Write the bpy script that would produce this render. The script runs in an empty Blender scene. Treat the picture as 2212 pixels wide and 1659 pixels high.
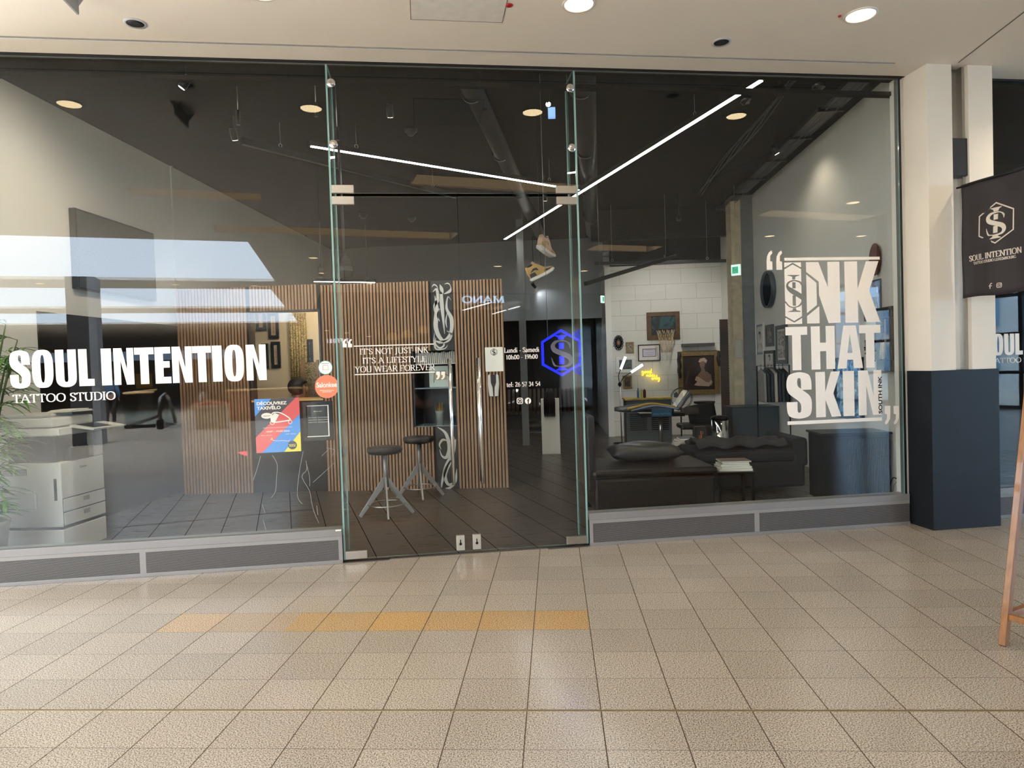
import bpy, bmesh, math, random
from mathutils import Vector, Matrix
random.seed(7)
sc = bpy.context.scene
COL = sc.collection
PI = math.pi

# ---------------------------------------------------------------- camera
FPX, ROLL, PITCH, YAW = 1452.13, -.0323, -.0250, .0643      # focal length in px of the 2212 px wide photograph
CAM = Vector((.1666, -3.7943, 1.5006))
_cy, _sy, _cp, _sp = math.cos(YAW), math.sin(YAW), math.cos(PITCH), math.sin(PITCH)
FWD = Vector((-_sy*_cp, _cy*_cp, _sp)); _R0 = Vector((_cy, _sy, 0)); _U0 = _R0.cross(FWD)
RGT = _R0*math.cos(ROLL)+_U0*math.sin(ROLL); UPV = -_R0*math.sin(ROLL)+_U0*math.cos(ROLL)
cd = bpy.data.cameras.new('camera'); cam = bpy.data.objects.new('camera', cd); COL.objects.link(cam)
cd.sensor_width = 36; cd.lens = FPX/2212*36; cd.clip_start = .05; cd.clip_end = 300
cam.matrix_world = Matrix(((RGT.x, UPV.x, -FWD.x, CAM.x), (RGT.y, UPV.y, -FWD.y, CAM.y), (RGT.z, UPV.z, -FWD.z, CAM.z), (0, 0, 0, 1)))
sc.camera = cam

# ---------------------------------------------------------------- world, exposure
sc.view_settings.view_transform = 'Standard'; sc.view_settings.look = 'None'
sc.view_settings.exposure = 0.95; sc.view_settings.gamma = 1; sc.view_settings.use_curve_mapping = False
w = bpy.data.worlds.new('sky'); sc.world = w; w.use_nodes = True
nt = w.node_tree; nt.nodes.clear()
wo = nt.nodes.new('ShaderNodeOutputWorld'); bg = nt.nodes.new('ShaderNodeBackground')
tc = nt.nodes.new('ShaderNodeTexCoord'); sx = nt.nodes.new('ShaderNodeSeparateXYZ'); cr = nt.nodes.new('ShaderNodeValToRGB')
cr.color_ramp.elements[0].position = 0.0; cr.color_ramp.elements[0].color = (2.9, 2.9, 2.9, 1)
cr.color_ramp.elements[1].position = .66; cr.color_ramp.elements[1].color = (2.85, 3.0, 3.15, 1)
e_ = cr.color_ramp.elements.new(.07); e_.color = (.76, .87, 1, 1)
e_ = cr.color_ramp.elements.new(.48); e_.color = (.72, .85, 1, 1)
nt.links.new(tc.outputs['Generated'], sx.inputs[0]); nt.links.new(sx.outputs['Z'], cr.inputs[0])
nt.links.new(cr.outputs[0], bg.inputs[0]); bg.inputs[1].default_value = 6.8
nt.links.new(bg.outputs[0], wo.inputs[0])
sc.cycles.use_denoising = True
sc.cycles.max_bounces = 10; sc.cycles.diffuse_bounces = 4; sc.cycles.glossy_bounces = 5; sc.cycles.transmission_bounces = 6
sc.cycles.transparent_max_bounces = 16; sc.cycles.caustics_reflective = False; sc.cycles.caustics_refractive = False
sc.cycles.sample_clamp_indirect = 6.0

# ---------------------------------------------------------------- places: the shop front leans 11.2 degrees off the floor grid
FA, FO, ZT = .1956, 1.6985, 3.923
DU = Vector((math.cos(FA), math.sin(FA), 0)); DN = Vector((-math.sin(FA), math.cos(FA), 0)); ORG = Vector((0, FO, 0))
TX, TY = .321, .2999            # floor tile
ZC = 4.3                        # shop ceiling
XL, XR = -4.82, 3.60            # shop side walls
def FW(u, v, z): return ORG+DU*u+DN*v+Vector((0, 0, z))
def ray(x, y): return FWD+RGT*((x-1106)/FPX)-UPV*((y-829.5)/FPX)
def pz(x, y, h): d = ray(x, y); return CAM+d*((h-CAM.z)/d.z)
def pY(x, y, Y): d = ray(x, y); return CAM+d*((Y-CAM.y)/d.y)
def pX(x, y, X): d = ray(x, y); return CAM+d*((X-CAM.x)/d.x)
def pv(x, y, v=0):                                           # point on the shop front plane, in its own u, v, z
    d = ray(x, y); P = CAM+d*(((ORG+DN*v-CAM).dot(DN))/d.dot(DN))
    return ((P-ORG).dot(DU), v, P.z)
def mirp(P): return P-DN*(2*(P-ORG).dot(DN))
CM = mirp(CAM)
def mray(x, y): d = ray(x, y); return d-DN*(2*d.dot(DN))     # the part of the mall seen mirrored in the panes
def mY(x, y, Y): d = mray(x, y); return CM+d*((Y-CM.y)/d.y)
def mz(x, y, h): d = mray(x, y); return CM+d*((h-CM.z)/d.z)
def mX(x, y, X): d = mray(x, y); return CM+d*((X-CM.x)/d.x)

# ---------------------------------------------------------------- mesh helpers
class G:
    def __init__(s): s.bm = bmesh.new()
    def poly(s, pts, mi=0):
        f = s.bm.faces.new([s.bm.verts.new(p) for p in pts]); f.material_index = mi; return f
    def box(s, x0, x1, y0, y1, z0, z1, mi=0):
        v = [s.bm.verts.new((x, y, z)) for x in (x0, x1) for y in (y0, y1) for z in (z0, z1)]
        for q in ((0, 1, 3, 2), (4, 6, 7, 5), (0, 4, 5, 1), (2, 3, 7, 6), (0, 2, 6, 4), (1, 5, 7, 3)):
            f = s.bm.faces.new([v[i] for i in q]); f.material_index = mi
        return s
    def prism(s, pts, y0, y1, mi=0, ax='y'):                 # outline in x,z pushed along y (or x,y along z / y,z along x)
        def P(a, b, c): return (a, c, b) if ax == 'y' else ((a, b, c) if ax == 'z' else (c, a, b))
        A = [s.bm.verts.new(P(a, b, y0)) for a, b in pts]; B = [s.bm.verts.new(P(a, b, y1)) for a, b in pts]
        n = len(pts); fs = [s.bm.faces.new(A), s.bm.faces.new(B[::-1])]
        for i in range(n): fs.append(s.bm.faces.new((A[i], B[i], B[(i+1) % n], A[(i+1) % n])))
        for f in fs: f.material_index = mi
        return s
    def tube(s, pts, r, n=8, mi=0, closed=False, cap=True):
        pts = [Vector(p) for p in pts]; rs = r if isinstance(r, (list, tuple)) else [r]*len(pts)
        rings = []; up = None; L = len(pts)
        for i, p in enumerate(pts):
            a = pts[(i-1) % L] if (i or closed) else p; b = pts[(i+1) % L] if (i < L-1 or closed) else p
            t = (b-a); t = t.normalized() if t.length > 1e-9 else Vector((0, 0, 1))
            if up is None: up = t.orthogonal().normalized()
            up = (up-t*up.dot(t)); up = up.normalized() if up.length > 1e-6 else t.orthogonal().normalized()
            sd = t.cross(up)
            rings.append([s.bm.verts.new(p+(up*math.cos(2*PI*k/n)+sd*math.sin(2*PI*k/n))*rs[i]) for k in range(n)])
        m = L if closed else L-1
        for i in range(m):
            A, B = rings[i], rings[(i+1) % L]
            for k in range(n):
                f = s.bm.faces.new((A[k], A[(k+1) % n], B[(k+1) % n], B[k])); f.material_index = mi; f.smooth = True
        if cap and not closed:
            f = s.bm.faces.new(rings[0][::-1]); f.material_index = mi; f = s.bm.faces.new(rings[-1]); f.material_index = mi
        return s
    def cyl(s, p0, p1, r, n=20, mi=0, r1=None): return s.tube([p0, p1], [r, r if r1 is None else r1], n, mi)
    def lathe(s, prof, c=(0, 0, 0), n=24, mi=0, sx=1, sy=1, cap=True):
        rings = []
        for r, z in prof:
            rings.append([s.bm.verts.new((c[0]+sx*r*math.cos(2*PI*k/n), c[1]+sy*r*math.sin(2*PI*k/n), c[2]+z)) for k in range(n)])
        for i in range(len(prof)-1):
            for k in range(n):
                f = s.bm.faces.new((rings[i][k], rings[i][(k+1) % n], rings[i+1][(k+1) % n], rings[i+1][k])); f.smooth = True; f.material_index = mi
        if cap and prof[0][0] > 1e-5: s.bm.faces.new(rings[0][::-1]).material_index = mi
        if cap and prof[-1][0] > 1e-5: s.bm.faces.new(rings[-1]).material_index = mi
        return s
    def ball(s, c, rx, ry, rz, n=20, m=12, mi=0):
        return s.lathe([(max(1e-6, math.sin(PI*i/m)), -math.cos(PI*i/m)*rz) for i in range(m+1)], c, n, mi, rx, ry)
    def strip(s, P, W, y0=0, y1=.001, mi=0, closed=False):   # flat ribbon in the x,z plane with its own width at each point
        n = len(P); A = []; B = []
        for i in range(n):
            a = P[(i-1) % n] if (i or closed) else P[i]; b = P[(i+1) % n] if (i < n-1 or closed) else P[i]
            dx, dz = b[0]-a[0], b[1]-a[1]; l = math.hypot(dx, dz) or 1; nx, nz = -dz/l, dx/l
            wd = W[i]/2; A.append((P[i][0]+nx*wd, P[i][1]+nz*wd)); B.append((P[i][0]-nx*wd, P[i][1]-nz*wd))
        va = [(s.bm.verts.new((a[0], y0, a[1])), s.bm.verts.new((b[0], y0, b[1])), s.bm.verts.new((b[0], y1, b[1])), s.bm.verts.new((a[0], y1, a[1]))) for a, b in zip(A, B)]
        for i in range(n if closed else n-1):
            p, q = va[i], va[(i+1) % n]
            for k in range(4):
                f = s.bm.faces.new((p[k], p[(k+1) % 4], q[(k+1) % 4], q[k])); f.material_index = mi
        if not closed:
            for p in (va[0], va[-1]): s.bm.faces.new(p).material_index = mi
        return s
    def xf(s, M): s.bm.transform(M); return s
    def mesh(s, name, ms, smooth=None):
        bmesh.ops.recalc_face_normals(s.bm, faces=s.bm.faces)
        me = bpy.data.meshes.new(name); s.bm.to_mesh(me); s.bm.free()
        for m in (ms if isinstance(ms, (list, tuple)) else [ms]): me.materials.append(m)
        return me

def obj(name, g, ms, parent=None, bevel=0, label=None, loc=None, rz=0):
    me = g.mesh(name, ms) if isinstance(g, G) else g
    o = bpy.data.objects.new(name, me); COL.objects.link(o)
    if parent is not None: o.parent = parent
    if loc is not None: o.location = loc
    if rz: o.rotation_euler = (0, 0, rz)
    if bevel:
        b = o.modifiers.new('bevel', 'BEVEL'); b.width = bevel; b.segments = 2; b.limit_method = 'ANGLE'
    if label: o['label'] = label
    return o
def thing(name, label, cat, loc=(0, 0, 0), rz=0, group=None, rot=None):
    o = bpy.data.objects.new(name, None); COL.objects.link(o); o.empty_display_size = .1
    o.location = loc; o.rotation_euler = rot if rot else (0, 0, rz)
    o['label'] = label; o['category'] = cat
    if group: o['group'] = group
    return o
def tag(o, label, cat, group=None, kind=None):
    o['label'] = label; o['category'] = cat
    if group: o['group'] = group
    if kind: o['kind'] = kind
    return o
def struct(name, g, ms, parent=None, **k):
    o = obj(name, g, ms, parent, **k)
    if parent is None: o['kind'] = 'structure'
    return o
def dup(root, loc=None, rz=None, label=None, group=None, rot=None):
    r = root.copy(); COL.objects.link(r)
    if loc is not None: r.location = loc
    if rz is not None: r.rotation_euler = (0, 0, rz)
    if rot is not None: r.rotation_euler = rot
    if label: r['label'] = label
    if group: r['group'] = group
    for ch in list(root.children):
        c = ch.copy(); COL.objects.link(c); c.parent = r
        for g2 in ch.children:
            d = g2.copy(); COL.objects.link(d); d.parent = c
    return r

# ---------------------------------------------------------------- materials
def c3(h): 
    h = h.lstrip('#'); v = [int(h[i:i+2], 16)/255 for i in (0, 2, 4)]
    return tuple(x/12.92 if x <= .04045 else ((x+.055)/1.055)**2.4 for x in v)+(1,)
_M = {}
def N(nt, t, **kw):
    n = nt.nodes.new(t)
    for k, v in kw.items():
        if k in ('operation', 'blend_type', 'data_type', 'noise_dimensions', 'feature', 'distance', 'wave_type', 'bands_direction', 'interpolation'): setattr(n, k, v)
        else: n.inputs[k].default_value = v
    return n
def mat(name, col, rough=.5, metal=0., emis=None, es=0., spec=.5, var=0., vs=8., bump=0., bs=60., coat=0., stretch=None):
    if name in _M: return _M[name]
    m = bpy.data.materials.new(name); m.use_nodes = True; nt = m.node_tree; b = nt.nodes['Principled BSDF']
    if isinstance(col, str): col = c3(col)
    b.inputs['Base Color'].default_value = col; b.inputs['Roughness'].default_value = rough; b.inputs['Metallic'].default_value = metal
    b.inputs['Specular IOR Level'].default_value = spec; b.inputs['Coat Weight'].default_value = coat
    if emis is not None:
        b.inputs['Emission Color'].default_value = c3(emis) if isinstance(emis, str) else emis; b.inputs['Emission Strength'].default_value = es
    if var or bump:
        tc = nt.nodes.new('ShaderNodeTexCoord'); mp = nt.nodes.new('ShaderNodeMapping'); nt.links.new(tc.outputs['Object'], mp.inputs[0])
        if stretch: mp.inputs['Scale'].default_value = stretch
        if var:
            n = N(nt, 'ShaderNodeTexNoise', Scale=vs, Detail=6.0); nt.links.new(mp.outputs[0], n.inputs['Vector'])
            mr = nt.nodes.new('ShaderNodeMapRange'); mr.inputs['From Min'].default_value = .3; mr.inputs['From Max'].default_value = .7
            mr.inputs['To Min'].default_value = 1-var; mr.inputs['To Max'].default_value = 1+var; nt.links.new(n.outputs['Fac'], mr.inputs['Value'])
            mx = N(nt, 'ShaderNodeVectorMath', operation='SCALE'); mx.inputs[0].default_value = col[:3]; nt.links.new(mr.outputs[0], mx.inputs['Scale'])
            nt.links.new(mx.outputs[0], b.inputs['Base Color'])
        if bump:
            n2 = N(nt, 'ShaderNodeTexNoise', Scale=bs, Detail=4.0); nt.links.new(mp.outputs[0], n2.inputs['Vector'])
            bp = nt.nodes.new('ShaderNodeBump'); bp.inputs['Strength'].default_value = bump; bp.inputs['Distance'].default_value = .01
            nt.links.new(n2.outputs['Fac'], bp.inputs['Height']); nt.links.new(bp.outputs[0], b.inputs['Normal'])
    _M[name] = m; return m
def emit(name, col, s):
    if name in _M: return _M[name]
    m = bpy.data.materials.new(name); m.use_nodes = True; nt = m.node_tree; nt.nodes.clear()
    e = nt.nodes.new('ShaderNodeEmission'); o = nt.nodes.new('ShaderNodeOutputMaterial')
    e.inputs[0].default_value = c3(col) if isinstance(col, str) else col; e.inputs[1].default_value = s
    nt.links.new(e.outputs[0], o.inputs[0]); _M[name] = m; return m

def glass_mat(name, tint, refl=1.0):
    # thin pane: the coated face mirrors by Fresnel's law (two surfaces), everything else passes through
    m = bpy.data.materials.new(name); m.use_nodes = True; nt = m.node_tree; nt.nodes.clear()
    ge = nt.nodes.new('ShaderNodeNewGeometry'); dt = N(nt, 'ShaderNodeVectorMath', operation='DOT_PRODUCT')
    nt.links.new(ge.outputs['Normal'], dt.inputs[0]); nt.links.new(ge.outputs['Incoming'], dt.inputs[1])
    ab = N(nt, 'ShaderNodeMath', operation='ABSOLUTE'); nt.links.new(dt.outputs['Value'], ab.inputs[0])
    s1 = N(nt, 'ShaderNodeMath', operation='SUBTRACT'); s1.inputs[0].default_value = 1; nt.links.new(ab.outputs[0], s1.inputs[1])
    p5 = N(nt, 'ShaderNodeMath', operation='POWER'); nt.links.new(s1.outputs[0], p5.inputs[0]); p5.inputs[1].default_value = 5
    ma = N(nt, 'ShaderNodeMath', operation='MULTIPLY_ADD'); nt.links.new(p5.outputs[0], ma.inputs[0]); ma.inputs[1].default_value = .9*refl; ma.inputs[2].default_value = .051*refl
    tr = nt.nodes.new('ShaderNodeBsdfTransparent'); tr.inputs[0].default_value = tint
    gl = nt.nodes.new('ShaderNodeBsdfGlossy'); gl.inputs['Roughness'].default_value = 0; gl.inputs[0].default_value = (.97, .99, 1, 1)
    mx = nt.nodes.new('ShaderNodeMixShader'); nt.links.new(ma.outputs[0], mx.inputs[0]); nt.links.new(tr.outputs[0], mx.inputs[1]); nt.links.new(gl.outputs[0], mx.inputs[2])
    o = nt.nodes.new('ShaderNodeOutputMaterial'); nt.links.new(mx.outputs[0], o.inputs[0]); _M[name] = m; return m
def clear_mat(name, tint):
    m = bpy.data.materials.new(name); m.use_nodes = True; nt = m.node_tree; nt.nodes.clear()
    tr = nt.nodes.new('ShaderNodeBsdfTransparent'); tr.inputs[0].default_value = tint
    o = nt.nodes.new('ShaderNodeOutputMaterial'); nt.links.new(tr.outputs[0], o.inputs[0]); _M[name] = m; return m
GLASS = glass_mat('pane_glass', (.93, .96, .95, 1)); GCLR = clear_mat('pane_inner_face', (.99, 1, 1, 1))
GEDGE = mat('glass_edge', '#7fa6a2', .15, coat=.5)

def math_chain(nt, op, a, b=None, c=None):
    n = N(nt, 'ShaderNodeMath', operation=op)
    for i, x in enumerate((a, b, c)):
        if x is None: continue
        if isinstance(x, (int, float)): n.inputs[i].default_value = x
        else: nt.links.new(x, n.inputs[i])
    return n.outputs[0]

def granite_floor():
    m = bpy.data.materials.new('mall_floor_granite'); m.use_nodes = True; nt = m.node_tree; b = nt.nodes['Principled BSDF']
    tc = nt.nodes.new('ShaderNodeTexCoord'); sp = nt.nodes.new('ShaderNodeSeparateXYZ'); nt.links.new(tc.outputs['Object'], sp.inputs[0])
    M = lambda *a: math_chain(nt, *a)
    X, Y = sp.outputs['X'], sp.outputs['Y']
    tx = M('DIVIDE', X, TX); ty = M('DIVIDE', Y, TY)
    ix = M('FLOOR', tx); iy = M('FLOOR', ty); fx = M('SUBTRACT', tx, ix); fy = M('SUBTRACT', ty, iy)
    ex = M('MULTIPLY', M('MINIMUM', fx, M('SUBTRACT', 1, fx)), TX); ey = M('MULTIPLY', M('MINIMUM', fy, M('SUBTRACT', 1, fy)), TY)
    jx = M('LESS_THAN', ex, .0026); jy = M('LESS_THAN', ey, .0017)
    joint = M('MAXIMUM', jx, M('MULTIPLY', jy, .85))
    cb = nt.nodes.new('ShaderNodeCombineXYZ'); nt.links.new(ix, cb.inputs[0]); nt.links.new(iy, cb.inputs[1])
    wn = nt.nodes.new('ShaderNodeTexWhiteNoise'); nt.links.new(cb.outputs[0], wn.inputs['Vector'])
    # speckle
    n1 = N(nt, 'ShaderNodeTexNoise', Scale=175.0, Detail=2.0, Roughness=.7); nt.links.new(tc.outputs['Object'], n1.inputs['Vector'])
    r1 = nt.nodes.new('ShaderNodeValToRGB'); nt.links.new(n1.outputs['Fac'], r1.inputs[0]); cr = r1.color_ramp
    cr.elements[0].position = .33; cr.elements[0].color = c3('#37302a'); cr.elements[1].position = .62; cr.elements[1].color = c3('#d8cebe')
    e = cr.elements.new(.41); e.color = c3('#7f776d'); e = cr.elements.new(.49); e.color = c3('#aca08f')
    n2 = N(nt, 'ShaderNodeTexNoise', Scale=1.1, Detail=2.0); nt.links.new(tc.outputs['Object'], n2.inputs['Vector'])
    br = M('ADD', M('MULTIPLY_ADD', wn.outputs['Value'], .10, .74), M('MULTIPLY', M('SUBTRACT', n2.outputs['Fac'], .5), .18))
    sc1 = N(nt, 'ShaderNodeVectorMath', operation='SCALE'); nt.links.new(r1.outputs[0], sc1.inputs[0]); nt.links.new(br, sc1.inputs['Scale'])
    # the row of orange tiles
    inr = M('MULTIPLY', M('COMPARE', iy, 0, .1), M('MULTIPLY', M('GREATER_THAN', ix, -7.5), M('LESS_THAN', ix, .5)))
    pale = M('MULTIPLY', inr, M('SUBTRACT', 1, M('MULTIPLY', M('LESS_THAN', tx, -4.55), .55)))
    pale = M('MULTIPLY', pale, M('MULTIPLY_ADD', wn.outputs['Value'], .3, .7))
    og = N(nt, 'ShaderNodeMix', data_type='RGBA', blend_type='MULTIPLY'); nt.links.new(pale, og.inputs[0]); nt.links.new(sc1.outputs[0], og.inputs[6]); og.inputs[7].default_value = (1.28, .90, .42, 1)
    jm = N(nt, 'ShaderNodeMix', data_type='RGBA'); nt.links.new(joint, jm.inputs[0]); nt.links.new(og.outputs[2], jm.inputs[6]); jm.inputs[7].default_value = c3('#4d4238')
    nt.links.new(jm.outputs[2], b.inputs['Base Color'])
    rr = M('MULTIPLY_ADD', wn.outputs['Value'], .05, .13); rr = M('ADD', rr, M('MULTIPLY', n1.outputs['Fac'], .1)); rr = M('MAXIMUM', rr, M('MULTIPLY', joint, .8))
    nt.links.new(rr, b.inputs['Roughness']); nt.links.new(M('MULTIPLY', M('SUBTRACT', 1, joint), .75), b.inputs['Specular IOR Level'])
    return m
def slate_floor():
    m = bpy.data.materials.new('shop_floor_slate'); m.use_nodes = True; nt = m.node_tree; b = nt.nodes['Principled BSDF']
    tc = nt.nodes.new('ShaderNodeTexCoord'); mp = nt.nodes.new('ShaderNodeMapping'); nt.links.new(tc.outputs['Object'], mp.inputs[0]); mp.inputs['Scale'].default_value = (1.2, 22, 1)
    n = N(nt, 'ShaderNodeTexNoise', Scale=2.0, Detail=7.0, Roughness=.65); nt.links.new(mp.outputs[0], n.inputs['Vector'])
    r = nt.nodes.new('ShaderNodeValToRGB'); nt.links.new(n.outputs['Fac'], r.inputs[0])
    r.color_ramp.elements[0].position = .3; r.color_ramp.elements[0].color = c3('#2c2622'); r.color_ramp.elements[1].position = .75; r.color_ramp.elements[1].color = c3('#544840')
    # joint lines painted to repeat the mall tile grid's reflection in the panes
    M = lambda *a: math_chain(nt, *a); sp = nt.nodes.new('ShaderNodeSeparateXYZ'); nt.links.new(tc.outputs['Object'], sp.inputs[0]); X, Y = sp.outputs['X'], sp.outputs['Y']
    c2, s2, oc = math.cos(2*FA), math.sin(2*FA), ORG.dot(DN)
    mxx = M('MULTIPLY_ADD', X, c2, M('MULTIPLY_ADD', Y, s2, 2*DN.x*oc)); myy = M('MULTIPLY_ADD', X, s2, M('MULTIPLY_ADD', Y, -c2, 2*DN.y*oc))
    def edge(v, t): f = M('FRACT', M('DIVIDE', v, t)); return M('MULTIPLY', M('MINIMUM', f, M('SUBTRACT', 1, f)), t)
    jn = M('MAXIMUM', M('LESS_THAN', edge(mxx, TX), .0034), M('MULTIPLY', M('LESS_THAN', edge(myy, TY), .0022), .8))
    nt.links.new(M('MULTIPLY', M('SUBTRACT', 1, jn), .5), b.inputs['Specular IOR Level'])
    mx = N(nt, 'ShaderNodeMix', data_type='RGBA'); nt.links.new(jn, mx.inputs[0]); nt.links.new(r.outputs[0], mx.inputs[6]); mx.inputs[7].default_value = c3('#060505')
    nt.links.new(mx.outputs[2], b.inputs['Base Color'])
    mr = nt.nodes.new('ShaderNodeMapRange'); mr.inputs['To Min'].default_value = .18; mr.inputs['To Max'].default_value = .42; nt.links.new(n.outputs['Fac'], mr.inputs['Value'])
    nt.links.new(mr.outputs[0], b.inputs['Roughness'])
    return m
def perforated():
    m = bpy.data.materials.new('perforated_metal'); m.use_nodes = True; nt = m.node_tree; b = nt.nodes['Principled BSDF']
    tc = nt.nodes.new('ShaderNodeTexCoord'); sp = nt.nodes.new('ShaderNodeSeparateXYZ'); nt.links.new(tc.outputs['Object'], sp.inputs[0])
    M = lambda *a: math_chain(nt, *a)
    p = .0088; x = M('DIVIDE', sp.outputs['X'], p); z = M('DIVIDE', sp.outputs['Z'], p*1.732)
    def lat(ox):
        a = M('ADD', x, ox); c = M('ADD', z, ox); a = M('MULTIPLY', M('SUBTRACT', M('FRACT', a), .5), 1); c = M('MULTIPLY', M('SUBTRACT', M('FRACT', c), .5), 1.732)
        return M('SQRT', M('ADD', M('MULTIPLY', a, a), M('MULTIPLY', c, c)))
    d = M('MINIMUM', lat(0), lat(.5)); h = M('LESS_THAN', d, .41)
    mx = N(nt, 'ShaderNodeMix', data_type='RGBA'); nt.links.new(h, mx.inputs[0]); mx.inputs[6].default_value = c3('#868280'); mx.inputs[7].default_value = c3('#151413')
    nt.links.new(mx.outputs[2], b.inputs['Base Color']); b.inputs['Metallic'].default_value = .2; b.inputs['Roughness'].default_value = .5
    return m
def block_wall(name, col, bw, bh, mort=.004, mcol='#8d8983'):
    m = bpy.data.materials.new(name); m.use_nodes = True; nt = m.node_tree; b = nt.nodes['Principled BSDF']
    tc = nt.nodes.new('ShaderNodeTexCoord'); sp = nt.nodes.new('ShaderNodeSeparateXYZ'); cb = nt.nodes.new('ShaderNodeCombineXYZ')
    nt.links.new(tc.outputs['Object'], sp.inputs[0]); nt.links.new(sp.outputs['X'], cb.inputs[0]); nt.links.new(sp.outputs['Z'], cb.inputs[1])
    bk = nt.nodes.new('ShaderNodeTexBrick'); nt.links.new(cb.outputs[0], bk.inputs['Vector']); bk.inputs['Scale'].default_value = 1
    bk.inputs['Brick Width'].default_value = bw; bk.inputs['Row Height'].default_value = bh; bk.inputs['Mortar Size'].default_value = mort; bk.inputs['Mortar Smooth'].default_value = .3
    bk.inputs['Color1'].default_value = c3(col); bk.inputs['Color2'].default_value = c3(col); bk.inputs['Mortar'].default_value = c3(mcol)
    nt.links.new(bk.outputs['Color'], b.inputs['Base Color']); b.inputs['Roughness'].default_value = .7
    return m

M_CEIL = mat('white_plaster', '#e7dfd4', .75, var=.015, vs=2)
M_WALL = mat('shop_wall_paint', '#dcd8d1', .7, var=.02, vs=1.5, bump=.05, bs=30)
M_BLACK = mat('black_ceiling_paint', '#0d0c0b', .95, spec=.1, var=.1, vs=3)
M_BLK = mat('black_satin', '#0c0c0d', .4)
M_BLKM = mat('black_metal', '#17171a', .35, metal=.6)
M_STEEL = mat('brushed_steel', '#b9b6b0', .3, metal=1, var=.05, vs=40, stretch=(1, 1, 8))
M_CHROME = mat('chrome', '#dedede', .12, metal=1)
M_GREY = mat('grey_sill_metal', '#8b8887', .4, metal=.3)
M_WHITE = mat('white_vinyl', '#f1ece4', .5)
M_WPLAST = mat('white_plastic', '#dcdad4', .4, coat=.2)
M_OAK = mat('oak_slat', '#a07c5c', .5, var=.2, vs=6, stretch=(6, 6, .8))
M_LED = emit('led_white', '#fff8f0', 14)
M_DARKW = mat('dark_wood', '#3a2a22', .45, var=.2, vs=5, stretch=(1, 8, 8))
M_GOLD = mat('aged_gold_frame', '#8a7048', .45, metal=.5, var=.3, vs=30, bump=.5, bs=90)
M_PAPER = mat('paper_white', '#e8e4dc', .7)
M_LEATHER = mat('black_leather', '#1d1a19', .42, bump=.25, bs=70)

# ================================================================ lettering
def crom(P, k=6, closed=False):
    out = []; n = len(P)
    rng = range(n) if closed else range(n-1)
    for i in rng:
        p0 = P[(i-1) % n] if (i or closed) else P[0]; p1 = P[i]; p2 = P[(i+1) % n]; p3 = P[(i+2) % n] if (i < n-2 or closed) else P[-1]
        for j in range(k):
            t = j/k
            out.append(tuple(.5*((2*p1[a])+(-p0[a]+p2[a])*t+(2*p0[a]-5*p1[a]+4*p2[a]-p3[a])*t*t+(-p0[a]+3*p1[a]-3*p2[a]+p3[a])*t**3) for a in range(len(p1))))
    if not closed: out.append(tuple(P[-1]))
    return out
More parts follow.
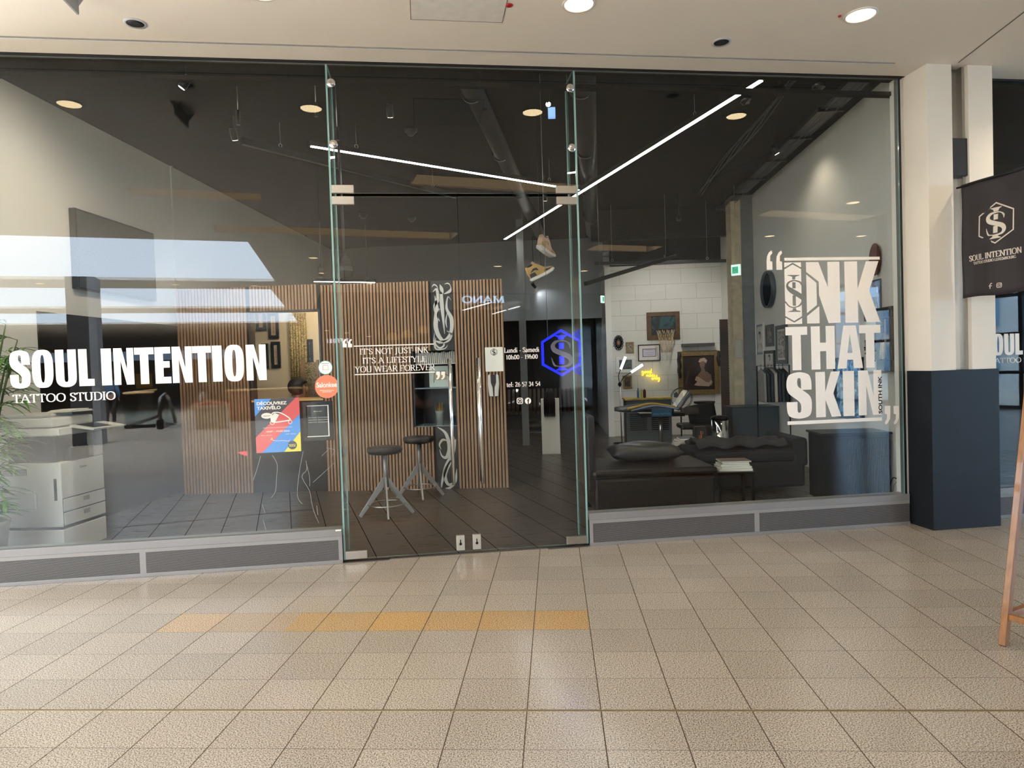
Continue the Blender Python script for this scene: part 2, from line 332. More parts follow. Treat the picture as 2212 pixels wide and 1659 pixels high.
# heavy condensed capitals, cap height 1: convex or simple outlines plus ribbons
def sup(cx, cz, a, b, n, k=44):
    return [(cx+a*math.copysign(abs(math.cos(t))**(2/n), math.cos(t)), cz+b*math.copysign(abs(math.sin(t))**(2/n), math.sin(t))) for t in [2*PI*(i+.5)/k for i in range(k)]]
def heavy(ch, w):
    """returns list of ('p', outline) and ('s', points, widths, closed) in a box w x 1"""
    st = .215
    if ch == 'I': return [('p', [(0, 0), (0, 1), (w, 1), (w, 0)])]
    if ch == 'L': return [('p', [(0, 0), (0, 1), (st, 1), (st, .19), (w, .19), (w, 0)])]
    if ch == 'T': return [('p', [(0, 1), (w, 1), (w, .81), (w/2+st/2, .81), (w/2+st/2, 0), (w/2-st/2, 0), (w/2-st/2, .81), (0, .81)])]
    if ch == 'E': return [('p', [(0, 0), (0, 1), (w, 1), (w, .82), (st, .82), (st, .61), (w*.93, .61), (w*.93, .43), (st, .43), (st, .18), (w, .18), (w, 0)])]
    if ch == 'N': return [('p', [(0, 0), (0, 1), (w*.41, 1), (w*.66, .40), (w*.66, 1), (w, 1), (w, 0), (w*.62, 0), (w*.34, .66), (w*.34, 0)])]
    if ch == 'H': return [('p', [(0, 0), (0, 1), (.22, 1), (.22, .62), (w-.22, .62), (w-.22, 1), (w, 1), (w, 0), (w-.22, 0), (w-.22, .42), (.22, .42), (.22, 0)])]
    if ch == 'A': return [('p', [(0, 0), (w*.26, 1), (w*.5, 1), (w*.5, .80), (w*.40, .36), (w*.5, .36), (w*.5, .20), (w*.385, .20), (w*.355, 0)]),
                          ('p', [(w, 0), (w*.74, 1), (w*.5, 1), (w*.5, .80), (w*.60, .36), (w*.5, .36), (w*.5, .20), (w*.615, .20), (w*.645, 0)])]
    if ch == 'K': return [('p', [(0, 0), (0, 1), (st*1.05, 1), (st*1.05, .0)]), ('p', [(st*1.05, .38), (st*1.05, .55), (w*.62, 1), (w*.98, 1), (w*.70, .52), (w, 0), (w*.62, 0)])]
    if ch == 'O': return [('r', sup(w/2, .5, w/2, .512, 3.0), sup(w/2, .5, w/2-.212, .372, 2.8))]
    if ch == 'U':
        o = [(0, .3), (.004, .2), (.025, .11), (.08, .04), (w*.32, -.002), (w/2, -.012), (w*.68, -.002), (w-.08, .04), (w-.025, .11), (w-.004, .2), (w, .3)]
        i = [(w-.212, .25), (w-.214, .18), (w/2+.03, .135), (w/2, .128), (w/2-.03, .135), (.214, .18), (.212, .25)]
        return [('p', [(0, 1)]+crom(o, 4)+[(w, 1), (w-.212, 1)]+crom(i, 4)+[(.212, 1)])]
    if ch == 'S':
        A = [(1, .62), (1, .74), (.97, .87), (.86, .965), (.5, 1.012), (.15, .965), (.035, .87), (0, .74), (.03, .62), (.14, .52), (.42, .40), (.54, .33), (.575, .26), (.57, .18), (.545, .135), (.49, .122), (.44, .14), (.425, .20), (.425, .36)]
        B = [(0, .36), (0, .24), (.03, .12), (.15, .032), (.5, -.012), (.86, .032), (.975, .13), (1.0, .26), (.985, .40), (.88, .51), (.60, .63), (.46, .70), (.43, .76), (.43, .82), (.45, .868), (.50, .882), (.56, .865), (.58, .80), (.58, .62)]
        return [('p', [(x_*w, z_) for x_, z_ in crom(A, 4)+crom(B, 4)])]
    return []
def put_heavy(g, ch, x0, x1, z0, z1, y0=-.0025, y1=-.0008, mi=0, wn=None):
    h = z1-z0; w = (x1-x0)/h
    for it in heavy(ch, w):
        if it[0] == 'r':
            O_, I_ = it[1], it[2]; n = len(O_)
            for i in range(n):
                j = (i+1) % n; q = [O_[i], O_[j], I_[j], I_[i]]
                vs = [(g.bm.verts.new((x0+a*h, y0, z0+b*h)), g.bm.verts.new((x0+a*h, y1, z0+b*h))) for a, b in q]
                for fc in ([v[0] for v in vs], [v[1] for v in vs][::-1], (vs[0][0], vs[0][1], vs[1][1], vs[1][0]), (vs[2][0], vs[2][1], vs[3][1], vs[3][0])): g.bm.faces.new(fc).material_index = mi
            bmesh.ops.remove_doubles(g.bm, verts=g.bm.verts, dist=1e-6); continue
        if it[0] == 'p': g.prism([(x0+a*h, z0+b*h) for a, b in it[1]], y0, y1, mi)
        else: g.strip([(x0+a*h, z0+b*h) for a, b in it[1]], [q*h for q in it[2]], y0, y1, mi, it[3])
# roman capitals: skeleton strokes drawn with a broad nib, serifs added at straight ends
RO = {
 'A': (.72, [[(.06, 0), (.35, 1)], [(.35, 1), (.66, 0)], [(.17, .35), (.53, .35)]]), 'B': (.6, [[(.14, 0), (.14, 1)], '~', [(.14, .98), (.4, .95), (.47, .77), (.38, .56), (.14, .53)], '~', [(.14, .53), (.44, .5), (.55, .28), (.42, .04), (.14, .02)]]),
 'C': (.66, ['~', [(.60, .80), (.50, .94), (.34, .98), (.12, .80), (.07, .5), (.12, .20), (.34, .02), (.50, .06), (.60, .20)]]), 'D': (.7, [[(.14, 0), (.14, 1)], '~', [(.14, .98), (.42, .95), (.62, .75), (.62, .28), (.42, .05), (.14, .02)]]),
 'E': (.6, [[(.14, 0), (.14, 1)], [(.14, .98), (.53, .98), (.53, .82)], [(.14, .52), (.42, .52)], [(.14, .02), (.55, .02), (.55, .2)]]), 'F': (.56, [[(.14, 0), (.14, 1)], [(.14, .98), (.52, .98), (.52, .82)], [(.14, .5), (.42, .5)]]),
 'G': (.72, ['~', [(.62, .80), (.50, .95), (.34, .98), (.12, .80), (.07, .5), (.12, .20), (.34, .02), (.52, .05), (.62, .18)], [(.62, .06), (.62, .42)]]), 'I': (.3, [[(.15, 0), (.15, 1)]]),
 'J': (.38, ['|', [(.22, 1), (.22, .1)], '~', [(.22, .2), (.20, -.05), (.10, -.14), (.03, -.08)]]), 'K': (.68, [[(.14, 0), (.14, 1)], [(.14, .45), (.54, 1)], [(.27, .62), (.60, 0)]]), 'L': (.58, [[(.14, 0), (.14, 1)], [(.14, .02), (.53, .02), (.53, .2)]]),
 'M': (.86, [[(.10, 0), (.14, 1)], [(.14, 1), (.42, .05)], [(.42, .05), (.70, 1)], [(.70, 1), (.74, 0)]]), 'N': (.76, [[(.12, 0), (.12, 1)], ['n', (.12, 1), (.63, 0)], ['n', (.63, 0), (.63, 1)]]),
 'O': (.78, ['o', [(.39, .99), (.14, .82), (.08, .5), (.14, .18), (.39, .01), (.64, .18), (.70, .5), (.64, .82)]]), 'R': (.66, [[(.14, 0), (.14, 1)], '~', [(.14, .98), (.42, .95), (.50, .75), (.40, .53), (.14, .5)], [(.3, .5), (.60, 0)]]),
 'S': (.52, ['~', [(.43, .74), (.40, .92), (.26, .98), (.10, .88), (.11, .68), (.27, .53), (.43, .36), (.43, .13), (.27, .02), (.12, .08), (.08, .26)]]), 'T': (.62, [[(.31, 0), (.31, .98)], ['n', (.05, .80), (.05, .98), (.57, .98), (.57, .80)]]),
 'U': (.72, ['|', [(.13, 1), (.13, .3)], '~', [(.13, .32), (.18, .08), (.36, .0), (.54, .08), (.58, .32)], '|', [(.58, .3), (.58, 1)]]), 'V': (.68, [[(.06, 1), (.34, 0)], [(.34, 0), (.62, 1)]]),
 'W': (.98, [[(.06, 1), (.28, 0)], [(.28, 0), (.49, .95)], [(.49, .95), (.70, 0)], [(.70, 0), (.92, 1)]]), 'X': (.66, [[(.06, 1), (.58, 0)], [(.08, 0), (.56, 1)]]), 'Y': (.66, [[(.06, 1), (.33, .48)], [(.33, .48), (.60, 1)], [(.33, .48), (.33, 0)]]), "'": (.2, [['n', (.1, 1), (.1, .76)]]), '-': (.4, [['n', (.06, .32), (.32, .32)]]),
 ':': (.26, [['n', (.12, 0), (.12, .12)], ['n', (.12, .42), (.12, .54)]]), ' ': (.3, []), 'u': (.58, [['n', (.13, .62), (.13, .2)], '~', [(.13, .24), (.16, .06), (.28, .02), (.40, .08), (.45, .2)], ['n', (.45, 0), (.45, .62)]]),
 'n': (.58, [[(.13, 0), (.13, .62)], '~', [(.13, .42), (.22, .6), (.36, .6), (.44, .42)], [(.44, .45), (.44, 0)]]), 'd': (.56, ['~', [(.42, .5), (.28, .6), (.13, .5), (.09, .3), (.13, .08), (.26, 0), (.42, .12)], ['n', (.44, 0), (.44, 1)]]),
 'i': (.28, [[(.14, 0), (.14, .62)], ['n', (.14, .82), (.14, .94)]]), 'a': (.48, ['~', [(.1, .5), (.2, .62), (.34, .56), (.36, .4)], ['n', (.36, .42), (.36, 0)], '~', [(.36, .36), (.2, .32), (.08, .2), (.1, .04), (.2, 0), (.36, .14)]]),
 'm': (.88, [[(.13, 0), (.13, .62)], '~', [(.13, .42), (.22, .6), (.35, .6), (.43, .42)], [(.43, .45), (.43, 0)], '~', [(.43, .42), (.53, .6), (.66, .6), (.73, .42)], [(.73, .45), (.73, 0)]]), 'e': (.5, ['~', [(.1, .34), (.42, .34), (.38, .56), (.25, .62), (.11, .5), (.08, .3), (.12, .08), (.26, 0), (.42, .12)]]),
 't': (.36, [['n', (.16, .8), (.16, .15)], '~', [(.16, .2), (.2, .02), (.32, .06)], ['n', (.04, .6), (.3, .6)]]), 'l': (.28, [[(.14, 0), (.14, 1)]]), 'h': (.58, [[(.13, 0), (.13, 1)], '~', [(.13, .42), (.22, .6), (.36, .6), (.44, .42)], [(.44, .45), (.44, 0)]]),
 '0': (.54, ['o', [(.26, .95), (.12, .8), (.08, .48), (.12, .15), (.26, .01), (.40, .15), (.44, .48), (.40, .8)]]), '1': (.42, [[(.2, 0), (.2, .95)], ['n', (.08, .82), (.2, .95)]]), '2': (.52, ['~', [(.08, .74), (.14, .92), (.28, .96), (.41, .86), (.40, .66), (.24, .36), (.07, .03)], ['n', (.07, .03), (.45, .03), (.45, .16)]]),
 '3': (.5, ['~', [(.08, .8), (.22, .96), (.38, .84), (.34, .6), (.18, .52)], '~', [(.18, .52), (.40, .46), (.42, .18), (.24, 0), (.07, .12)]]), '4': (.54, [['n', (.34, 0), (.34, .95), (.06, .3), (.48, .3)]]), '5': (.5, [['n', (.42, .94), (.14, .94), (.11, .56)], '~', [(.11, .56), (.28, .6), (.42, .44), (.40, .16), (.22, 0), (.07, .1)]]),
 '6': (.52, ['~', [(.40, .9), (.22, .76), (.09, .46), (.1, .16), (.24, .01), (.40, .12), (.42, .38), (.28, .54), (.12, .44)]]), '7': (.5, [['n', (.07, .78), (.09, .94), (.44, .94), (.2, 0)]]), '9': (.52, ['~', [(.12, .05), (.32, .2), (.42, .5), (.42, .8), (.28, .95), (.12, .86), (.09, .62), (.22, .44), (.40, .54)]])}
def roman_strokes(s, thick=.125, thin=.05):
    out = []; x = 0
    for ch in s:
        adv, items = RO.get(ch, RO[' ']); mode = None
        for it in items:
            if isinstance(it, str): mode = it; continue
            ser = True; pts = list(it)
            if pts[0] == 'n': ser = False; pts = pts[1:]
            closed = mode == 'o'
            if mode in ('~', 'o'): P = crom(pts, 5, closed); ser = False
            else: P = pts
            if mode == '|': ser = 'top'
            mode = None
            segs = [P] if len(P) > 4 or closed else [[P[i], P[i+1]] for i in range(len(P)-1)]
            for S in segs:
                W = []
                for i in range(len(S)):
                    a = S[i-1] if (i or closed) else S[i]; b = S[(i+1) % len(S)] if (i < len(S)-1 or closed) else S[i]
                    dx, dz = b[0]-a[0], b[1]-a[1]; l = math.hypot(dx, dz) or 1
                    v = abs(dz)/l; up = (dx*dz > 0) and len(S) == 2 and abs(dx) > .1*abs(dz)          # rising diagonals are thin
                    W.append(thin+(thick-thin)*(0.25 if up else v**1.4))
                out.append(([(x+p[0], p[1]) for p in S], W, closed))
                if ser and len(S) == 2 and abs(S[0][1]-S[1][1]) > .3:
                    for p in S:
                        if p[1] in (0, 1) or (p[1] in (.62, .98) and ser is True and p[1] == .62):
                            if ser == 'top' and p[1] == 0: continue
                            if ch in 'AVWYM' and ((ch == 'A' and p[1] == 1) or (ch in 'VW' and p[1] == 0) or (ch == 'M' and 0 < p[0]-.1 < .6 and p[1] == 1)): continue
                            hw = .13 if p[1] in (0, 1) else .07; c = p[0] if p[1] != .62 else p[0]-.04
                            zz = .02 if p[1] == 0 else p[1]-.02
                            out.append(([(x+c-hw, zz), (x+c+hw, zz)], [.045, .045], False))
        x += adv
    return out, x
def roman(g, s, x0, x1, z0, h, y0=-.0025, y1=-.0008, mi=0, thick=.125, thin=.05):
    st, w = roman_strokes(s, thick, thin); k = (x1-x0)/w
    for P, W, cl in st: g.strip([(x0+p[0]*k, z0+p[1]*h) for p in P], [q*(h+k)/2 for q in W], y0, y1, mi, cl)
    return g
def sans(s, x0, x1, zc_, h, m, parent, name='text_line', y=-.001, bold=.0, thick=.0004, slant=0, rotz=None):
    """a line of the plain built-in letters as a mesh, fitted to x0..x1 and height h"""
    cu = bpy.data.curves.new('t', 'FONT'); cu.body = s; cu.extrude = .01; cu.offset = bold; cu.shear = slant
    ob = bpy.data.objects.new('t', cu); COL.objects.link(ob)
    dg = bpy.context.evaluated_depsgraph_get(); me = bpy.data.meshes.new_from_object(ob.evaluated_get(dg)); bpy.data.objects.remove(ob)
    xs = [v.co.x for v in me.vertices]; ys = [v.co.y for v in me.vertices]
    if not xs: return None
    ax, bx, ay, by = min(xs), max(xs), min(ys), max(ys)
    for v in me.vertices: v.co = (x0+(v.co.x-ax)/(bx-ax)*(x1-x0), y-thick*(v.co.z > 0), zc_+((v.co.y-ay)/(by-ay))*h)
    me.materials.clear(); me.materials.append(m); me.name = name
    return obj(name, me, m, parent) if False else _lk(name, me, parent)
def _lk(name, me, parent):
    o = bpy.data.objects.new(name, me); COL.objects.link(o)
    if parent is not None: o.parent = parent
    return o
def si_logo(cx, cz, R, y0, y1, ghex=None, gi=None, gs=None, hw=.13):
    """hexagon with a serif S wound over a capital I; R = half height"""
    k = .86
    H = [(0, 1), (k, .5), (k, -.5), (0, -1), (-k, -.5), (-k, .5)]
    if ghex is not None:
        for i in range(6):
            a, b = H[i], H[(i+1) % 6]; q = 1-hw
            ghex.prism([(cx+a[0]*R, cz+a[1]*R), (cx+b[0]*R, cz+b[1]*R), (cx+b[0]*R*q, cz+b[1]*R*q), (cx+a[0]*R*q, cz+a[1]*R*q)], y0, y1)
    if gi is not None:
        for z0, z1 in ((.16, .42), (-.48, -.15)): gi.prism([(cx-.1*R, cz+z0*R), (cx+.1*R, cz+z0*R), (cx+.1*R, cz+z1*R), (cx-.1*R, cz+z1*R)], y0, y1)
        for s in (1, -1):
            gi.prism([(cx+a*R, cz+s*b*R) for a, b in ((-.1, .56), (.1, .56), (.14, .66), (.26, .72), (.26, .745), (-.26, .745), (-.26, .72), (-.14, .66))], y0, y1)
    if gs is not None:
        P = [(.37, .18, .02), (.36, .34, .10), (.22, .47, .06), (0, .51, .09), (-.25, .46, .16), (-.37, .30, .24), (-.30, .12, .28), (-.02, -.02, .28), (.30, -.17, .28), (.40, -.36, .24), (.30, -.53, .14), (.05, -.58, .09), (-.20, -.56, .06), (-.34, -.50, .10), (-.44, -.20, .02)]
        C = crom(P, 6); gs.strip([(cx+c[0]*R, cz+c[1]*R) for c in C], [max(.02, c[2]*.74)*R for c in C], y0-.001 if y1 > y0 else y0+.001, y1)
def quote(g, x, z, w, h, y0, y1, flip=1):
    # heavy single quote mark; flip=1 opening (square foot below), -1 closing
    pts = [(0, 0), (1, 0), (1, .42), (.62, .45), (.66, .72), (1.05, .86), (.92, 1.0), (.45, .90), (.08, .68), (0, .4)]
    if flip < 0: pts = [(1-a, -b) for a, b in pts]
    g.prism([(x+a*w, z+b*h) for a, b in pts], y0, y1)

# ================================================================ mall floor, ceiling, walls
g = G(); fl = lambda X: FO+X*math.tan(FA)
g.poly([(-30, -60, 0), (30, -60, 0), (30, fl(30), 0), (-30, fl(-30), 0)]); struct('floor', g, granite_floor())
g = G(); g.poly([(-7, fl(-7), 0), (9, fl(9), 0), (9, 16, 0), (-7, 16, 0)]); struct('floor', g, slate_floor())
g = G(); yj = -3*TY
for a, b, mi in ((-.006, -.003, 0), (-.003, .003, 1), (.003, .006, 0)): g.box(-10, 10, yj+a, yj+b, 0, .0012+.0008*(mi == 0), mi)
tag(obj('expansion_joint', g, [mat('brass_strip', '#a8946c', .35, metal=.7), mat('joint_rubber', '#4a4038', .8)]), 'narrow brass expansion joint running across the beige tiles', 'floor joint', kind='structure')

SKY = [(-19.9, -8.2, -5.3, -.5) if False else (-16, -2.05, -11.72, -6.26), (-16, -1.75, -19.05, -13.4), (-16, -1.2, -26.3, -20.95)]
TRO = [(-2.94, 1.12, -5.5, -4.85), (-.28, 1.95, -1.95, -1.46), (-3.75, -2.13, -3.2, -2.78), (4.2, 5.7, -6.2, -5.5), (5.7, 7.9, -2.65, -2.2)]
xs = sorted(set([-20., -8.6, 18.]+[a for o in SKY+TRO for a in o[:2]])); ys = sorted(set([-50., -5.2, -1.3]+[a for o in SKY+TRO for a in o[2:]]+[-11.]))
g = G()
for i in range(len(xs)-1):
    for j in range(len(ys)-1):
        mx_, my_ = (xs[i]+xs[i+1])/2, (ys[j]+ys[j+1])/2
        if (mx_ < -8.6 and my_ > -5.2): continue  # ceiling left open here to let added daylight in
        if any(o[0] < mx_ < o[1] and o[2] < my_ < o[3] for o in SKY+TRO): continue
        g.poly([(xs[i], ys[j], ZT), (xs[i+1], ys[j], ZT), (xs[i+1], ys[j+1], ZT), (xs[i], ys[j+1], ZT)])
g.poly([(-8.6, -1.3, ZT), (18, -1.3, ZT), (18, fl(18), ZT), (-8.6, fl(-8.6), ZT)])
for o, dx in zip(SKY, (.41, .44, .36)): g.poly([(o[1], o[3], ZT), (o[1]-dx, o[3], ZT), (o[1], o[2], ZT)])
for o in SKY:                                        # wells of the skylights
    h = .07
    for a, b in (((o[0], o[2]), (o[1], o[2])), ((o[1], o[2]), (o[1], o[3])), ((o[1], o[3]), (o[0], o[3])), ((o[0], o[3]), (o[0], o[2]))):
        g.poly([(a[0], a[1], ZT), (b[0], b[1], ZT), (b[0], b[1], ZT+h), (a[0], a[1], ZT+h)])
for o in TRO:                                        # closed light coves
    h = .16
    for a, b in (((o[0], o[2]), (o[1], o[2])), ((o[1], o[2]), (o[1], o[3])), ((o[1], o[3]), (o[0], o[3])), ((o[0], o[3]), (o[0], o[2]))):
        g.poly([(a[0], a[1], ZT), (b[0], b[1], ZT), (b[0], b[1], ZT+h), (a[0], a[1], ZT+h)])
    g.poly([(o[0], o[2], ZT+h), (o[1], o[2], ZT+h), (o[1], o[3], ZT+h), (o[0], o[3], ZT+h)])
struct('ceiling', g, M_CEIL)
M_COVE = emit('cove_glow', '#ffdcc4', 3.3); M_COVE2 = emit('cove_glow_dim', '#dcbd92', 1.5)  # glow painted on cove top and side in place of a hidden strip light
for k, o in enumerate(TRO):
    wd = o[3]-o[2]; g = G(); g.box(o[0]+.02, o[1]-.02, o[3]-.60*wd, o[3]-.01, ZT+.145, ZT+.155)
    tag(obj('cove_glow_sheet', g, M_COVE), 'glowing sheet standing in for warm cove light, mirrored in the shop glass', 'light', 'cove glow sheets')
    g = G(); g.box(o[0]+.02, o[1]-.02, o[2]+.002, o[2]+.010, ZT+.02, ZT+.145)
    tag(obj('cove_side_glow', g, M_COVE2), 'dim glowing strip standing in for light on a cove side, mirrored in the shop glass', 'light', 'cove side glow strips')
# shadow groove above the shop front, inspection hatch and little fittings (in the shop front's own u, v)
def fobj(name, g, ms, lab=None, cat=None, group=None, kind=None, loc=(0, 0, 0), parent=None, bevel=0):
    p = FW(*loc); o = obj(name, g, ms, parent, bevel)
    o.location = p; o.rotation_euler = (0, 0, FA)
    if lab: tag(o, lab, cat, group, kind)
    elif kind: o['kind'] = kind
    return o
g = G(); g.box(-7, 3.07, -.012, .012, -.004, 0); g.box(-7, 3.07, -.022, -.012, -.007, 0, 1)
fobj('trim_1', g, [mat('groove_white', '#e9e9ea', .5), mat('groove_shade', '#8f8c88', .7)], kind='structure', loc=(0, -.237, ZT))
g = G(); u0, u1, v0, v1 = -.90, -.265, -1.31, -.688
g.box(u0, u1, v0, v1, -.003, 0)
th = thing('ceiling_hatch', 'square white inspection hatch in the mall ceiling with scuff marks', 'hatch', FW((u0+u1)/2, (v0+v1)/2, ZT), FA)
g = G(); hw = (u1-u0)/2; g.box(-hw, hw, -hw, hw, -.003, 0); obj('panel', g, mat('hatch_paint', '#dedad4', .7, var=.06, vs=14), th)
g = G()
for s in (1, -1): g.box(-hw-.003, hw+.003, s*hw-.0025, s*hw+.0025, -.0035, 0); g.box(s*hw-.0025, s*hw+.0025, -hw, hw, -.0035, 0)
obj('frame_gap', g, mat('gap_dark', '#6b655e', .8), th)
for (px, py, r) in ((1100, 11, .026), (1814, 34, .012)):
    P = pz(px, py, ZT); g = G(); g.lathe([(r, 0), (r, -.004), (r*.6, -.009), (0, -.010)], n=20)
    tag(obj('ceiling_marker', g, mat('red_dot', '#a81e22', .4), loc=P), 'small red round marker on the ceiling '+('beside the inspection hatch' if px < 1500 else 'beside the right-hand downlight'), 'ceiling marker')
# downlights
M_LAMP = emit('downlight_glow', '#ffe2b0', 9)
def downlight(u, v, lab, first=[]):
    if not first:
        t = thing('downlight', lab, 'ceiling light', FW(u, v, ZT), FA, 'round downlights of the mall ceiling')
        g = G(); g.lathe([(.112, 0), (.112, -.006), (.098, -.009), (.094, -.003)], n=40, cap=False); obj('trim_ring', g, M_WPLAST, t)
        g = G(); g.lathe([(.094, -.003), (.06, -.001), (0, -.001)], n=40); obj('diffuser', g, M_LAMP, t)
        first.append(t)
    else: t = dup(first[0], FW(u, v, ZT), label=lab)
    ld = bpy.data.lights.new('downlight_beam', 'SPOT'); ld.energy = 36; ld.color = (1, .82, .60); ld.spot_size = 2.3; ld.spot_blend = .8; ld.shadow_soft_size = .08
    lo = bpy.data.objects.new('downlight_beam', ld); COL.objects.link(lo); lo.location = FW(u, v, ZT-.03); 
for k in range(-3, 3):
    lab = {0: 'round warm downlight cut off by the top edge above the doors', 1: 'round warm downlight at top right of the ceiling'}.get(k, 'round warm downlight of the mall ceiling seen only mirrored in the glass')
    downlight(.22+2.05*k, -.957, lab)
for P in ((6.67, -1.51), (7.24, -4.12), (9.21, -3.79), (-1.26, -7.85), (-.97, -10.05), (3, -8.5), (0.4, -12.), (5.5, -9), (-4.5, -12.5), (-2.6, -12.6), (-4.5, -20), (-7.5, -12.5)):
    q = Vector((P[0], P[1], 0))-ORG; downlight(q.dot(DU), q.dot(DN), 'round warm downlight of the mall ceiling seen only mirrored in the glass')
# ceiling speakers
t = thing('ceiling_speaker', 'small round black ceiling speaker with a pale rim, upper left', 'speaker', FW(-2.759, -.498, ZT), FA)
g = G(); g.lathe([(.072, 0), (.072, -.005), (.056, -.006)], n=30, cap=False); obj('rim', g, mat('speaker_rim', '#b9bcc2', .4), t)
g = G(); g.lathe([(.056, -.002), (.02, -.003), (0, -.003)], n=30); obj('grille', g, mat('speaker_grille', '#23252a', .5), t)
t2 = dup(t, FW(1.437, -.503, ZT), label='small round black ceiling speaker above the right-hand window')
# hanging sign at top left, seen edge-on
P = pz(171, 32, 3.80); d = pz(140, 0, 3.80)-P
t = thing('hanging_sign', 'corner of a pale double-sided sign hanging from the ceiling at the top left edge', 'sign', P, math.atan2(d.y, d.x))
obj('panel', G().box(0, .34, -.012, .0, 0, .121), mat('sign_panel', '#9c9a98', .5), t)
obj('bracket', G().prism([(-.05, .121), (.05, .121), (0, .05)], .0, .004, ax='x'), M_WPLAST, t); obj('bracket', G().prism([(-.05, .121), (.05, .121), (0, .05)], .33, .334, ax='x'), M_WPLAST, t)
# seam running over the ceiling at right
g = G(); A, B = pz(2070, 135, ZT), pz(2245, 0, ZT); d = (B-A).normalized(); n_ = Vector((-d.y, d.x, 0))*.006; B = B+d*2
g.poly([A-n_, B-n_, B+n_, A+n_]); o = struct('trim_2', g, mat('gap_dark', '#6b655e', .8)); o.location.z = -.002

# walls around the mall hall (most seen mirrored in the glass)
M_MW = mat('mall_wall_grey', '#cfccc6', .7)
M_DKW = mat('mall_dark_cladding', '#2e2c2c', .5)
g = G(); g.box(-20, -19.8, -50, -14, 0, ZT); g.box(-20, -11, -14.2, -14, 0, ZT) if False else None; struct('wall_left', g, M_MW)
g = G(); g.box(-10.6, -10.4, -5.5, 1, 0, .25); g.box(-10.6, -10.4, -5.5, 1, 3.8, ZT)  # made-up side glazing, added so sky light reaches the ceiling
g.box(-9.2, -9.1, -5.5, .2, 0, 1.35)  # low wall added to block bright outdoor floor from the mirrored view
for y in (-5.5, -3.9, -2.3, -.7): g.box(-10.58, -10.42, y-.05, y+.05, 0, ZT)
g.box(-20, -10.4, -5.7, -5.5, 0, ZT); struct('window_9', g, mat('mullion_dark', '#2b3038', .4))
g = G(); g.box(-20, -.8, -50.2, -50, 0, 2.9); g.box(-20, -.8, -50.2, -50, 3.6, ZT); g.box(-5.5, -.8, -50.2, -50, 2.9, 3.6);  struct('wall_back', g, M_DKW)
g = G(); g.box(-.8, -.6, -50, -20, 0, ZT); struct('wall_back_right', g, mat('mall_brown_cladding', '#4a4038', .6))
g = G(); g.box(-.8, 2.6, -14.2, -14, 0, ZT); g.box(5.9, 10.2, -14.2, -14, 0, ZT); g.box(2.6, 5.9, -14.2, -14, 3.9, ZT)
g.box(-.8, -.6, -20, -14, 0, ZT); g.box(-.8, 10.2, -20.2, -20, 0, ZT); g.box(10.2, 10.4, -20, -11.5, 0, ZT)
g.box(10.2, 16, -11.7, -11.5, 0, ZT); struct('wall_opposite', g, mat('opposite_shop_wall', '#3a3634', .6))
g = G(); g.box(-20, -5.5, -50.12, -50.10, 2.9, 3.6); struct('window_10', g, clear_mat('far_clerestory', (.22, .26, .30, 1)))
# dark shop windows opposite, with warm lit counters inside
g = G()
for a, b in ((-.4, 2.4), (6.1, 8), (8.2, 10)): g.box(a, b, -13.99, -13.96, .1, 2.9)
struct('window_1', g, mat('opposite_pane', '#15171a', .05, spec=.8))
g = G(); g.box(6.6, 15, -.01, .2, 0, ZT); fobj('wall_front_right', g, M_CEIL, kind='structure')
# left end of this side of the hall: wall beside the shop front
g = G(); g.box(-9, -1.0, 0, .2, 0, ZT); o = struct('wall_front_left', g, M_CEIL); o.location = FW(-4.1, 0, 0)-DU*1.1; o.rotation_euler = (0, 0, FA)
g = G(); g.box(-.3, 0, -14, .2, 0, ZT); o = struct('wall_left_end', g, M_MW); o.location = FW(-14.2, 0, 0); o.rotation_euler = (0, 0, FA)
# glazed right end of the hall: frames, panes, pale building beyond
g = G()
for y in [-11.5+i*1.25 for i in range(9)]: g.box(15.9, 16.05, y-.05, y+.05, 0, 3.9)
for z in (.04, .95, 1.95, 2.95, 3.88): g.box(15.92, 16.03, -11.5, fl(16), z-.04, z+.04)
struct('window_2', g, mat('mullion_dark', '#2b3038', .4))
g = G(); g.box(15.97, 15.985, -11.4, fl(16), .05, 3.85); struct('window_2_glazing', g, clear_mat('end_glazing', (.75, .86, .95, 1)))
bt = thing('office_building', 'pale office building with blue glazed windows beyond the end of the hall', 'building', (24, -5, 0))
g = G(); g.box(0, .6, -22, 24, -3, 4.2); g.box(0, .6, -22, 24, 5.6, 5.9); obj('facade', g, mat('office_facade', '#c4c6c4', .7), bt)
g = G()
for k in range(14):
    for r in range(2): g.box(-.05, 0, -21+k*3.1, -21+k*3.1+2.1, .5+r*2.0, 1.9+r*2.0)
obj('window', g, mat('office_glass', '#7f9bb5', .1, spec=.8), bt)

# ================================================================ shop front
SILL = .272; U0, U1, U2, U3 = -4.9, -1.567, .402, 3.30
def pane(name, u0, u1, z0, z1, lab, kind=None, v0=0., th=.012, parent=None):
    g = G(); w = u1-u0; h = z1-z0
    g.box(0, w, 0, th, 0, h, 1)
    g.bm.faces.ensure_lookup_table()
    for f in g.bm.faces:
        c = f.calc_center_median()
        if abs(c.y) < 1e-5: f.material_index = 0
        elif abs(c.y-th) < 1e-5: f.material_index = 1
        else: f.material_index = 2
    return g
def add_pane(n, u0, u1, z0, z1):
    o = fobj('window_%d' % n, pane('', u0, u1, z0, z1, ''), [GLASS, GCLR, GEDGE], kind='structure', loc=(u0, 0, z0)); return o
add_pane(3, U0, U1-.004, SILL, ZT-.008)
add_pane(4, U2+.004, U3-.013, SILL, ZT-.008)
add_pane(5, U1+.004, U2-.004, 2.905, ZT-.008)
add_pane(6, 3.99, 6.6, SILL, ZT-.008)
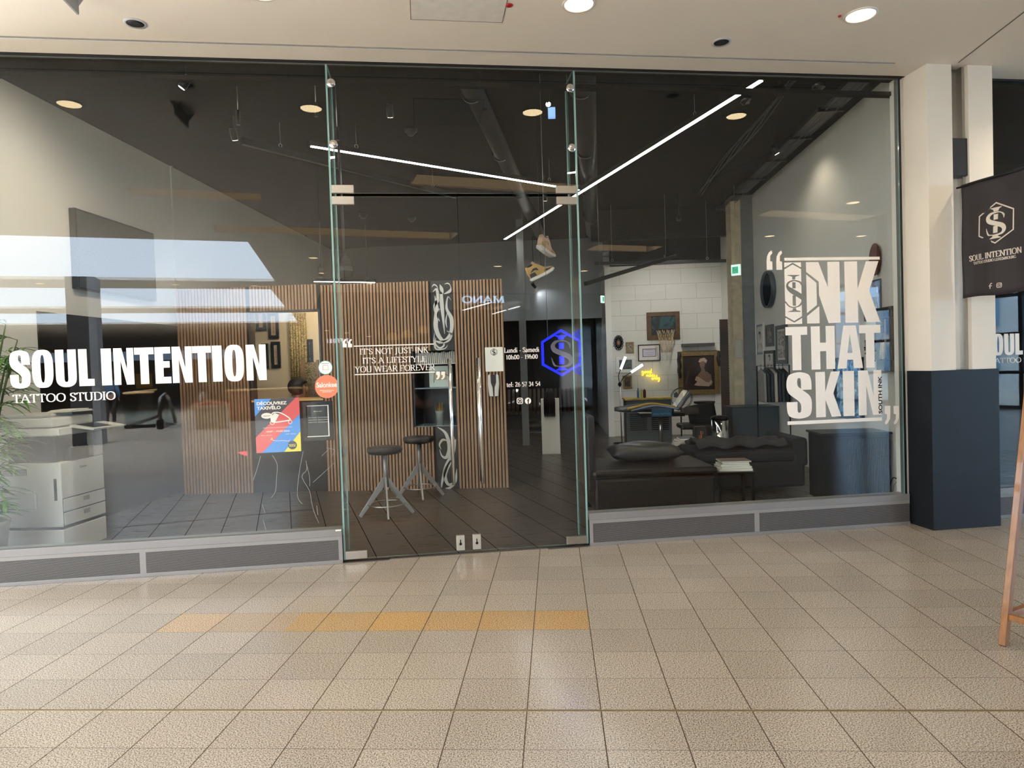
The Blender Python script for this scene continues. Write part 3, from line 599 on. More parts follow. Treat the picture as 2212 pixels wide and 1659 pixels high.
# glass fins either side of the doors
for n, u in ((7, U1), (8, U2)):
    g = G(); g.box(-.006, .006, .014, .325, .012, ZT-.008, 0)
    for f in g.bm.faces:
        c = f.calc_center_median()
        if abs(c.y-.014) < 1e-4 or abs(c.y-.325) < 1e-4 or c.z < .02 or c.z > ZT-.02: f.material_index = 2
        elif c.x > 0: f.material_index = 0
        else: f.material_index = 0
    fobj('window_%d' % n, g, [glass_mat('fin_glass', (.96, .985, .98, 1), .5), GCLR, GEDGE], kind='structure', loc=(u, 0, 0))
g = G()
for u in (U1, U2): g.box(u-.007, u+.007, -.003, .013, SILL if False else .02, ZT-.01)
fobj('trim_3', g, GEDGE, kind='structure')
# head frame, jambs
g = G(); g.box(U0, U3+.02, -.012, .03, ZT-.020, ZT); g.box(U3-.012, U3+.004, -.006, .0, .02, ZT-.02); fobj('trim_4', g, M_BLK, kind='structure')
g = G(); g.box(U0, U3-.02, -.004, .0, ZT-.026, ZT-.02); g.box(U3-.012, U3+.004, .0, .05, SILL, ZT-.02); fobj('trim_5', g, mat('jamb_grey', '#5c615f', .5), kind='structure')
g = G(); g.box(3.97, 6.6, -.012, .03, ZT-.02, ZT); fobj('trim_6', g, M_BLK, kind='structure')
g = G(); g.box(U0, U3+.3, .10, .16, 3.80, 3.835); fobj('curtain_rail', g, M_BLACK, 'thin black bar running along the whole window head inside', 'rail')  # plain black bar drawn for the dark line below the window head
# sill heaters with perforated fronts
def sill(u0, u1, divs, lab):
    t = thing('perforated_sill', lab, 'window sill', FW(u0, 0, 0), FA); L = u1-u0
    g = G(); g.box(0, L, -.03, .10, .215, SILL-.002); g.box(0, L, -.034, .0, 0, .028); obj('casing', g, M_GREY, t, bevel=.002)
    g = G(); g.box(.02, L-.02 if u1 < 0 else L, -.026, -.020, .028, .192); obj('perforated_panel', g, perforated(), t)
    g = G(); g.box(.0, L, -.0275, -.02, .188, .2155); g.box(0, .028, -.0285, -.02, .02, .22); 
    if u1 < 0: g.box(L-.03, L, -.0285, -.02, .02, .22)
    for d in divs: g.box(d-u0-.022, d-u0+.022, -.0272, -.02, .028, .19)
    obj('panel_rim', g, mat('sill_rim', '#94908e', .45, metal=.2), t)
    g = G(); g.box(0, L, -.018, .10, .01, .215); obj('heater_core', g, M_BLK, t)
sill(U0, U1-.012, [pv(312, 1215)[0]], 'grey perforated metal sill box under the left-hand shop window')
sill(U2+.014, U3+.01, [pv(1632, 1130)[0]], 'grey perforated metal sill box under the right-hand shop window')
sill(3.99, 6.6, [], 'grey perforated metal sill box right of the pillar')
# sticker on left sill end
g = G(); a = pv(733, 1143); g.box(-.022, .022, -.001, 0, -.006, .006); fobj('sill_sticker', g, M_PAPER, 'tiny white sticker on the right end of the left sill', 'sticker', loc=(a[0]-.004, -.0305, .264))

# ---------------------------------------------------------------- double glass door
UM = -.582
def leaf(u0, u1, hinge, lab):
    t = thing('glass_door', lab, 'door', FW(u0, 0, .022), FA, 'two leaves of the glass door'); w = u1-u0; h = 2.878-.022
    g = pane('', u0, u1, .022, 2.878, ''); obj('glass_leaf', g, [GLASS, GCLR, GEDGE], t)
    hx0, hx1 = (0.002, .17) if hinge < 0 else (w-.17, w-.002)
    for z0, z1, n in ((h-.062, h, 'hinge_patch'), (0, .062, 'hinge_patch')):
        g = G(); g.box(hx0, hx1, -.010, .022, z0, z1); obj(n, g, M_STEEL, t, bevel=.002)
    x0 = w-.098 if hinge < 0 else .028; p = obj('lock_plate', G().box(x0, x0+.066, -.010, .022, .012, .132), mat('pale_steel', '#c9c5bb', .35, metal=.6), t, bevel=.002)
    g = G(); g.lathe([(.011, 0), (.011, .003), (0, .003)], n=16); g.xf(Matrix.Rotation(PI/2, 4, 'X')); g.box(-.004, .004, -.003, 0, .004, .035)
    o = obj('keyhole', g, M_BLKM, p); o.location = (x0+.033, -.010, .065)
    hx = pv(975, 900)[0]-u0 if hinge < 0 else pv(1037, 900)[0]-u0
    zt, zb = 1.585-.022, .575-.022
    for side in (-1, 1):
        y = -.055 if side < 0 else .067
        g = G(); g.cyl((hx, y, zb), (hx, y, zt), .0125, 20)
        for z in (zb+.14, zt-.14): g.cyl((hx, -.0 if side < 0 else .012, z), (hx, y, z), .008, 12)
        obj('bar_handle', g, M_CHROME, t)
    return t
leaf(U1+.006, UM-.003, -1, 'left leaf of the clear glass double door, carrying the white lifestyle quote')
leaf(UM+.003, U2-.006, 1, 'right leaf of the clear glass double door, carrying the white opening hours')
for u0, u1, lab in ((U1+.008, U1+.176, 'brushed steel hinge patch above the left door leaf'), (U2-.178, U2-.008, 'brushed steel hinge patch above the right door leaf')):
    g = G(); g.box(u0, u1, -.010, .022, 2.904, 2.966); fobj('hinge_patch', g, M_STEEL, lab, 'door fitting', bevel=.002)
for u, lab in ((U1+.20, 'left'), (U2-.14, 'right')):
    t = thing('floor_hinge_cover', 'thin dark steel floor hinge plate under the %s door leaf' % lab, 'door fitting', FW(u, 0, 0), FA)
    g = G(); g.prism([(-.2, -.035), (.14, -.035), (.155, 0), (.14, .035), (-.2, .035)], 0, .006, ax='z'); obj('plate', g, mat('dull_steel', '#6e6a66', .4, metal=.8), t)
g = G(); g.box(U1, U2, -.004, .018, 0, .006); fobj('threshold', g, mat('dull_steel', '#6e6a66', .4, metal=.8), kind='structure')
# round clamps holding fins to transom
for k, (px, py, u) in enumerate(((717, 180, U1+.035), (723, 312, U1+.035), (1231, 191, U2-.035), (1234, 320, U2-.035))):
    z = pv(px, py)[2]; lab = ('upper', 'lower')[k % 2]+' round steel glass clamp at the top of the '+('left' if k < 2 else 'right')+' fin'
    t = thing('glass_clamp', lab, 'clamp', FW(u, -.016, z), FA, 'round glass clamps')
    g = G(); g.lathe([(.034, 0), (.034, .012), (.030, .016), (0, .016)], n=28); g.xf(Matrix.Rotation(PI/2, 4, 'X')); g.bm.transform(Matrix.Translation((0, .016, 0))); obj('disc', g, M_CHROME, t)
    g = G(); g.cyl((0, -.0025, 0), (0, .012, 0), .012, 14); g.box(-.035 if u < 0 else 0, 0 if u < 0 else .035, .028, .05, -.02, .02); obj('bolt', g, M_STEEL, t)

# ---------------------------------------------------------------- lettering on the panes
def lettering(name, label, u, z): return thing(name, label, 'window lettering', FW(u, 0, z), FA)
def heavy_line(t, u0r, z0r, items, zt, zb, mat_=M_WHITE):
    """items = (letter, px left, px right); zt/zb = (px x, px y) samples of the top and foot of the line"""
    z1 = pv(*zt)[2]; z0 = pv(*zb)[2]
    for ch, a, b in items:
        ua, ub = pv(a, zb[1])[0], pv(b, zb[1])[0]
        g = G(); put_heavy(g, ch, ua-u0r, ub-u0r, z0-z0r, z1-z0r); obj('letter', g, mat_, t)
zr = pv(300, 826)[2]; ur = pv(23, 837)[0]
t = lettering('shop_name_lettering', 'large white capitals reading SOUL INTENTION on the left window', ur, zr)
heavy_line(t, ur, zr, [('S', 23, 67), ('O', 71, 117), ('U', 122, 167), ('L', 172, 205), ('I', 221, 243), ('N', 248, 291), ('T', 293, 335), ('E', 337, 371), ('N', 374, 417), ('T', 418, 459), ('I', 461, 482), ('O', 487, 529), ('N', 534, 577)], (300, 751), (300, 830))
def roman_line(t, s, pxl, pyl_base, pxr, cap_px, u0r, z0r, **k):
    a = pv(pxl, pyl_base); b = pv(pxr, pyl_base); z1 = pv(pxl, pyl_base-cap_px)[2]
    g = G(); roman(g, s, a[0]-u0r, b[0]-u0r, a[2]-z0r, z1-a[2], **k); return obj('text_line', g, M_WHITE, t)
a = pv(28, 871); t = lettering('subtitle_lettering', 'thin white serif words TATTOO STUDIO under the big shop name', a[0], a[2]); roman_line(t, 'TATTOO STUDIO', 28, 871, 251, 18, a[0], a[2], thick=.14)
# quote on the left leaf
a = pv(765, 812); t = lettering('quote_lettering', 'white quote between two rules on the left door leaf', a[0], a[2])
for s, x0, yb, x1 in (("IT'S NOT JUST INK", 777, 766, 926), ("IT'S A LIFESTYLE", 783, 785.5, 922), ('YOU WEAR FOREVER', 767, 804.5, 940)): roman_line(t, s, x0, yb, x1, 12.5, a[0], a[2])
for (x0, x1, y) in ((764, 937, 747), (766, 940, 808)):
    p, q = pv(x0, y), pv(x1, y-.0); zc_ = pv((x0+x1)/2, y-1.5)[2]; g = G(); g.box(p[0]-a[0], q[0]-a[0], -.0025, -.0008, zc_-a[2]-.004, zc_-a[2]+.004); obj('rule', g, M_WHITE, t)
g = G()
for x in (740.5, 752): p = pv(x, 750.5); quote(g, p[0]-a[0], p[2]-a[2], .030, .066, -.0025, -.0008)
obj('quote_mark', g, M_WHITE, t)
g = G()
for x in (942, 953): p = pv(x, 802.5); quote(g, p[0]-a[0], p[2]-a[2], .030, .066, -.0025, -.0008, -1)
obj('quote_mark', g, M_WHITE, t)
# hours
a = pv(1089, 837); t = lettering('opening_hours_lettering', 'white opening hours and phone number on the right door leaf', a[0], a[2])
for s, x0, yb, x1, c in (('Lundi - Samedi', 1089, 762, 1165, 10.5), ('10h00 - 19h00', 1093, 776.5, 1162, 9.5), ('tel: 26 57 34 54', 1094, 836, 1168, 10)): roman_line(t, s, x0, yb, x1, c, a[0], a[2], thick=.14, thin=.07)
def insta(g, cx, cz, r, y0, y1):
    P = [(cx+r*.86*math.copysign(abs(math.cos(q))**.5, math.cos(q)), cz+r*.86*math.copysign(abs(math.sin(q))**.5, math.sin(q))) for q in [2*PI*i/28+.11 for i in range(28)]]
    g.strip(P, [r*.22]*28, y0, y1, 0, True); P = [(cx+r*.42*math.cos(2*PI*i/20), cz+r*.42*math.sin(2*PI*i/20)) for i in range(20)]; g.strip(P, [r*.19]*20, y0, y1, 0, True)
    g.prism([(cx+r*(.52+.12*math.cos(i)), cz+r*(.52+.12*math.sin(i))) for i in [2*PI*j/8 for j in range(8)]], y0, y1)
def fb_round(gw, gb, cx, cz, r, y0, y1):
    gw.prism([(cx+r*math.cos(2*PI*i/28), cz+r*math.sin(2*PI*i/28)) for i in range(28)], y0, y1)
    gb.strip([(cx+.05*r, cz-r*.98), (cx+.05*r, cz+.3*r), (cx+.12*r, cz+.52*r), (cx+.38*r, cz+.56*r)], [r*.3]*4, y0-.0012, y0); gb.strip([(cx-.28*r, cz+.12*r), (cx+.36*r, cz+.12*r)], [r*.24]*2, y0-.0012, y0)
b = pv(1123, 866); c = pv(1140.5, 866); r = .0265
g = G(); insta(g, b[0]-a[0], b[2]-a[2], r, -.0025, -.0008); obj('camera_icon', g, M_WHITE, t)
g = G(); gb = G(); fb_round(g, gb, c[0]-a[0], c[2]-a[2], r*.98, -.0020, -.0008); o = obj('round_icon', g, M_WHITE, t); obj('letter_f', gb, M_BLK, o)
# slogan on the right window
a = pv(1701, 918); ur, zr = a[0], a[2]
t = lettering('slogan_lettering', 'huge white block slogan INK THAT SKIN on the right window', ur, zr)
def pb(x, y): q = pv(x, y); return q[0]-ur, q[2]-zr
def band(items, top, foot):
    for ch, x0, x1 in items:
        z1 = pb(*top)[1]; z0 = pb(*foot)[1]; ym = foot[1]
        g = G(); put_heavy(g, ch, pb(x0, ym)[0], pb(x1, ym)[0], z0, z1); obj('letter', g, M_WHITE, t)
band([('K', 1826, 1901)], (1862, 564.5), (1862, 696.5))
band([('T', 1698, 1745), ('H', 1753, 1804), ('A', 1809, 1864), ('T', 1857, 1903)], (1800, 704), (1800, 797))
band([('S', 1700, 1754), ('K', 1763, 1817), ('I', 1822, 1846), ('N', 1855, 1905)], (1800, 802.5), (1800, 900))
# N of INK cut by the hexagon's corner
z1, z0 = pb(1780, 566)[1], pb(1780, 698)[1]; x0, x1 = pb(1742, 630)[0], pb(1814, 630)[0]; w_, h_ = x1-x0, z1-z0
def NP(l): return [(x0+p*w_, z0+q*h_) for p, q in l]
g = G(); g.prism(NP([(0, 1), (.37, 1), (.64, .58), (.64, 1), (1, 1), (1, 0), (.64, 0), (.37, .46), (.37, .68), (0, .84)]), -.0025, -.0008)
g.prism(NP([(0, .80), (.30, .66), (.30, .30), (0, .17)]), -.0025, -.0008); g.prism(NP([(0, 0), (0, .12), (.37, .28), (.37, 0)]), -.0025, -.0008); obj('letter', g, M_WHITE, t)
# I of INK: a block holding the S and I sign
x0, x1 = pb(1695, 630)[0], pb(1731, 630)[0]; z1, z0 = pb(1713, 567)[1], pb(1713, 700)[1]; w_, h_ = x1-x0, z1-z0

def seg_hit(x, z, C):
    for i in range(len(C)-1):
        (ax, az, aw), (bx, bz, bw_) = C[i], C[i+1]; dx, dz = bx-ax, bz-az; f = max(0, min(1, ((x-ax)*dx+(z-az)*dz)/(dx*dx+dz*dz+1e-12)))
        if math.hypot(x-ax-f*dx, z-az-f*dz) < (aw+(bw_-aw)*f)/2: return True
    return False
S1 = crom([(1.02, 1.50, .04), (.95, 1.30, .10), (.78, 1.20, .09), (.52, 1.16, .08), (.24, 1.28, .10), (.15, 1.50, .13), (.32, 1.74, .28), (.66, 1.98, .32), (1.0, 2.22, .30), (1.05, 2.45, .14), (.88, 2.75, .09), (.56, 2.87, .07), (.25, 2.80, .08), (.03, 2.52, .08)], 4)
def clear(x, z):
    if abs(z-(.07+.62*abs(x-.5))) < .055 or abs(z-(3.80-.62*abs(x-.53))) < .055: return True
    if .80 < z < .84 and .18 < x < .90: return True
    if .84 <= z < .97 and abs(x-.55) < .10+.25*((.97-z)/.13)**3: return True
    if 3.12 < z < 3.16 and .18 < x < .92: return True
    if 2.98 <= z <= 3.12 and abs(x-.56) < .10+.25*((z-2.98)/.14)**3: return True
    if abs(x-.555) < .10 and (.9 < z < 1.08 or 1.26 < z < 1.66 or 2.10 < z < 2.76 or 2.93 < z < 3.0): return True
    return seg_hit(x, z, S1)
g = G(); nx, nz = 46, 178; H_ = 3.94
for j in range(nz):
    i = 0
    while i < nx:
        if clear((i+.5)/nx, (j+.5)/nz*H_): i += 1; continue
        k = i
        while k < nx and not clear((k+.5)/nx, (j+.5)/nz*H_): k += 1
        g.poly([(x0+w_*i/nx, -.0025, z1-h_*j/nz), (x0+w_*k/nx, -.0025, z1-h_*j/nz), (x0+w_*k/nx, -.0025, z1-h_*(j+1)/nz), (x0+w_*i/nx, -.0025, z1-h_*(j+1)/nz)]); i = k
obj('emblem_letter', g, M_WHITE, t)
g = G(); p, q = pb(1694, 557), pb(1900, 552); g.prism([(p[0], p[1]), (q[0], p[1]), (q[0], p[1]-.025), (p[0], p[1]-.025)], -.0025, -.0008); obj('rule', g, M_WHITE, t)
g = G(); p, q = pb(1701, 918), pb(1905, 905); g.prism([(p[0], p[1]), (q[0], p[1]), (q[0], p[1]+.030), (p[0], p[1]+.030)], -.0025, -.0008); obj('rule', g, M_WHITE, t)
for x, y, f in ((1656, 583, 1), (1677, 583, 1), (1911, 877, -1), (1930, 877, -1)):
    p = pb(x, y); g = G(); quote(g, p[0], p[1], .052, .165, -.0025, -.0008, f); obj('quote_mark', g, M_WHITE, t)
g = G(); st, w_ = roman_strokes('I'); 
tx = sans('SOUTH INK', 0, .33, 0, .035, M_BLKM, t, 'small_words', bold=.03)
for v in tx.data.vertices: v.co = (pb(1905, 860)[0]-v.co.z-.001+.0, v.co.y-.0028, pb(1905, 893)[1]+v.co.x)
# mirrored-window letters right of the pillar
a = pv(2140, 768); t = lettering('second_shop_name_lettering', 'white SOUL INTENTION capitals on the window right of the pillar', a[0], a[2])
z0 = 0; h = pv(2170, 722)[2]-pv(2170, 768)[2]; x = pv(2122, 768)[0]-a[0]
for ch, w_ in (('S', .5), ('O', .52), ('U', .52), ('L', .40), (' ', .2), ('I', .26), ('N', .52), ('T', .48), ('E', .4), ('N', .52), ('T', .48), ('I', .26), ('O', .52), ('N', .52)):
    if ch != ' ': g = G(); put_heavy(g, ch, x, x+w_*h, 0, h); obj('letter', g, M_WHITE, t)
    x += (w_+.06)*h
g = G(); roman(g, 'TATTOO STUDIO', pv(2138, 785)[0]-a[0], pv(2138, 785)[0]-a[0]+.62, pv(2138, 785)[2]-a[2]-.0, .045); obj('text_line', g, M_WHITE, t)

# ---------------------------------------------------------------- notices on the glass (inside face)
def flat_thing(name, lab, cat, px0, py0, px1, py1, v=.013, thick=.002, group=None):
    """upright rectangle behind the glass; returns thing, width, height"""
    a = pv(px0, py1, v); b = pv(px1, py0, v); w, h = b[0]-a[0], b[2]-a[2]
    return thing(name, lab, cat, FW(a[0], v, a[2]), FA, group), w, h
t, w_, h_ = flat_thing('tricycle_taxi_poster', 'blue red and yellow bicycle taxi poster taped behind the left window', 'poster', 554, 859, 646, 979)
def PP(l): return [(p*w_, q*h_) for p, q in l]
K = {'k': mat('poster_slate', '#3a4149', .35), 'b': mat('poster_blue', '#3f8fe0', .35), 'r': mat('poster_red', '#d9585a', .35), 'y': mat('poster_yellow', '#e8d84a', .35)}
obj('sheet', G().prism(PP([(0, 0), (1, 0), (1, 1), (0, 1)]), .0005, .002), K['k'], t)
obj('blue_stripe', G().prism(PP([(.0, .68), (0, 1), (.38, 1)]), -.0002, .0005).prism(PP([(.13, 0), (.62, 0), (1, .37), (1, .70)]), -.0002, .0005), K['b'], t)
obj('red_stripe', G().prism(PP([(0, 0), (.13, 0), (1, .70), (1, 1), (.92, 1), (0, .29)]), -.0002, .0005), K['r'], t)
obj('yellow_corner', G().prism(PP([(.62, 0), (1, 0), (1, .37)]), -.0003, .0005), K['y'], t)
sans('DÉCOUVREZ', .05*w_, .72*w_, .885*h_, .075*h_, M_WHITE, t, 'headline', bold=.035); sans('LE', .37*w_, .43*w_, .868*h_, .012*h_, M_WHITE, t, 'small_text')
sans('TAXIVÉLO', .05*w_, .58*w_, .80*h_, .075*h_, M_WHITE, t, 'headline', bold=.035)
sans('18.07 - 19.09.2026', .24*w_, .76*w_, .375*h_, .03*h_, M_WHITE, t, 'date', bold=.012); sans('GRATUIT', .19*w_, .34*w_, .675*h_, .016*h_, M_BLK, t, 'small_text', y=-.0016, bold=.02)
sans('NAVETTE GRATUITE AU CENTRE VILLE', .17*w_, .82*w_, .455*h_, .012*h_, M_WHITE, t, 'small_text'); sans('BEVAL - BELVAL', .12*w_, .36*w_, .315*h_, .014*h_, M_WHITE, t, 'small_text'); sans('GARE - BELVAL', .66*w_, .9*w_, .325*h_, .014*h_, M_WHITE, t, 'small_text')
g = G(); g.prism([(w_*(.26+.12*math.cos(q)), h_*(.685+.055*math.sin(q))) for q in [2*PI*i/24 for i in range(24)]], -.0012, 0)
g.strip([(w_*a_, h_*b_) for a_, b_ in crom([(.36, .70), (.42, .74), (.55, .735), (.68, .68), (.78, .61), (.74, .585), (.6, .57), (.42, .56), (.36, .60), (.36, .70)], 4)], [.012*w_*2]*37, -.0016, 0)
g.prism(PP([(.36, .56), (.44, .56), (.54, .70), (.44, .73), (.36, .68)]), -.0012, 0)
for cx_, r_ in ((.38, .045), (.78, .04)): g.strip([(w_*(cx_+r_*math.cos(q)), h_*.555+w_*r_*math.sin(q)) for q in [2*PI*i/18 for i in range(18)]], [.012*w_]*18, -.002, 0, closed=True)
obj('tricycle_drawing', g, M_WHITE, t)
g = G(); g.prism([(w_*(.81+.1*math.cos(q)), h_*.12+w_*.1*math.sin(q)) for q in [2*PI*i/24 for i in range(24)]], -.001, 0); o = obj('round_badge', g, K['k'], t)
sans('MINETT', .73*w_, .89*w_, .125*h_, .014*h_, M_WHITE, t, 'badge_text', y=-.0012, bold=.02); sans('RIDE', .74*w_, .88*w_, .092*h_, .026*h_, K['y'], t, 'badge_text', y=-.0012, bold=.03)
g = G(); g.strip([(w_*a_, h_*b_) for a_, b_ in crom([(.33, .235), (.36, .27), (.37, .23), (.5, .21), (.6, .215), (.72, .20), (.76, .22)], 5)], [.009*w_]*31, -.0014, 0); obj('route_map', g, M_WHITE, t)
# price list frame
t, w_, h_ = flat_thing('price_list_frame', 'black framed price list hanging behind the left window beside the poster', 'notice', 656, 866, 718, 953, v=.03)
g = G()
for a_ in ((0, w_, 0, .03), (0, w_, h_-.03, h_), (0, .03, .03, h_-.03), (w_-.03, w_, .03, h_-.03)): g.box(a_[0], a_[1], -.006, .012, a_[2], a_[3])
obj('frame', g, M_BLK, t, bevel=.002)
obj('sheet', G().box(.03, w_-.03, .004, .01, .03, h_-.03), mat('slate_sheet', '#2e3335', .4), t)
g = G()
for a_ in ((.03, w_-.03, .03, .036), (.03, w_-.03, h_-.036, h_-.03), (w_-.04, w_-.032, .03, h_-.03)): g.box(a_[0], a_[1], -.002, .004, a_[2], a_[3])
obj('white_edge', g, M_WHITE, t)
sans('PRICE LIST', .36*w_, .64*w_, .735*h_, .022*h_, M_WHITE, t, 'headline', y=.0035)
for z_, s1 in ((.58, 'PETIT TATTOO'), (.52, 'MOYEN TATTOO'), (.46, 'GRAND TATTOO')):
    sans(s1, .18*w_, .46*w_, z_*h_, .018*h_, M_WHITE, t, 'text_line', y=.0035); sans('PRIX SUR DEMANDE', .5*w_, .84*w_, z_*h_, .018*h_, M_WHITE, t, 'text_line', y=.0035)
# round stickers
p = pv(706, 835); t = thing('booking_sticker', 'round coral booking sticker on the left window beside the doors', 'sticker', FW(p[0], 0, p[2]), FA); r = .091
def disc(r, y0, y1, n=40): return G().prism([(r*math.cos(2*PI*i/n), r*math.sin(2*PI*i/n)) for i in range(n)], y0, y1)
obj('disc', disc(r, -.0025, -.0008), mat('coral', '#ee7d5c', .45), t); sans('Salonkee', -r*.85, r*.85, -.006, .040, M_WHITE, t, 'word', y=-.0028, bold=.02)
g = G(); g.box(-.055, .055, -.0032, -.0025, -.032, -.029); g.box(-.035, .035, -.0032, -.0025, -.043, -.040); obj('text_line', g, M_WHITE, t)
p = pv(703, 794); t = thing('round_info_sticker', 'small round white sticker with a teal rim above the coral sticker', 'sticker', FW(p[0], 0, p[2]), FA)
obj('rim', disc(.055, -.002, -.0008), mat('teal_rim', '#5fa8a0', .45), t); obj('disc', disc(.050, -.0028, -.002), M_WHITE, t)
g = G()
for a_ in ((-.02, .02, .017, .019), (-.02, .02, -.019, -.017), (-.02, -.018, -.019, .019), (.018, .02, -.019, .019), (-.03, .03, .030, .033)): g.box(a_[0], a_[1], -.0034, -.0028, a_[2], a_[3])
obj('printed_frame', g, M_BLKM, t)
# A4 sheet with the emblem on the right leaf
t, w_, h_ = flat_thing('emblem_sheet', 'white paper sheet with a small hexagon emblem behind the right door leaf', 'notice', 1049, 749.5, 1086, 803, v=.0135)
obj('sheet', G().box(0, w_, 0, .0015, 0, h_), M_PAPER, t)
gh, gi, gs = G(), G(), G(); si_logo(w_*.5, h_*.80, .030, -.0008, 0, gh, gi, gs, .12)
obj('hexagon', gh, M_BLKM, t); obj('letter_i', gi, M_BLKM, t); obj('letter_s', gs, M_BLKM, t)
# small paper stickers / tape at left window foot
a = pv(525, 988, .02); t = thing('red_paper_corner', 'small torn red paper triangle behind the left window', 'paper', FW(pv(513, 987, .02)[0], .016, pv(513, 987, .02)[2]), FA)
obj('scrap', G().prism([(0, .035), (.072, -.0), (.072, .045)], 0, .001), mat('red_paper', '#e0474e', .5), t)

a = pv(620, 1060); t = thing('scratched_glass_marks', 'white hairline scratches low on the left window beside the doors', 'scratches', FW(a[0], -.0006, a[2]), FA)
for L_ in ([(563, 985), (555, 1012), (548, 1037)], [(588, 983), (598, 1003), (598, 1035), (595, 1060), (586, 1075)], [(661, 995), (662, 1015), (653, 1030), (668, 1060), (673, 1085), (679, 1105), (688, 1130)], [(722, 1000), (700, 1020), (677, 1042)], [(655, 975), (646, 1020), (643, 1070), (652, 1088)], [(662, 1002), (668, 1030), (670, 1050)], [(695, 985), (712, 968)], [(705, 968), (722, 972), (718, 985)], [(568, 1122), (574, 1145)], [(684, 1092), (686, 1112)], [(566, 1088), (572, 1108)]):
    q = [pv(*p) for p in L_]; P = [(b[0]-a[0]+.003*math.sin(i*2.3), b[2]-a[2]) for i, b in enumerate(q)]; g = G(); g.strip(crom(P, 3), [.0016]*(3*(len(P)-1)+1), -.0003, 0); obj('scratch', g, mat('scratch_white', '#c9cdcd', .6), t)
# ---------------------------------------------------------------- pillar at right
t = thing('pillar', 'white square pillar with a dark lower half right of the shop window', 'pillar', FW(3.354, -.255, 0), FA)
H1 = 1.355
g = G(); g.box(-.012, .625, -.012, .28, 0, H1); g.box(-.0, .6, 0, .2, 0, H1-.02)
obj('dark_cladding', g, mat('anthracite_cladding', '#15191e', .45, spec=.3, var=.12, vs=5, bump=.05, bs=200), t, bevel=.002)
g = G(); g.box(0, .232, 0, .28, H1, ZT); g.box(.385, .613, 0, .28, H1, ZT); obj('white_casing', g, mat('pillar_white', '#e4ddd0', .6, var=.02, vs=2), t, bevel=.002)
g = G(); g.box(.232, .385, .10, .28, H1, ZT); g.box(.232, .238, .02, .10, H1, ZT); g.box(.36, .385, .04, .10, H1, ZT); obj('steel_recess', g, M_STEEL, t)
g = G(); g.box(.236, .383, .015, .10, 3.00, 3.315); obj('black_box', g, M_BLK, t, bevel=.003)
t = thing('fabric_banner', 'black cloth banner with a white hexagon emblem hanging from the pillar', 'banner', (3.60, 2.10, 1.955))
bw = .545; bh = .945
dirb = Vector((3.775-3.60, 1.585-2.10, 0)).normalized(); t.rotation_euler = (0, 0, math.atan2(dirb.y, dirb.x)); 
g = G(); n = 26; m_ = 18; V = {}
def by(x, z): return .012*math.sin(x*16+z*2)*(.4+.6*(1-z/bh))+.006*math.sin(z*9+1)
for side in (0, .003):
    for i in range(n+1):
        for j in range(m_+1):
            x_, z_ = bw*i/n, bh*j/m_; V[(side, i, j)] = g.bm.verts.new((x_, by(x_, z_)+side, z_+.006*math.sin(x_*14)*(1-z_/bh)))
for i in range(n):
    for j in range(m_):
        for side in (0, .003): f = g.bm.faces.new((V[(side, i, j)], V[(side, i+1, j)], V[(side, i+1, j+1)], V[(side, i, j+1)])); f.smooth = True
for i in range(n):
    for j in (0, m_): g.bm.faces.new((V[(0, i, j)], V[(0, i+1, j)], V[(.003, i+1, j)], V[(.003, i, j)]))
for j in range(m_):
    for i in (0, n): g.bm.faces.new((V[(0, i, j)], V[(0, i, j+1)], V[(.003, i, j+1)], V[(.003, i, j)]))
cloth = obj('cloth', g, mat('banner_cloth', '#272225', .65, bump=.1, bs=200), t)
M_PRN = mat('banner_print', '#cfc6bb', .7)
def drape(o):
    for v in o.data.vertices: v.co.y += by(v.co.x, v.co.z)
gh, gi, gs = G(), G(), G(); si_logo(bw*.56, bh*.60, .165, -.003, -.001, gh, gi, gs, .07)
for nm, gg in (('hexagon', gh), ('letter_i', gi), ('letter_s', gs)): drape(obj(nm, gg, M_PRN, cloth))
g = G(); roman(g, 'SOUL INTENTION', bw*.12, bw*.93, bh*.315, .046, -.003, -.001, thick=.16, thin=.07); drape(obj('word_line', g, M_PRN, cloth))
g = G(); roman(g, 'TATTOO STUDIO LUXEMBOURG', bw*.19, bw*.84, bh*.282, .021, -.003, -.001, thick=.16, thin=.08); drape(obj('word_line', g, M_PRN, cloth))
g = G(); insta(g, bw*.60, bh*.075, .021, -.003, -.001); g.strip([(bw*.46, bh*.055), (bw*.46, bh*.085), (bw*.475, bh*.098), (bw*.495, bh*.098)], [.007]*4, -.003, -.001); g.strip([(bw*.44, bh*.078), (bw*.49, bh*.078)], [.006]*2, -.003, -.001); drape(obj('icons', g, M_PRN, cloth))
g = G(); g.cyl((-.035, 0, bh-.015), (bw+.03, 0, bh-.015+.0), .008, 12); g.ball((bw+.035, 0, bh-.015), .014, .014, .014, 12, 8); obj('rod', g, M_BLKM, t)
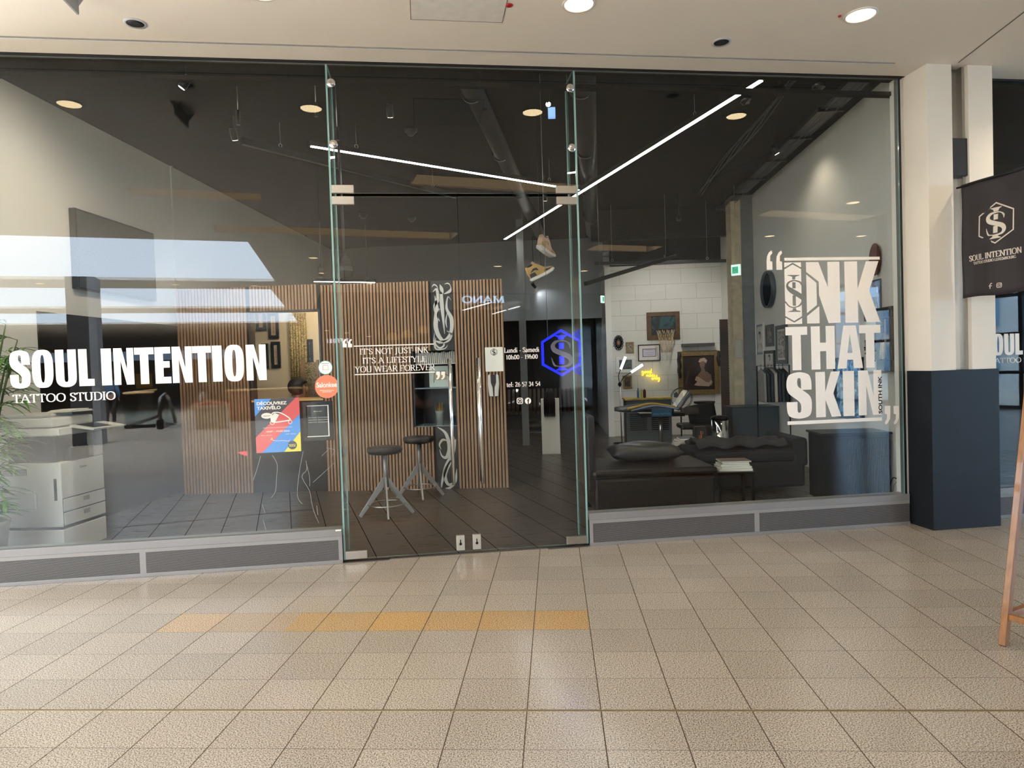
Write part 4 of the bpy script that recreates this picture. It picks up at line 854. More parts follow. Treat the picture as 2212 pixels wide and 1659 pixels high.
# ---------------------------------------------------------------- wooden easel at right edge
t = thing('wooden_easel_sign', 'oiled wooden A-frame easel board at the right edge of the picture', 'easel', (2.452, -.278, 0), .55)
M_EW = mat('easel_wood', '#855420', .4, var=.22, vs=7, stretch=(8, 8, .8), coat=.3)
g0 = Vector((2.415, -.251, 0))
def leg(x, y, tx, ty, h=1.45, r=.021):
    g = G(); a = Vector((x, y, 0)); b = Vector((tx, ty, h)); g.box(-r, r, -r*.75, r*.75, 0, (b-a).length)
    g.xf(Matrix.Translation(a) @ (b-a).to_track_quat('Z', 'X').to_matrix().to_4x4()); return g
obj('leg', leg(-.02, .05, .30, .05), M_EW, t, bevel=.003); obj('leg', leg(.90, .05, .58, .05), M_EW, t, bevel=.003)
obj('leg', leg(-.02, -.42, .30, -.02), M_EW, t, bevel=.003); obj('leg', leg(.90, -.42, .58, -.02), M_EW, t, bevel=.003)
g = G(); g.box(.01, .87, .035, .065, .13, .165); obj('cross_bar', g, M_EW, t, bevel=.002)
for x in (.012, .868): g = G(); g.box(x-.012, x+.012, -.38, .05, .13, .16); obj('side_bar', g, M_EW, t, bevel=.002)
g = G(); g.box(.27, .61, .068, .08, .75, 1.38); obj('board', g, mat('easel_board', '#2b1c14', .5), t, bevel=.002)

# ================================================================ inside the shop: shell
YS = 4.54                      # slat partition
YB = 10.2                      # block wall at the back
g = G(); g.box(XL-.15, XL, fl(XL)-.0, 16, 0, ZC); struct('wall_shop_left', g, M_WALL)
g = G(); g.box(XR, XR+.12, fl(XR)+.02, 7.95, 0, ZC); g.box(XR-.30, XR+.12, fl(XR)-.055, fl(XR)+.02, 0, ZC) if False else None; struct('wall_shop_right', g, M_WALL)
g = G(); g.box(U3+.0, 3.74, .02, .12, 0, ZT); fobj('wall_shop_front_infill', g, M_WALL, kind='structure')
g = G(); g.box(U0-.1, 9, .03, .13, ZT, ZC+.02); g.box(U0-.1, 9, -.012, .13, ZT, ZT+.02); fobj('wall_header', g, M_BLACK, kind='structure')
g = G(); g.box(XL-.1, 9, -.5, 16, ZC, ZC+.05); struct('ceiling', g, M_BLACK)
M_BLOCK = block_wall('white_block_wall', '#d2cdc6', .62, .31, .0035, '#9a958e')
g = G(); g.box(1.36, XR+1.2, YB, YB+.12, 0, 3.50); struct('wall_shop_back', g, M_BLOCK)
g = G(); g.box(1.36, XR+1.2, YB-.02, YB+.12, 3.50, ZC); g.box(.9, 3.9, 8.6, 8.75, 3.75, ZC); struct('wall_shop_back_upper', g, M_BLACK)
g = G(); g.box(1.24, 1.36, YB-.05, YB+3.6, 0, 3.5); struct('wall_shop_back_edge', g, M_WALL)
zh = pY(1200, 690, 11.2).z
g = G(); g.box(XL, 1.3, 11.2, 11.3, zh, ZC); struct('wall_shop_far_upper', g, mat('grey_metal_panel', '#85878a', .35, metal=.4))
g = G(); g.box(XL, 1.3, 13.6, 13.7, 0, ZC); struct('wall_shop_far', g, mat('dark_brown_wall', '#2a2420', .6))
g = G(); g.box(XR, XR+.12, 7.95, 16, 0, ZC); g.box(1.3, 5, 14, 14.1, 0, ZC); struct('wall_shop_far_right', g, M_WALL)
# room right of the pillar
g = G(); g.box(8.6, 8.7, fl(8.6), 12, 0, ZC); g.box(XR+.12, 8.7, 6.8, 6.9, 0, ZC); struct('wall_second_room', g, mat('second_room_wall', '#34343a', .7))
g = G(); g.box(XL, XL+.015, 2.42, 11, 0, 2.19); struct('wall_shop_left_dado', g, mat('dark_dado', '#151312', .5, spec=.2))
g = G(); A = pX(368, 358, XL); g.box(XL, XL+.02, A.y-.02, A.y+.02, 0, ZC); struct('trim_7', g, M_WPLAST)
g = G(); g.box(XR-.012, XR, fl(XR)+.1, 7.9, 0, .08); struct('baseboard_right', g, M_WALL)
# concrete pier and lintel at the far right
M_CONC = mat('raw_concrete', '#c9ba9b', .8, var=.16, vs=9, bump=.3, bs=30)
M_CONG = mat('grey_concrete', '#77797a', .8, var=.12, vs=9, bump=.2, bs=30)
a = pY(1625, 700, 7.95).x; b = pY(1604, 700, 7.95).x; c = pY(1583, 700, 7.95).x
g = G(); g.box(b, a+.15, 7.95, 8.25, 0, ZC); struct('wall_pier_grey', g, M_CONG)
g = G(); g.box(c, b, 7.93, 8.25, 0, ZC); struct('wall_pier', g, M_CONC)

# slat partition
t = thing('slat_partition', 'tall oak slat partition with openings and a black painted pilaster', 'partition', (-4.65, YS, 0))
SX = -4.65
def rx(X): return X-SX
SR = [(-4.65, -3.70, 0, 2.63), (-3.70, -2.77, 2.315, 2.63), (-2.77, -1.63, 0, 2.61), (-1.63, -1.345, 0, .785), (-1.63, -1.345, 1.74, 2.61), (-1.075, -.455, 0, 2.60)]
g = G()
for x0, x1, z0, z1 in SR: g.box(rx(x0), rx(x1), .018, .05, z0, z1)
g.box(rx(-3.70), rx(-2.77), .018, .05, 0, 1.16)
obj('backing_panel', g, mat('slat_backing', '#15110e', .8), t)
g = G()
k = 0
while True:
    x = -4.64+k*.042; k += 1
    if x > -.47: break
    for x0, x1, z0, z1 in SR:
        if x0-.001 <= x and x+.026 <= x1+.002: g.box(rx(x), rx(x)+.026, 0, .020, z0, z1)
obj('slats', g, M_OAK, t)
g = G(); g.box(rx(-1.345), rx(-1.075), -.004, .05, 0, .785); g.box(rx(-1.345), rx(-1.075), -.004, .05, 1.74, 2.61)
pil = obj('pilaster', g, mat('pilaster_black', '#1e1d1d', .5), t)
# painted script flourishes
M_INK = mat('painted_script', '#d0cec9', .6)
def flo(g, P, k=7, s=1.0, y=-.006):
    C = crom(P, k); g.strip([(c[0], c[1]) for c in C], [max(.003, c[2]*s) for c in C], y, -.004)
g = G(); cx = rx(-1.21)
def q(l): return [(cx+(a-.5)*.25, z, w_) for a, z, w_ in l]
for P in ([(.05, 2.47, .004), (.25, 2.50, .03), (.30, 2.38, .045), (.12, 2.30, .03), (.10, 2.22, .006)], [(.42, 2.56, .004), (.5, 2.50, .045), (.58, 2.44, .004)], [(.62, 2.44, .01), (.9, 2.47, .035), (.98, 2.52, .004)],
          [(.15, 2.42, .006), (.22, 2.25, .05), (.14, 2.05, .055), (.28, 1.92, .05), (.55, 1.86, .035), (.88, 1.95, .04), (.95, 2.12, .05), (.72, 2.26, .03), (.80, 2.40, .012), (.95, 2.36, .004)],
          [(.45, 2.44, .05), (.50, 2.25, .045), (.56, 2.0, .012), (.58, 1.94, .004)], [(.10, 1.86, .01), (.35, 1.84, .035), (.75, 1.86, .03), (.92, 1.93, .02), (.70, 1.98, .006)],
          [(.12, 1.90, .004), (.10, 1.82, .018), (.30, 1.77, .022), (.52, 1.80, .018), (.46, 1.85, .008), (.36, 1.84, .004)], [(.06, 1.96, .004), (.03, 1.84, .016), (.14, 1.755, .018), (.55, 1.76, .012), (.70, 1.80, .004)],
          [(.02, 2.53, .004), (.12, 2.56, .016), (.26, 2.54, .012), (.32, 2.50, .004)], [(.66, 2.56, .004), (.80, 2.57, .014), (.92, 2.55, .010), (.97, 2.50, .004)], [(.34, 2.10, .004), (.26, 2.18, .020), (.36, 2.26, .010)], [(.70, 2.02, .004), (.66, 2.10, .018), (.74, 2.20, .006)]): flo(g, q(P))
for P in ([(.05, .78, .006), (.45, .70, .035), (.62, .52, .05), (.45, .40, .04), (.22, .42, .02), (.12, .50, .006)], [(.95, .62, .01), (.78, .45, .045), (.42, .28, .05), (.20, .10, .03), (.15, .02, .01)],
          [(.85, .38, .006), (.62, .33, .04), (.35, .18, .045), (.48, .06, .035), (.75, .08, .025), (.72, .18, .008)], [(.55, .60, .004), (.30, .62, .03), (.12, .56, .02), (.2, .50, .005)], [(.95, .25, .005), (.86, .10, .035), (.6, .02, .03), (.35, .01, .006)],
          [(.75, .74, .004), (.85, .60, .03), (.80, .48, .006)]): flo(g, q(P))
obj('script', g, M_INK, pil)
# display niche
g = G(); n0, n1 = rx(-1.63), rx(-1.075)
g.box(n0, n1, .05, .62, .735, .785); g.box(n0, n0+.02, .05, .62, .785, 1.74); g.box(n1-.0, n1+.02, .05, .62, .785, 1.74); g.box(n0, n1, .05, .62, 1.74, 1.77); g.box(n0, n1, .62, .64, .785, 1.77)
obj('niche', g, mat('niche_dark', '#26282a', .35), t)
g = G(); g.box(n0+.02, n1, .10, .56, 1.26, 1.275); g.box(n0+.02, n1, .06, .60, .785, .790); obj('glass_shelf', g, mat('shelf_glass', '#8fa0a6', .08, spec=.9), t)
g = G(); g.box(rx(-3.70), rx(-2.77), -.01, .5, 1.16, 1.185); obj('counter_ledge', g, mat('counter_oak', '#d8a765', .4), t)
g = G()
for a_ in ((-3.70, -3.675, 1.185, 2.315), (-2.795, -2.77, 1.185, 2.315), (-3.70, -2.77, 2.29, 2.315)): g.box(rx(a_[0]), rx(a_[1]), -.004, .12, a_[2], a_[3])
obj('opening_frame', g, M_DARKW, t)
# things standing in the niche
t = thing('ink_book_row', 'row of upright white booklets on the top shelf of the display niche', 'booklets', (-1.60, YS+.15, 1.58))
bk = [obj('booklet', G().box(0, .016, 0, .13, .0, .145), M_PAPER, None)]
COLL = bk[0]; COLL.parent = t
for k in range(1, 20):
    c = COLL.copy(); COL.objects.link(c); c.location = (k*.0255, 0, 0); c.scale = (1, 1, .9+.2*random.random()); c.parent = t
g = G(); g.box(-.02, .52, -.02, .15, -.012, 0); obj('shelf_board', g, M_WPLAST, t)
t = thing('display_box', 'pale shop display box with a framed drawing in the niche', 'box', (-1.50, YS+.18, 1.276)); 
obj('box', G().box(.06, .36, 0, .2, 0, .27), mat('pale_green_box', '#b9c4bd', .5), t, bevel=.004)
g = G(); g.box(.13, .29, -.004, 0, .09, .19); o = obj('drawing', g, mat('beige_card', '#b5a68a', .6), t)
g = G(); g.strip([(.12, .06), (.13, .20), (.28, .205)], [.006]*3, -.008, -.004); g.strip([(.12, .20), (.22, .19), (.33, .13)], [.006]*3, -.008, -.004); obj('line_drawing', g, M_BLKM, o)
t = thing('glass_of_sticks', 'clear jar of gold and silver sticks on the lower niche shelf', 'jar', (-1.33, YS+.25, .790)); g = G(); g.lathe([(.05, 0), (.055, .14), (.06, .18)], n=20); obj('jar', g, mat('jar_glass', '#8d948f', .1, spec=.8), t)
g = G()
for k in range(26): a_ = random.random()*6.3; r_ = random.random()*.04; g.cyl((r_*math.cos(a_), r_*math.sin(a_), .01), (1.8*r_*math.cos(a_), 1.8*r_*math.sin(a_), .2+.1*random.random()), .003, 5)
o = obj('sticks', g, mat('brass_sticks', '#b59a60', .3, metal=.7), t); o['kind'] = 'stuff'
t = thing('small_dark_jar', 'small dark jar beside the jar of sticks', 'jar', (-1.15, YS+.2, .790)); g = G(); g.lathe([(.035, 0), (.038, .08), (.03, .1), (.03, .12), (0, .12)], n=16); obj('jar', g, M_BLK, t)
# rear room seen through the opening
g = G(); g.box(-4.8, -1.7, 6.1, 6.16, 0, 2.75); struct('wall_rear_room', g, mat('rear_room_wall', '#e2cfae', .7, var=.03, vs=3))
YR = 6.1
# thing hung on slats
t = thing('white_cloth_shape', 'white tapered cover with a dark V neck hanging on the slats', 'wall hanging', (pY(1066, 808, YS).x, YS-.012, pY(1066, 856, YS).z))
w2 = .082; hh = pY(1066, 808, YS).z-pY(1066, 856, YS).z
g = G()
for s in (-1, 1): g.prism([(s*x_, z_*hh) for x_, z_ in ((.006, .0), (.055, .01), (w2*.86, .55), (w2*.8, .93), (w2*.62, 1), (w2*.42, .98), (w2*.40, .62), (.012, .40))], -.03, .01)
obj('white_shell', g, M_WPLAST, t, bevel=.004)
g = G(); g.prism([(-.012, 0), (.012, 0), (.012, .4*hh), (w2*.42, .62*hh), (w2*.42, .97*hh), (-w2*.42, .97*hh), (-w2*.42, .62*hh), (-.012, .4*hh)], -.02, .0); obj('dark_inset', g, mat('maroon_black', '#2a1315', .4), t)

# ---------------------------------------------------------------- pictures
def art_portrait(g, gd, cx, cz, s):
    g.prism([(cx+.16*s*math.cos(a), cz+.22*s*math.sin(a)) for a in [2*PI*i/20 for i in range(20)]], -.003, -.001)
    g.prism([(cx-.06*s, cz-.18*s), (cx+.06*s, cz-.18*s), (cx+.08*s, cz-.36*s), (cx-.08*s, cz-.36*s)], -.003, -.001)
    C = crom([(-.10, .16, .06), (-.13, .24, .12), (0, .28, .14), (.13, .22, .12), (.15, .06, .05), (.16, -.1, .02)], 4); gd.strip([(cx+a*s, cz+b*s) for a, b, c_ in C], [c_*s for a, b, c_ in C], -.005, -.001)
    for e in (-.06, .06): gd.strip([(cx+(e-.025)*s, cz+.03*s), (cx+(e+.025)*s, cz+.035*s)], [.018*s]*2, -.005, -.001)
    gd.strip([(cx, cz), (cx+.02*s, cz-.06*s), (cx-.01*s, cz-.07*s)], [.01*s]*3, -.005, -.001); gd.strip([(cx-.05*s, cz-.12*s), (cx+.05*s, cz-.12*s)], [.02*s]*2, -.005, -.001)
    gd.strip([(cx-.34*s, cz-.62*s), (cx-.26*s, cz-.40*s), (cx-.08*s, cz-.34*s)], [.02*s]*3, -.005, -.001); gd.strip([(cx+.34*s, cz-.62*s), (cx+.26*s, cz-.40*s), (cx+.08*s, cz-.34*s)], [.02*s]*3, -.005, -.001)
def scribble_mat(name, c1, c2, sc_=14.):
    if name in _M: return _M[name]
    m = bpy.data.materials.new(name); m.use_nodes = True; nt = m.node_tree; b = nt.nodes['Principled BSDF']; tc = nt.nodes.new('ShaderNodeTexCoord')
    n = N(nt, 'ShaderNodeTexNoise', Scale=sc_, Detail=4.0, Distortion=2.5); nt.links.new(tc.outputs['Object'], n.inputs['Vector'])
    r = nt.nodes.new('ShaderNodeValToRGB'); nt.links.new(n.outputs['Fac'], r.inputs[0]); r.color_ramp.elements[0].position = .46; r.color_ramp.elements[0].color = c3(c1); r.color_ramp.elements[1].position = .54; r.color_ramp.elements[1].color = c3(c2)
    nt.links.new(r.outputs[0], b.inputs['Base Color']); b.inputs['Roughness'].default_value = .5; _M[name] = m; return m
def framed(name, lab, wall, px0, py0, px1, py1, fm, fw, matm=None, mw=0, art=None, portrait=False, depth=.03, group=None, cat='picture'):
    """wall = ('Y', value) facing the camera, or ('X', value) on the right-hand wall"""
    if wall[0] == 'Y': a, b = pY(px0, (py0+py1)/2, wall[1]), pY(px1, (py0+py1)/2, wall[1]); w_ = b.x-a.x; loc = [a.x, wall[1]-depth-.002]; rz = 0; f = lambda y: pY((px0+px1)/2, y, wall[1]).z
    else: a, b = pX(px0, (py0+py1)/2, wall[1]), pX(px1, (py0+py1)/2, wall[1]); w_ = a.y-b.y; loc = [wall[1]-depth-.002, a.y]; rz = -PI/2; f = lambda y: pX((px0+px1)/2, y, wall[1]).z
    z0, z1 = f(py1), f(py0); h_ = z1-z0
    t = thing(name, lab, cat, (loc[0], loc[1], z0), rz, group)
    g = G()
    for q_ in ((0, w_, 0, fw), (0, w_, h_-fw, h_), (0, fw, fw, h_-fw), (w_-fw, w_, fw, h_-fw)): g.box(q_[0], q_[1], 0, depth, q_[2], q_[3])
    obj('frame', g, fm, t, bevel=min(.006, fw*.25))
    i = fw
    if matm: obj('mount', G().box(i, w_-i, depth*.5, depth*.6, i, h_-i), matm, t); i += mw
    if art:
        o = obj('artwork', G().box(i, w_-i, depth*.5-.002, depth*.55, i, h_-i), art, t)
        if portrait:
            g, gd = G(), G(); art_portrait(g, gd, w_/2, h_*.56, min((w_-2*i), (h_-2*i))*1.0); 
            for nm, q_, m_ in (('face', g, mat('sketch_face', '#cfc9c0', .7)), ('pen_lines', gd, M_BLKM)):
                p = obj(nm, q_, m_, o); p.location.y = depth*.5
    return t, w_, h_
WB = ('Y', YB); WR = ('X', XR)
M_BROWNF = mat('brown_frame', '#5a3f26', .5, var=.3, vs=12)
M_CERT = mat('certificate', '#c6bfd0', .6)
t, w_, h_ = framed('oval_portrait_frame', 'small black oval frame with a curled rim and tiny portrait', WB, 1326, 725, 1346, 756, M_BLK, .01, depth=.02)
for o in list(t.children): bpy.data.objects.remove(o)
g = G()
for i in range(14):
    a_ = 2*PI*i/14; x_, z_ = w_/2+w_*.40*math.cos(a_), h_/2+h_*.42*math.sin(a_); g.strip([(x_+.022*math.cos(b_), z_+.026*math.sin(b_)) for b_ in [2*PI*j/10 for j in range(10)]], [.014]*10, 0, .02, 0, True)
g.strip([(w_/2+w_*.32*math.cos(a_), h_/2+h_*.34*math.sin(a_)) for a_ in [2*PI*i/24 for i in range(24)]], [.03]*24, 0, .022, 0, True); obj('frame', g, M_BLK, t)
g = G(); g.prism([(w_/2+w_*.30*math.cos(a_), h_/2+h_*.32*math.sin(a_)) for a_ in [2*PI*i/24 for i in range(24)]], .008, .015); o = obj('artwork', g, mat('oval_ground', '#1d1411', .5), t)
g = G(); g.prism([(w_/2+.03*math.cos(a_), h_*.5+.045*math.sin(a_)) for a_ in [2*PI*i/16 for i in range(16)]], .005, .008); obj('face', g, mat('face_ochre', '#8d5f41', .6), o)
framed('small_silver_frame', 'small ornate silver-brown frame right of the oval portrait', WB, 1352, 739, 1369, 762, M_GOLD, .03, art=scribble_mat('engraving', '#4b4038', '#a5998a', 40))
t, w_, h_ = framed('certificate_frame', 'black framed certificate with a lilac sheet on the white block wall', WB, 1378, 744, 1426, 780, M_BLK, .02, mat('mount_ivory', '#d8cfca', .6), .075, art=M_CERT)
g = G()
for q_ in ((.09, w_-.09, .09, .10), (.09, w_-.09, h_-.10, h_-.09), (.09, .10, .09, h_-.09), (w_-.10, w_-.09, .09, h_-.09), (w_*.35, w_*.65, h_*.66, h_*.67), (w_*.3, w_*.7, h_*.5, h_*.508), (w_*.32, w_*.68, h_*.4, h_*.408)): g.box(q_[0], q_[1], .010, .0125, q_[2], q_[3])
obj('printed_border', g, mat('print_dark', '#3c3742', .6), t)
framed('white_wide_frame', 'wide white frame with a dark picture behind the arched lamp', WB, 1330, 770, 1372, 805, M_WPLAST, .07, art=scribble_mat('grey_picture', '#3c4042', '#555b5d', 8))
framed('low_gold_frame', 'small gold frame with a dark picture low on the block wall', WB, 1345, 811, 1365, 839, M_GOLD, .035, art=scribble_mat('dark_picture', '#22211d', '#5e4b35', 20))
t, w_, h_ = framed('hoop_backboard', 'brown wooden frame used as a backboard behind the basketball net', WB, 1397, 674, 1468, 733, M_BROWNF, .09, art=scribble_mat('backboard_glass', '#1b2328', '#2b4a52', 3), depth=.04, cat='backboard')
# hoop and net
c_ = pY(1438, 712, YB-.32)
t = thing('basketball_hoop', 'basketball hoop with a pale rope net under the brown backboard', 'basketball hoop', (c_.x, YB-.32, c_.z))
R_ = .185
g = G(); g.tube([(R_*math.cos(a_), R_*math.sin(a_), 0) for a_ in [2*PI*i/28 for i in range(28)]], .008, 8, closed=True); g.box(-.05, .05, R_, .276, -.03, .01); obj('rim', g, mat('rim_dark', '#4a2d20', .5), t)
g = G(); nn = 12; L_ = .46
for i in range(nn):
    for s in (-1, 1):
        P = []
        for j in range(9):
            f_ = j/8; a_ = 2*PI*(i+s*.5*min(f_*4.0, 4)*.5)/nn; r_ = R_*(1-.52*f_**.8); wob = .0
            P.append((r_*math.cos(a_), r_*math.sin(a_), -L_*f_))
        g.tube(P, .0042, 5)
o = obj('net', g, mat('net_rope', '#c9b08c', .8), t)
# shelf
a, b = pY(1473, 745, YB-.1), pY(1542, 745, YB-.1); t = thing('wall_shelf', 'dark grey floating shelf high on the block wall', 'shelf', (a.x, YB-.19, a.z-.0)); obj('board', G().box(0, b.x-a.x, 0, .188, -.04, .02), mat('shelf_grey', '#4e4b48', .5), t, bevel=.003)
# big gold portrait
t, w_, h_ = framed('gold_portrait_painting', 'large gilt frame with a sepia painting of a figure with folded arms', WB, 1464, 758, 1553, 852, M_GOLD, .10, art=mat('sepia_ground', '#2f211b', .6), depth=.06)
M_SEP = mat('sepia_light', '#8f6f5e', .6); M_SEP2 = mat('sepia_pale', '#c9a994', .6)
g = G(); X_ = lambda a_: w_*a_
def sp(l, y=.018): g.prism([(w_*a_, h_*b_) for a_, b_ in l], y, .030)
sp([(.53, .72), (.56, .77), (.62, .77), (.66, .72), (.65, .64), (.61, .58), (.56, .60), (.53, .66)]); sp([(.57, .60), (.64, .60), (.66, .52), (.56, .52)]); sp([(.44, .20), (.46, .42), (.54, .52), (.70, .52), (.80, .44), (.82, .20)], .020); o = obj('figure', g, M_SEP, t)
g = G(); sp([(.50, .75), (.54, .82), (.64, .84), (.71, .78), (.69, .72), (.60, .77), (.53, .73)], .014); sp([(.38, .22), (.48, .31), (.74, .27), (.80, .33), (.83, .27), (.74, .18), (.46, .20)], .014); sp([(.40, .33), (.44, .42), (.50, .40), (.74, .24), (.72, .18)], .012)
for k in range(4): g.strip([(w_*(.52+.02*k), h_*(.80-.02*k)), (w_*.62, h_*(.82-.025*k)), (w_*.69, h_*(.76-.02*k))], [.006]*3, .010, .014)
obj('head_cloth', g, M_SEP2, o)
g = G()
for s in (0, 1):
    x_ = .02 if s == 0 else w_-.02; P = [(x_+.012*math.sin(k*1.3), -.03, h_*(.98-k*.05)) for k in range(13 if s == 0 else 8)]; g.tube(P, [.022]+[.035]*(len(P)-2)+[.012], 8)
obj('dark_scarf', g, M_LEATHER, t)
# right-hand wall
P0, P1 = pX(1650, 622, XR), pX(1678, 622, XR); zt_, zb_ = pX(1664, 585, XR).z, pX(1664, 665, XR).z; r_ = (zt_-zb_)/2
t = thing('round_mirror', 'round mirror with a deep black rim high on the right-hand wall', 'mirror', (XR-.002, (P0.y+P1.y)/2, (zt_+zb_)/2), -PI/2)
g = G(); g.lathe([(r_, 0), (r_, .07), (r_-.02, .07), (r_-.02, .03)], n=48, cap=False); g.xf(Matrix.Rotation(PI/2, 4, 'X')); obj('rim', g, mat('mirror_rim', '#3a3f43', .4), t)
g = G(); g.lathe([(r_-.02, .03), (0, .03)], n=48); g.xf(Matrix.Rotation(PI/2, 4, 'X')); obj('mirror_glass', g, mat('mirror_silver', '#c9ced0', .02, metal=1), t)
M_SK = mat('sketch_ground', '#d2ccc3', .7)
framed('face_sketch_picture', 'white framed pen portrait left-most on the right-hand wall', WR, 1636, 698, 1652, 768, M_WPLAST, .02, mat('mount_grey', '#7c858b', .6), .035, art=M_SK, portrait=True)
framed('small_tilted_picture', 'small dark picture in a grey frame between two larger portraits', WR, 1657, 701, 1673, 748, mat('frame_slate', '#454b50', .5), .05, art=scribble_mat('smoky_print', '#8f8678', '#4c4640', 12))
framed('tall_grey_picture', 'tall pencil drawing in a dark frame beside the slogan letters', WR, 1679, 702, 1703, 786, mat('frame_slate', '#454b50', .5), .06, M_SK, .03, art=scribble_mat('pencil_print', '#b9b2a6', '#6e675d', 10))
framed('low_black_picture', 'black framed portrait sketch lowest on the right-hand wall', WR, 1654, 757, 1676, 800, M_BLK, .05, art=M_SK, portrait=True)
framed('small_white_picture', 'small white framed sketch on the concrete pier', ('Y', 7.93), 1587, 733, 1603, 774, mat('frame_pale', '#bdb8ae', .5), .018, art=mat('sketch_sheet', '#c9c2b4', .7))
framed('dark_carved_frame', 'large dark carved frame with a plaited hair piece beside the window jamb', WR, 1907, 663, 1942, 801, mat('carved_black', '#2a2521', .55, var=.3, vs=20, bump=.8, bs=40), .11, art=M_SK, depth=.07)
a = pX(1927, 760, XR); t = thing('hair_tassel', 'pale tassel with a dark plait hanging inside the dark carved frame', 'tassel', (XR-.085, a.y, pX(1927, 775, XR).z), -PI/2)
g = G()
for k in range(22): x_ = (k-10.5)*.0045; g.tube([(x_*.6, -.01+.008*math.sin(k), .17), (x_, -.01+.008*math.sin(k*2.1), .08), (x_*1.35, -.008+.008*math.cos(k), 0)], .0035, 5)
obj('tassel', g, mat('straw', '#cdbb94', .8), t)
g = G(); g.tube([(.014*math.sin(k*1.9), -.01, .17+k*.018) for k in range(13)], .014, 7); obj('plait', g, M_BLK, t)
a = pX(1901, 748, XR); t = thing('red_feather_ornament', 'dark red feathery round ornament beside the carved frame', 'wall ornament', (XR-.03, a.y+.13, a.z), -PI/2)
g = G()
for k in range(90):
    a_ = random.random()*2*PI; r0, r1 = .02+.04*random.random(), .10+.05*random.random(); g.strip([(r0*math.cos(a_), r0*1.2*math.sin(a_)), (r1*math.cos(a_+.15), r1*1.2*math.sin(a_+.15))], [.02, .006], -.02+.03*random.random(), .0+.02)
o = obj('feathers', g, mat('dark_red_feather', '#3f1216', .8), t); g = G(); g.prism([(.055*math.cos(a_), .07*math.sin(a_)) for a_ in [2*PI*i/20 for i in range(20)]], -.03, .02); obj('centre', g, mat('red_centre', '#7c1f24', .7), t)
a = pX(1898, 560, XR); t = thing('red_mask_ornament', 'brown red woven oval ornament above the poster near the window', 'wall ornament', (XR-.04, a.y, a.z), -PI/2); g = G(); g.ball((0, 0, 0), .10, .04, .17, 20, 14); obj('body', g, mat('woven_red', '#5e2a20', .8, bump=1, bs=60), t)
t, w_, h_ = framed('band_poster', 'blue poster with a standing armoured figure high on the right-hand wall', WR, 1868, 606, 1905, 692, mat('poster_edge', '#565a58', .5), .012, art=scribble_mat('blue_stage', '#3a4a78', '#8fa2cf', 3), depth=.012)
g = G(); g.prism([(w_*a_, h_*b_) for a_, b_ in ((.58, .18), (.63, .5), (.58, .66), (.66, .74), (.66, .84), (.72, .86), (.76, .80), (.74, .72), (.82, .64), (.78, .5), (.88, .2), (.80, .18), (.73, .45), (.66, .18))], .002, .006); obj('printed_figure', g, mat('print_figure', '#4d4438', .6), t)
t, w_, h_ = framed('striped_blue_panel', 'tall framed blue picture behind the word SKIN', WR, 1806, 772, 1868, 905, M_BLK, .04, art=scribble_mat('blue_two_tone', '#16456e', '#7fb4dc', 5))  # framed panel stands for an unidentified striped blue view
# ---------------------------------------------------------------- left wall screen
A, B = pX(147, 450, XL), pX(320, 505, XL); z0 = pX(320, 650, XL).z; z1 = pX(320, 505, XL).z
t = thing('wall_screen', 'large dark switched-off screen high on the left wall', 'screen', (XL+.002, A.y, z0), PI/2)
L_ = B.y-A.y
g = G(); g.box(0, L_, -.07, 0, 0, z1-z0); obj('housing', g, M_BLK, t, bevel=.004); g = G(); g.box(.02, L_-.02, -.074, -.07, .02, z1-z0-.02); obj('display', g, mat('screen_face', '#3a4043', .35, spec=.5), t)

# ---------------------------------------------------------------- copier
px0 = -4.136; t = thing('photocopier', 'large pale grey office photocopier behind the left window', 'copier', (-4.72, 1.75, 0)); W_, D_ = .585, .56
M_CP = mat('copier_body', '#cfcdc6', .45, coat=.1); M_CPD = mat('copier_dark', '#141416', .35)
obj('lower_cabinet', G().box(0, W_, 0, D_, .0, .215), M_CP, t, bevel=.008)
obj('body', G().box(0, W_, 0, D_, .235, .80), M_CP, t, bevel=.01)
obj('seam', G().box(.006, W_-.006, .006, D_-.006, .02, .24), M_CPD, t)
obj('output_bay', G().box(0, W_-.06, .03, D_-.02, .80, 1.03), M_CPD, t)
g = G(); g.box(0, .09, 0, D_, .80, 1.03); g.box(W_-.13, W_, D_-.13, D_, .80, 1.03); obj('bay_post', g, M_CP, t, bevel=.006)
obj('tray_plate', G().prism([(.40, .80), (.60, .80), (.60, .92), (.585, .92)], .12, .34), M_CPD, t)
obj('scanner', G().box(0, W_, 0, D_, 1.03, 1.10), M_CP, t, bevel=.01)
g = G(); g.box(.0, W_-.06, .0, D_-.03, 1.108, 1.19); g.box(.06, W_-.16, .02, .40, 1.19, 1.225); obj('document_feeder', g, M_CP, t, bevel=.016)
g = G(); g.prism([(W_-.02, 1.09), (W_+.20, 1.06), (W_+.21, 1.075), (W_-.02, 1.115)], .16, D_+.05); p = obj('control_panel', g, M_CP, t, bevel=.003)
g = G(); g.prism([(W_+.0, 1.113), (W_+.17, 1.0815), (W_+.17, 1.0835), (W_+.0, 1.115)], .22, .46); obj('touch_screen', g, M_CPD, p)
for k, z_ in enumerate((.245, .365)):
    o = obj('drawer', G().box(W_-.004, W_+.006, .015, D_-.01, z_, z_+.112), M_CP, t, bevel=.003); obj('drawer_handle', G().box(W_+.006, W_+.008, D_*.46, D_*.60, z_+.055, z_+.095), mat('handle_recess', '#9b9890', .5), o)
obj('drawer_gap', G().box(W_-.01, W_+.001, .01, D_-.005, .24, .485), M_CPD, t)
obj('bypass_tray', G().box(.10, .36, -.022, 0, .40, .555), M_CP, t, bevel=.006)
obj('side_grip', G().box(W_-.065, W_-.040, -.003, 0, .47, .66), M_CPD, t)
g = G()
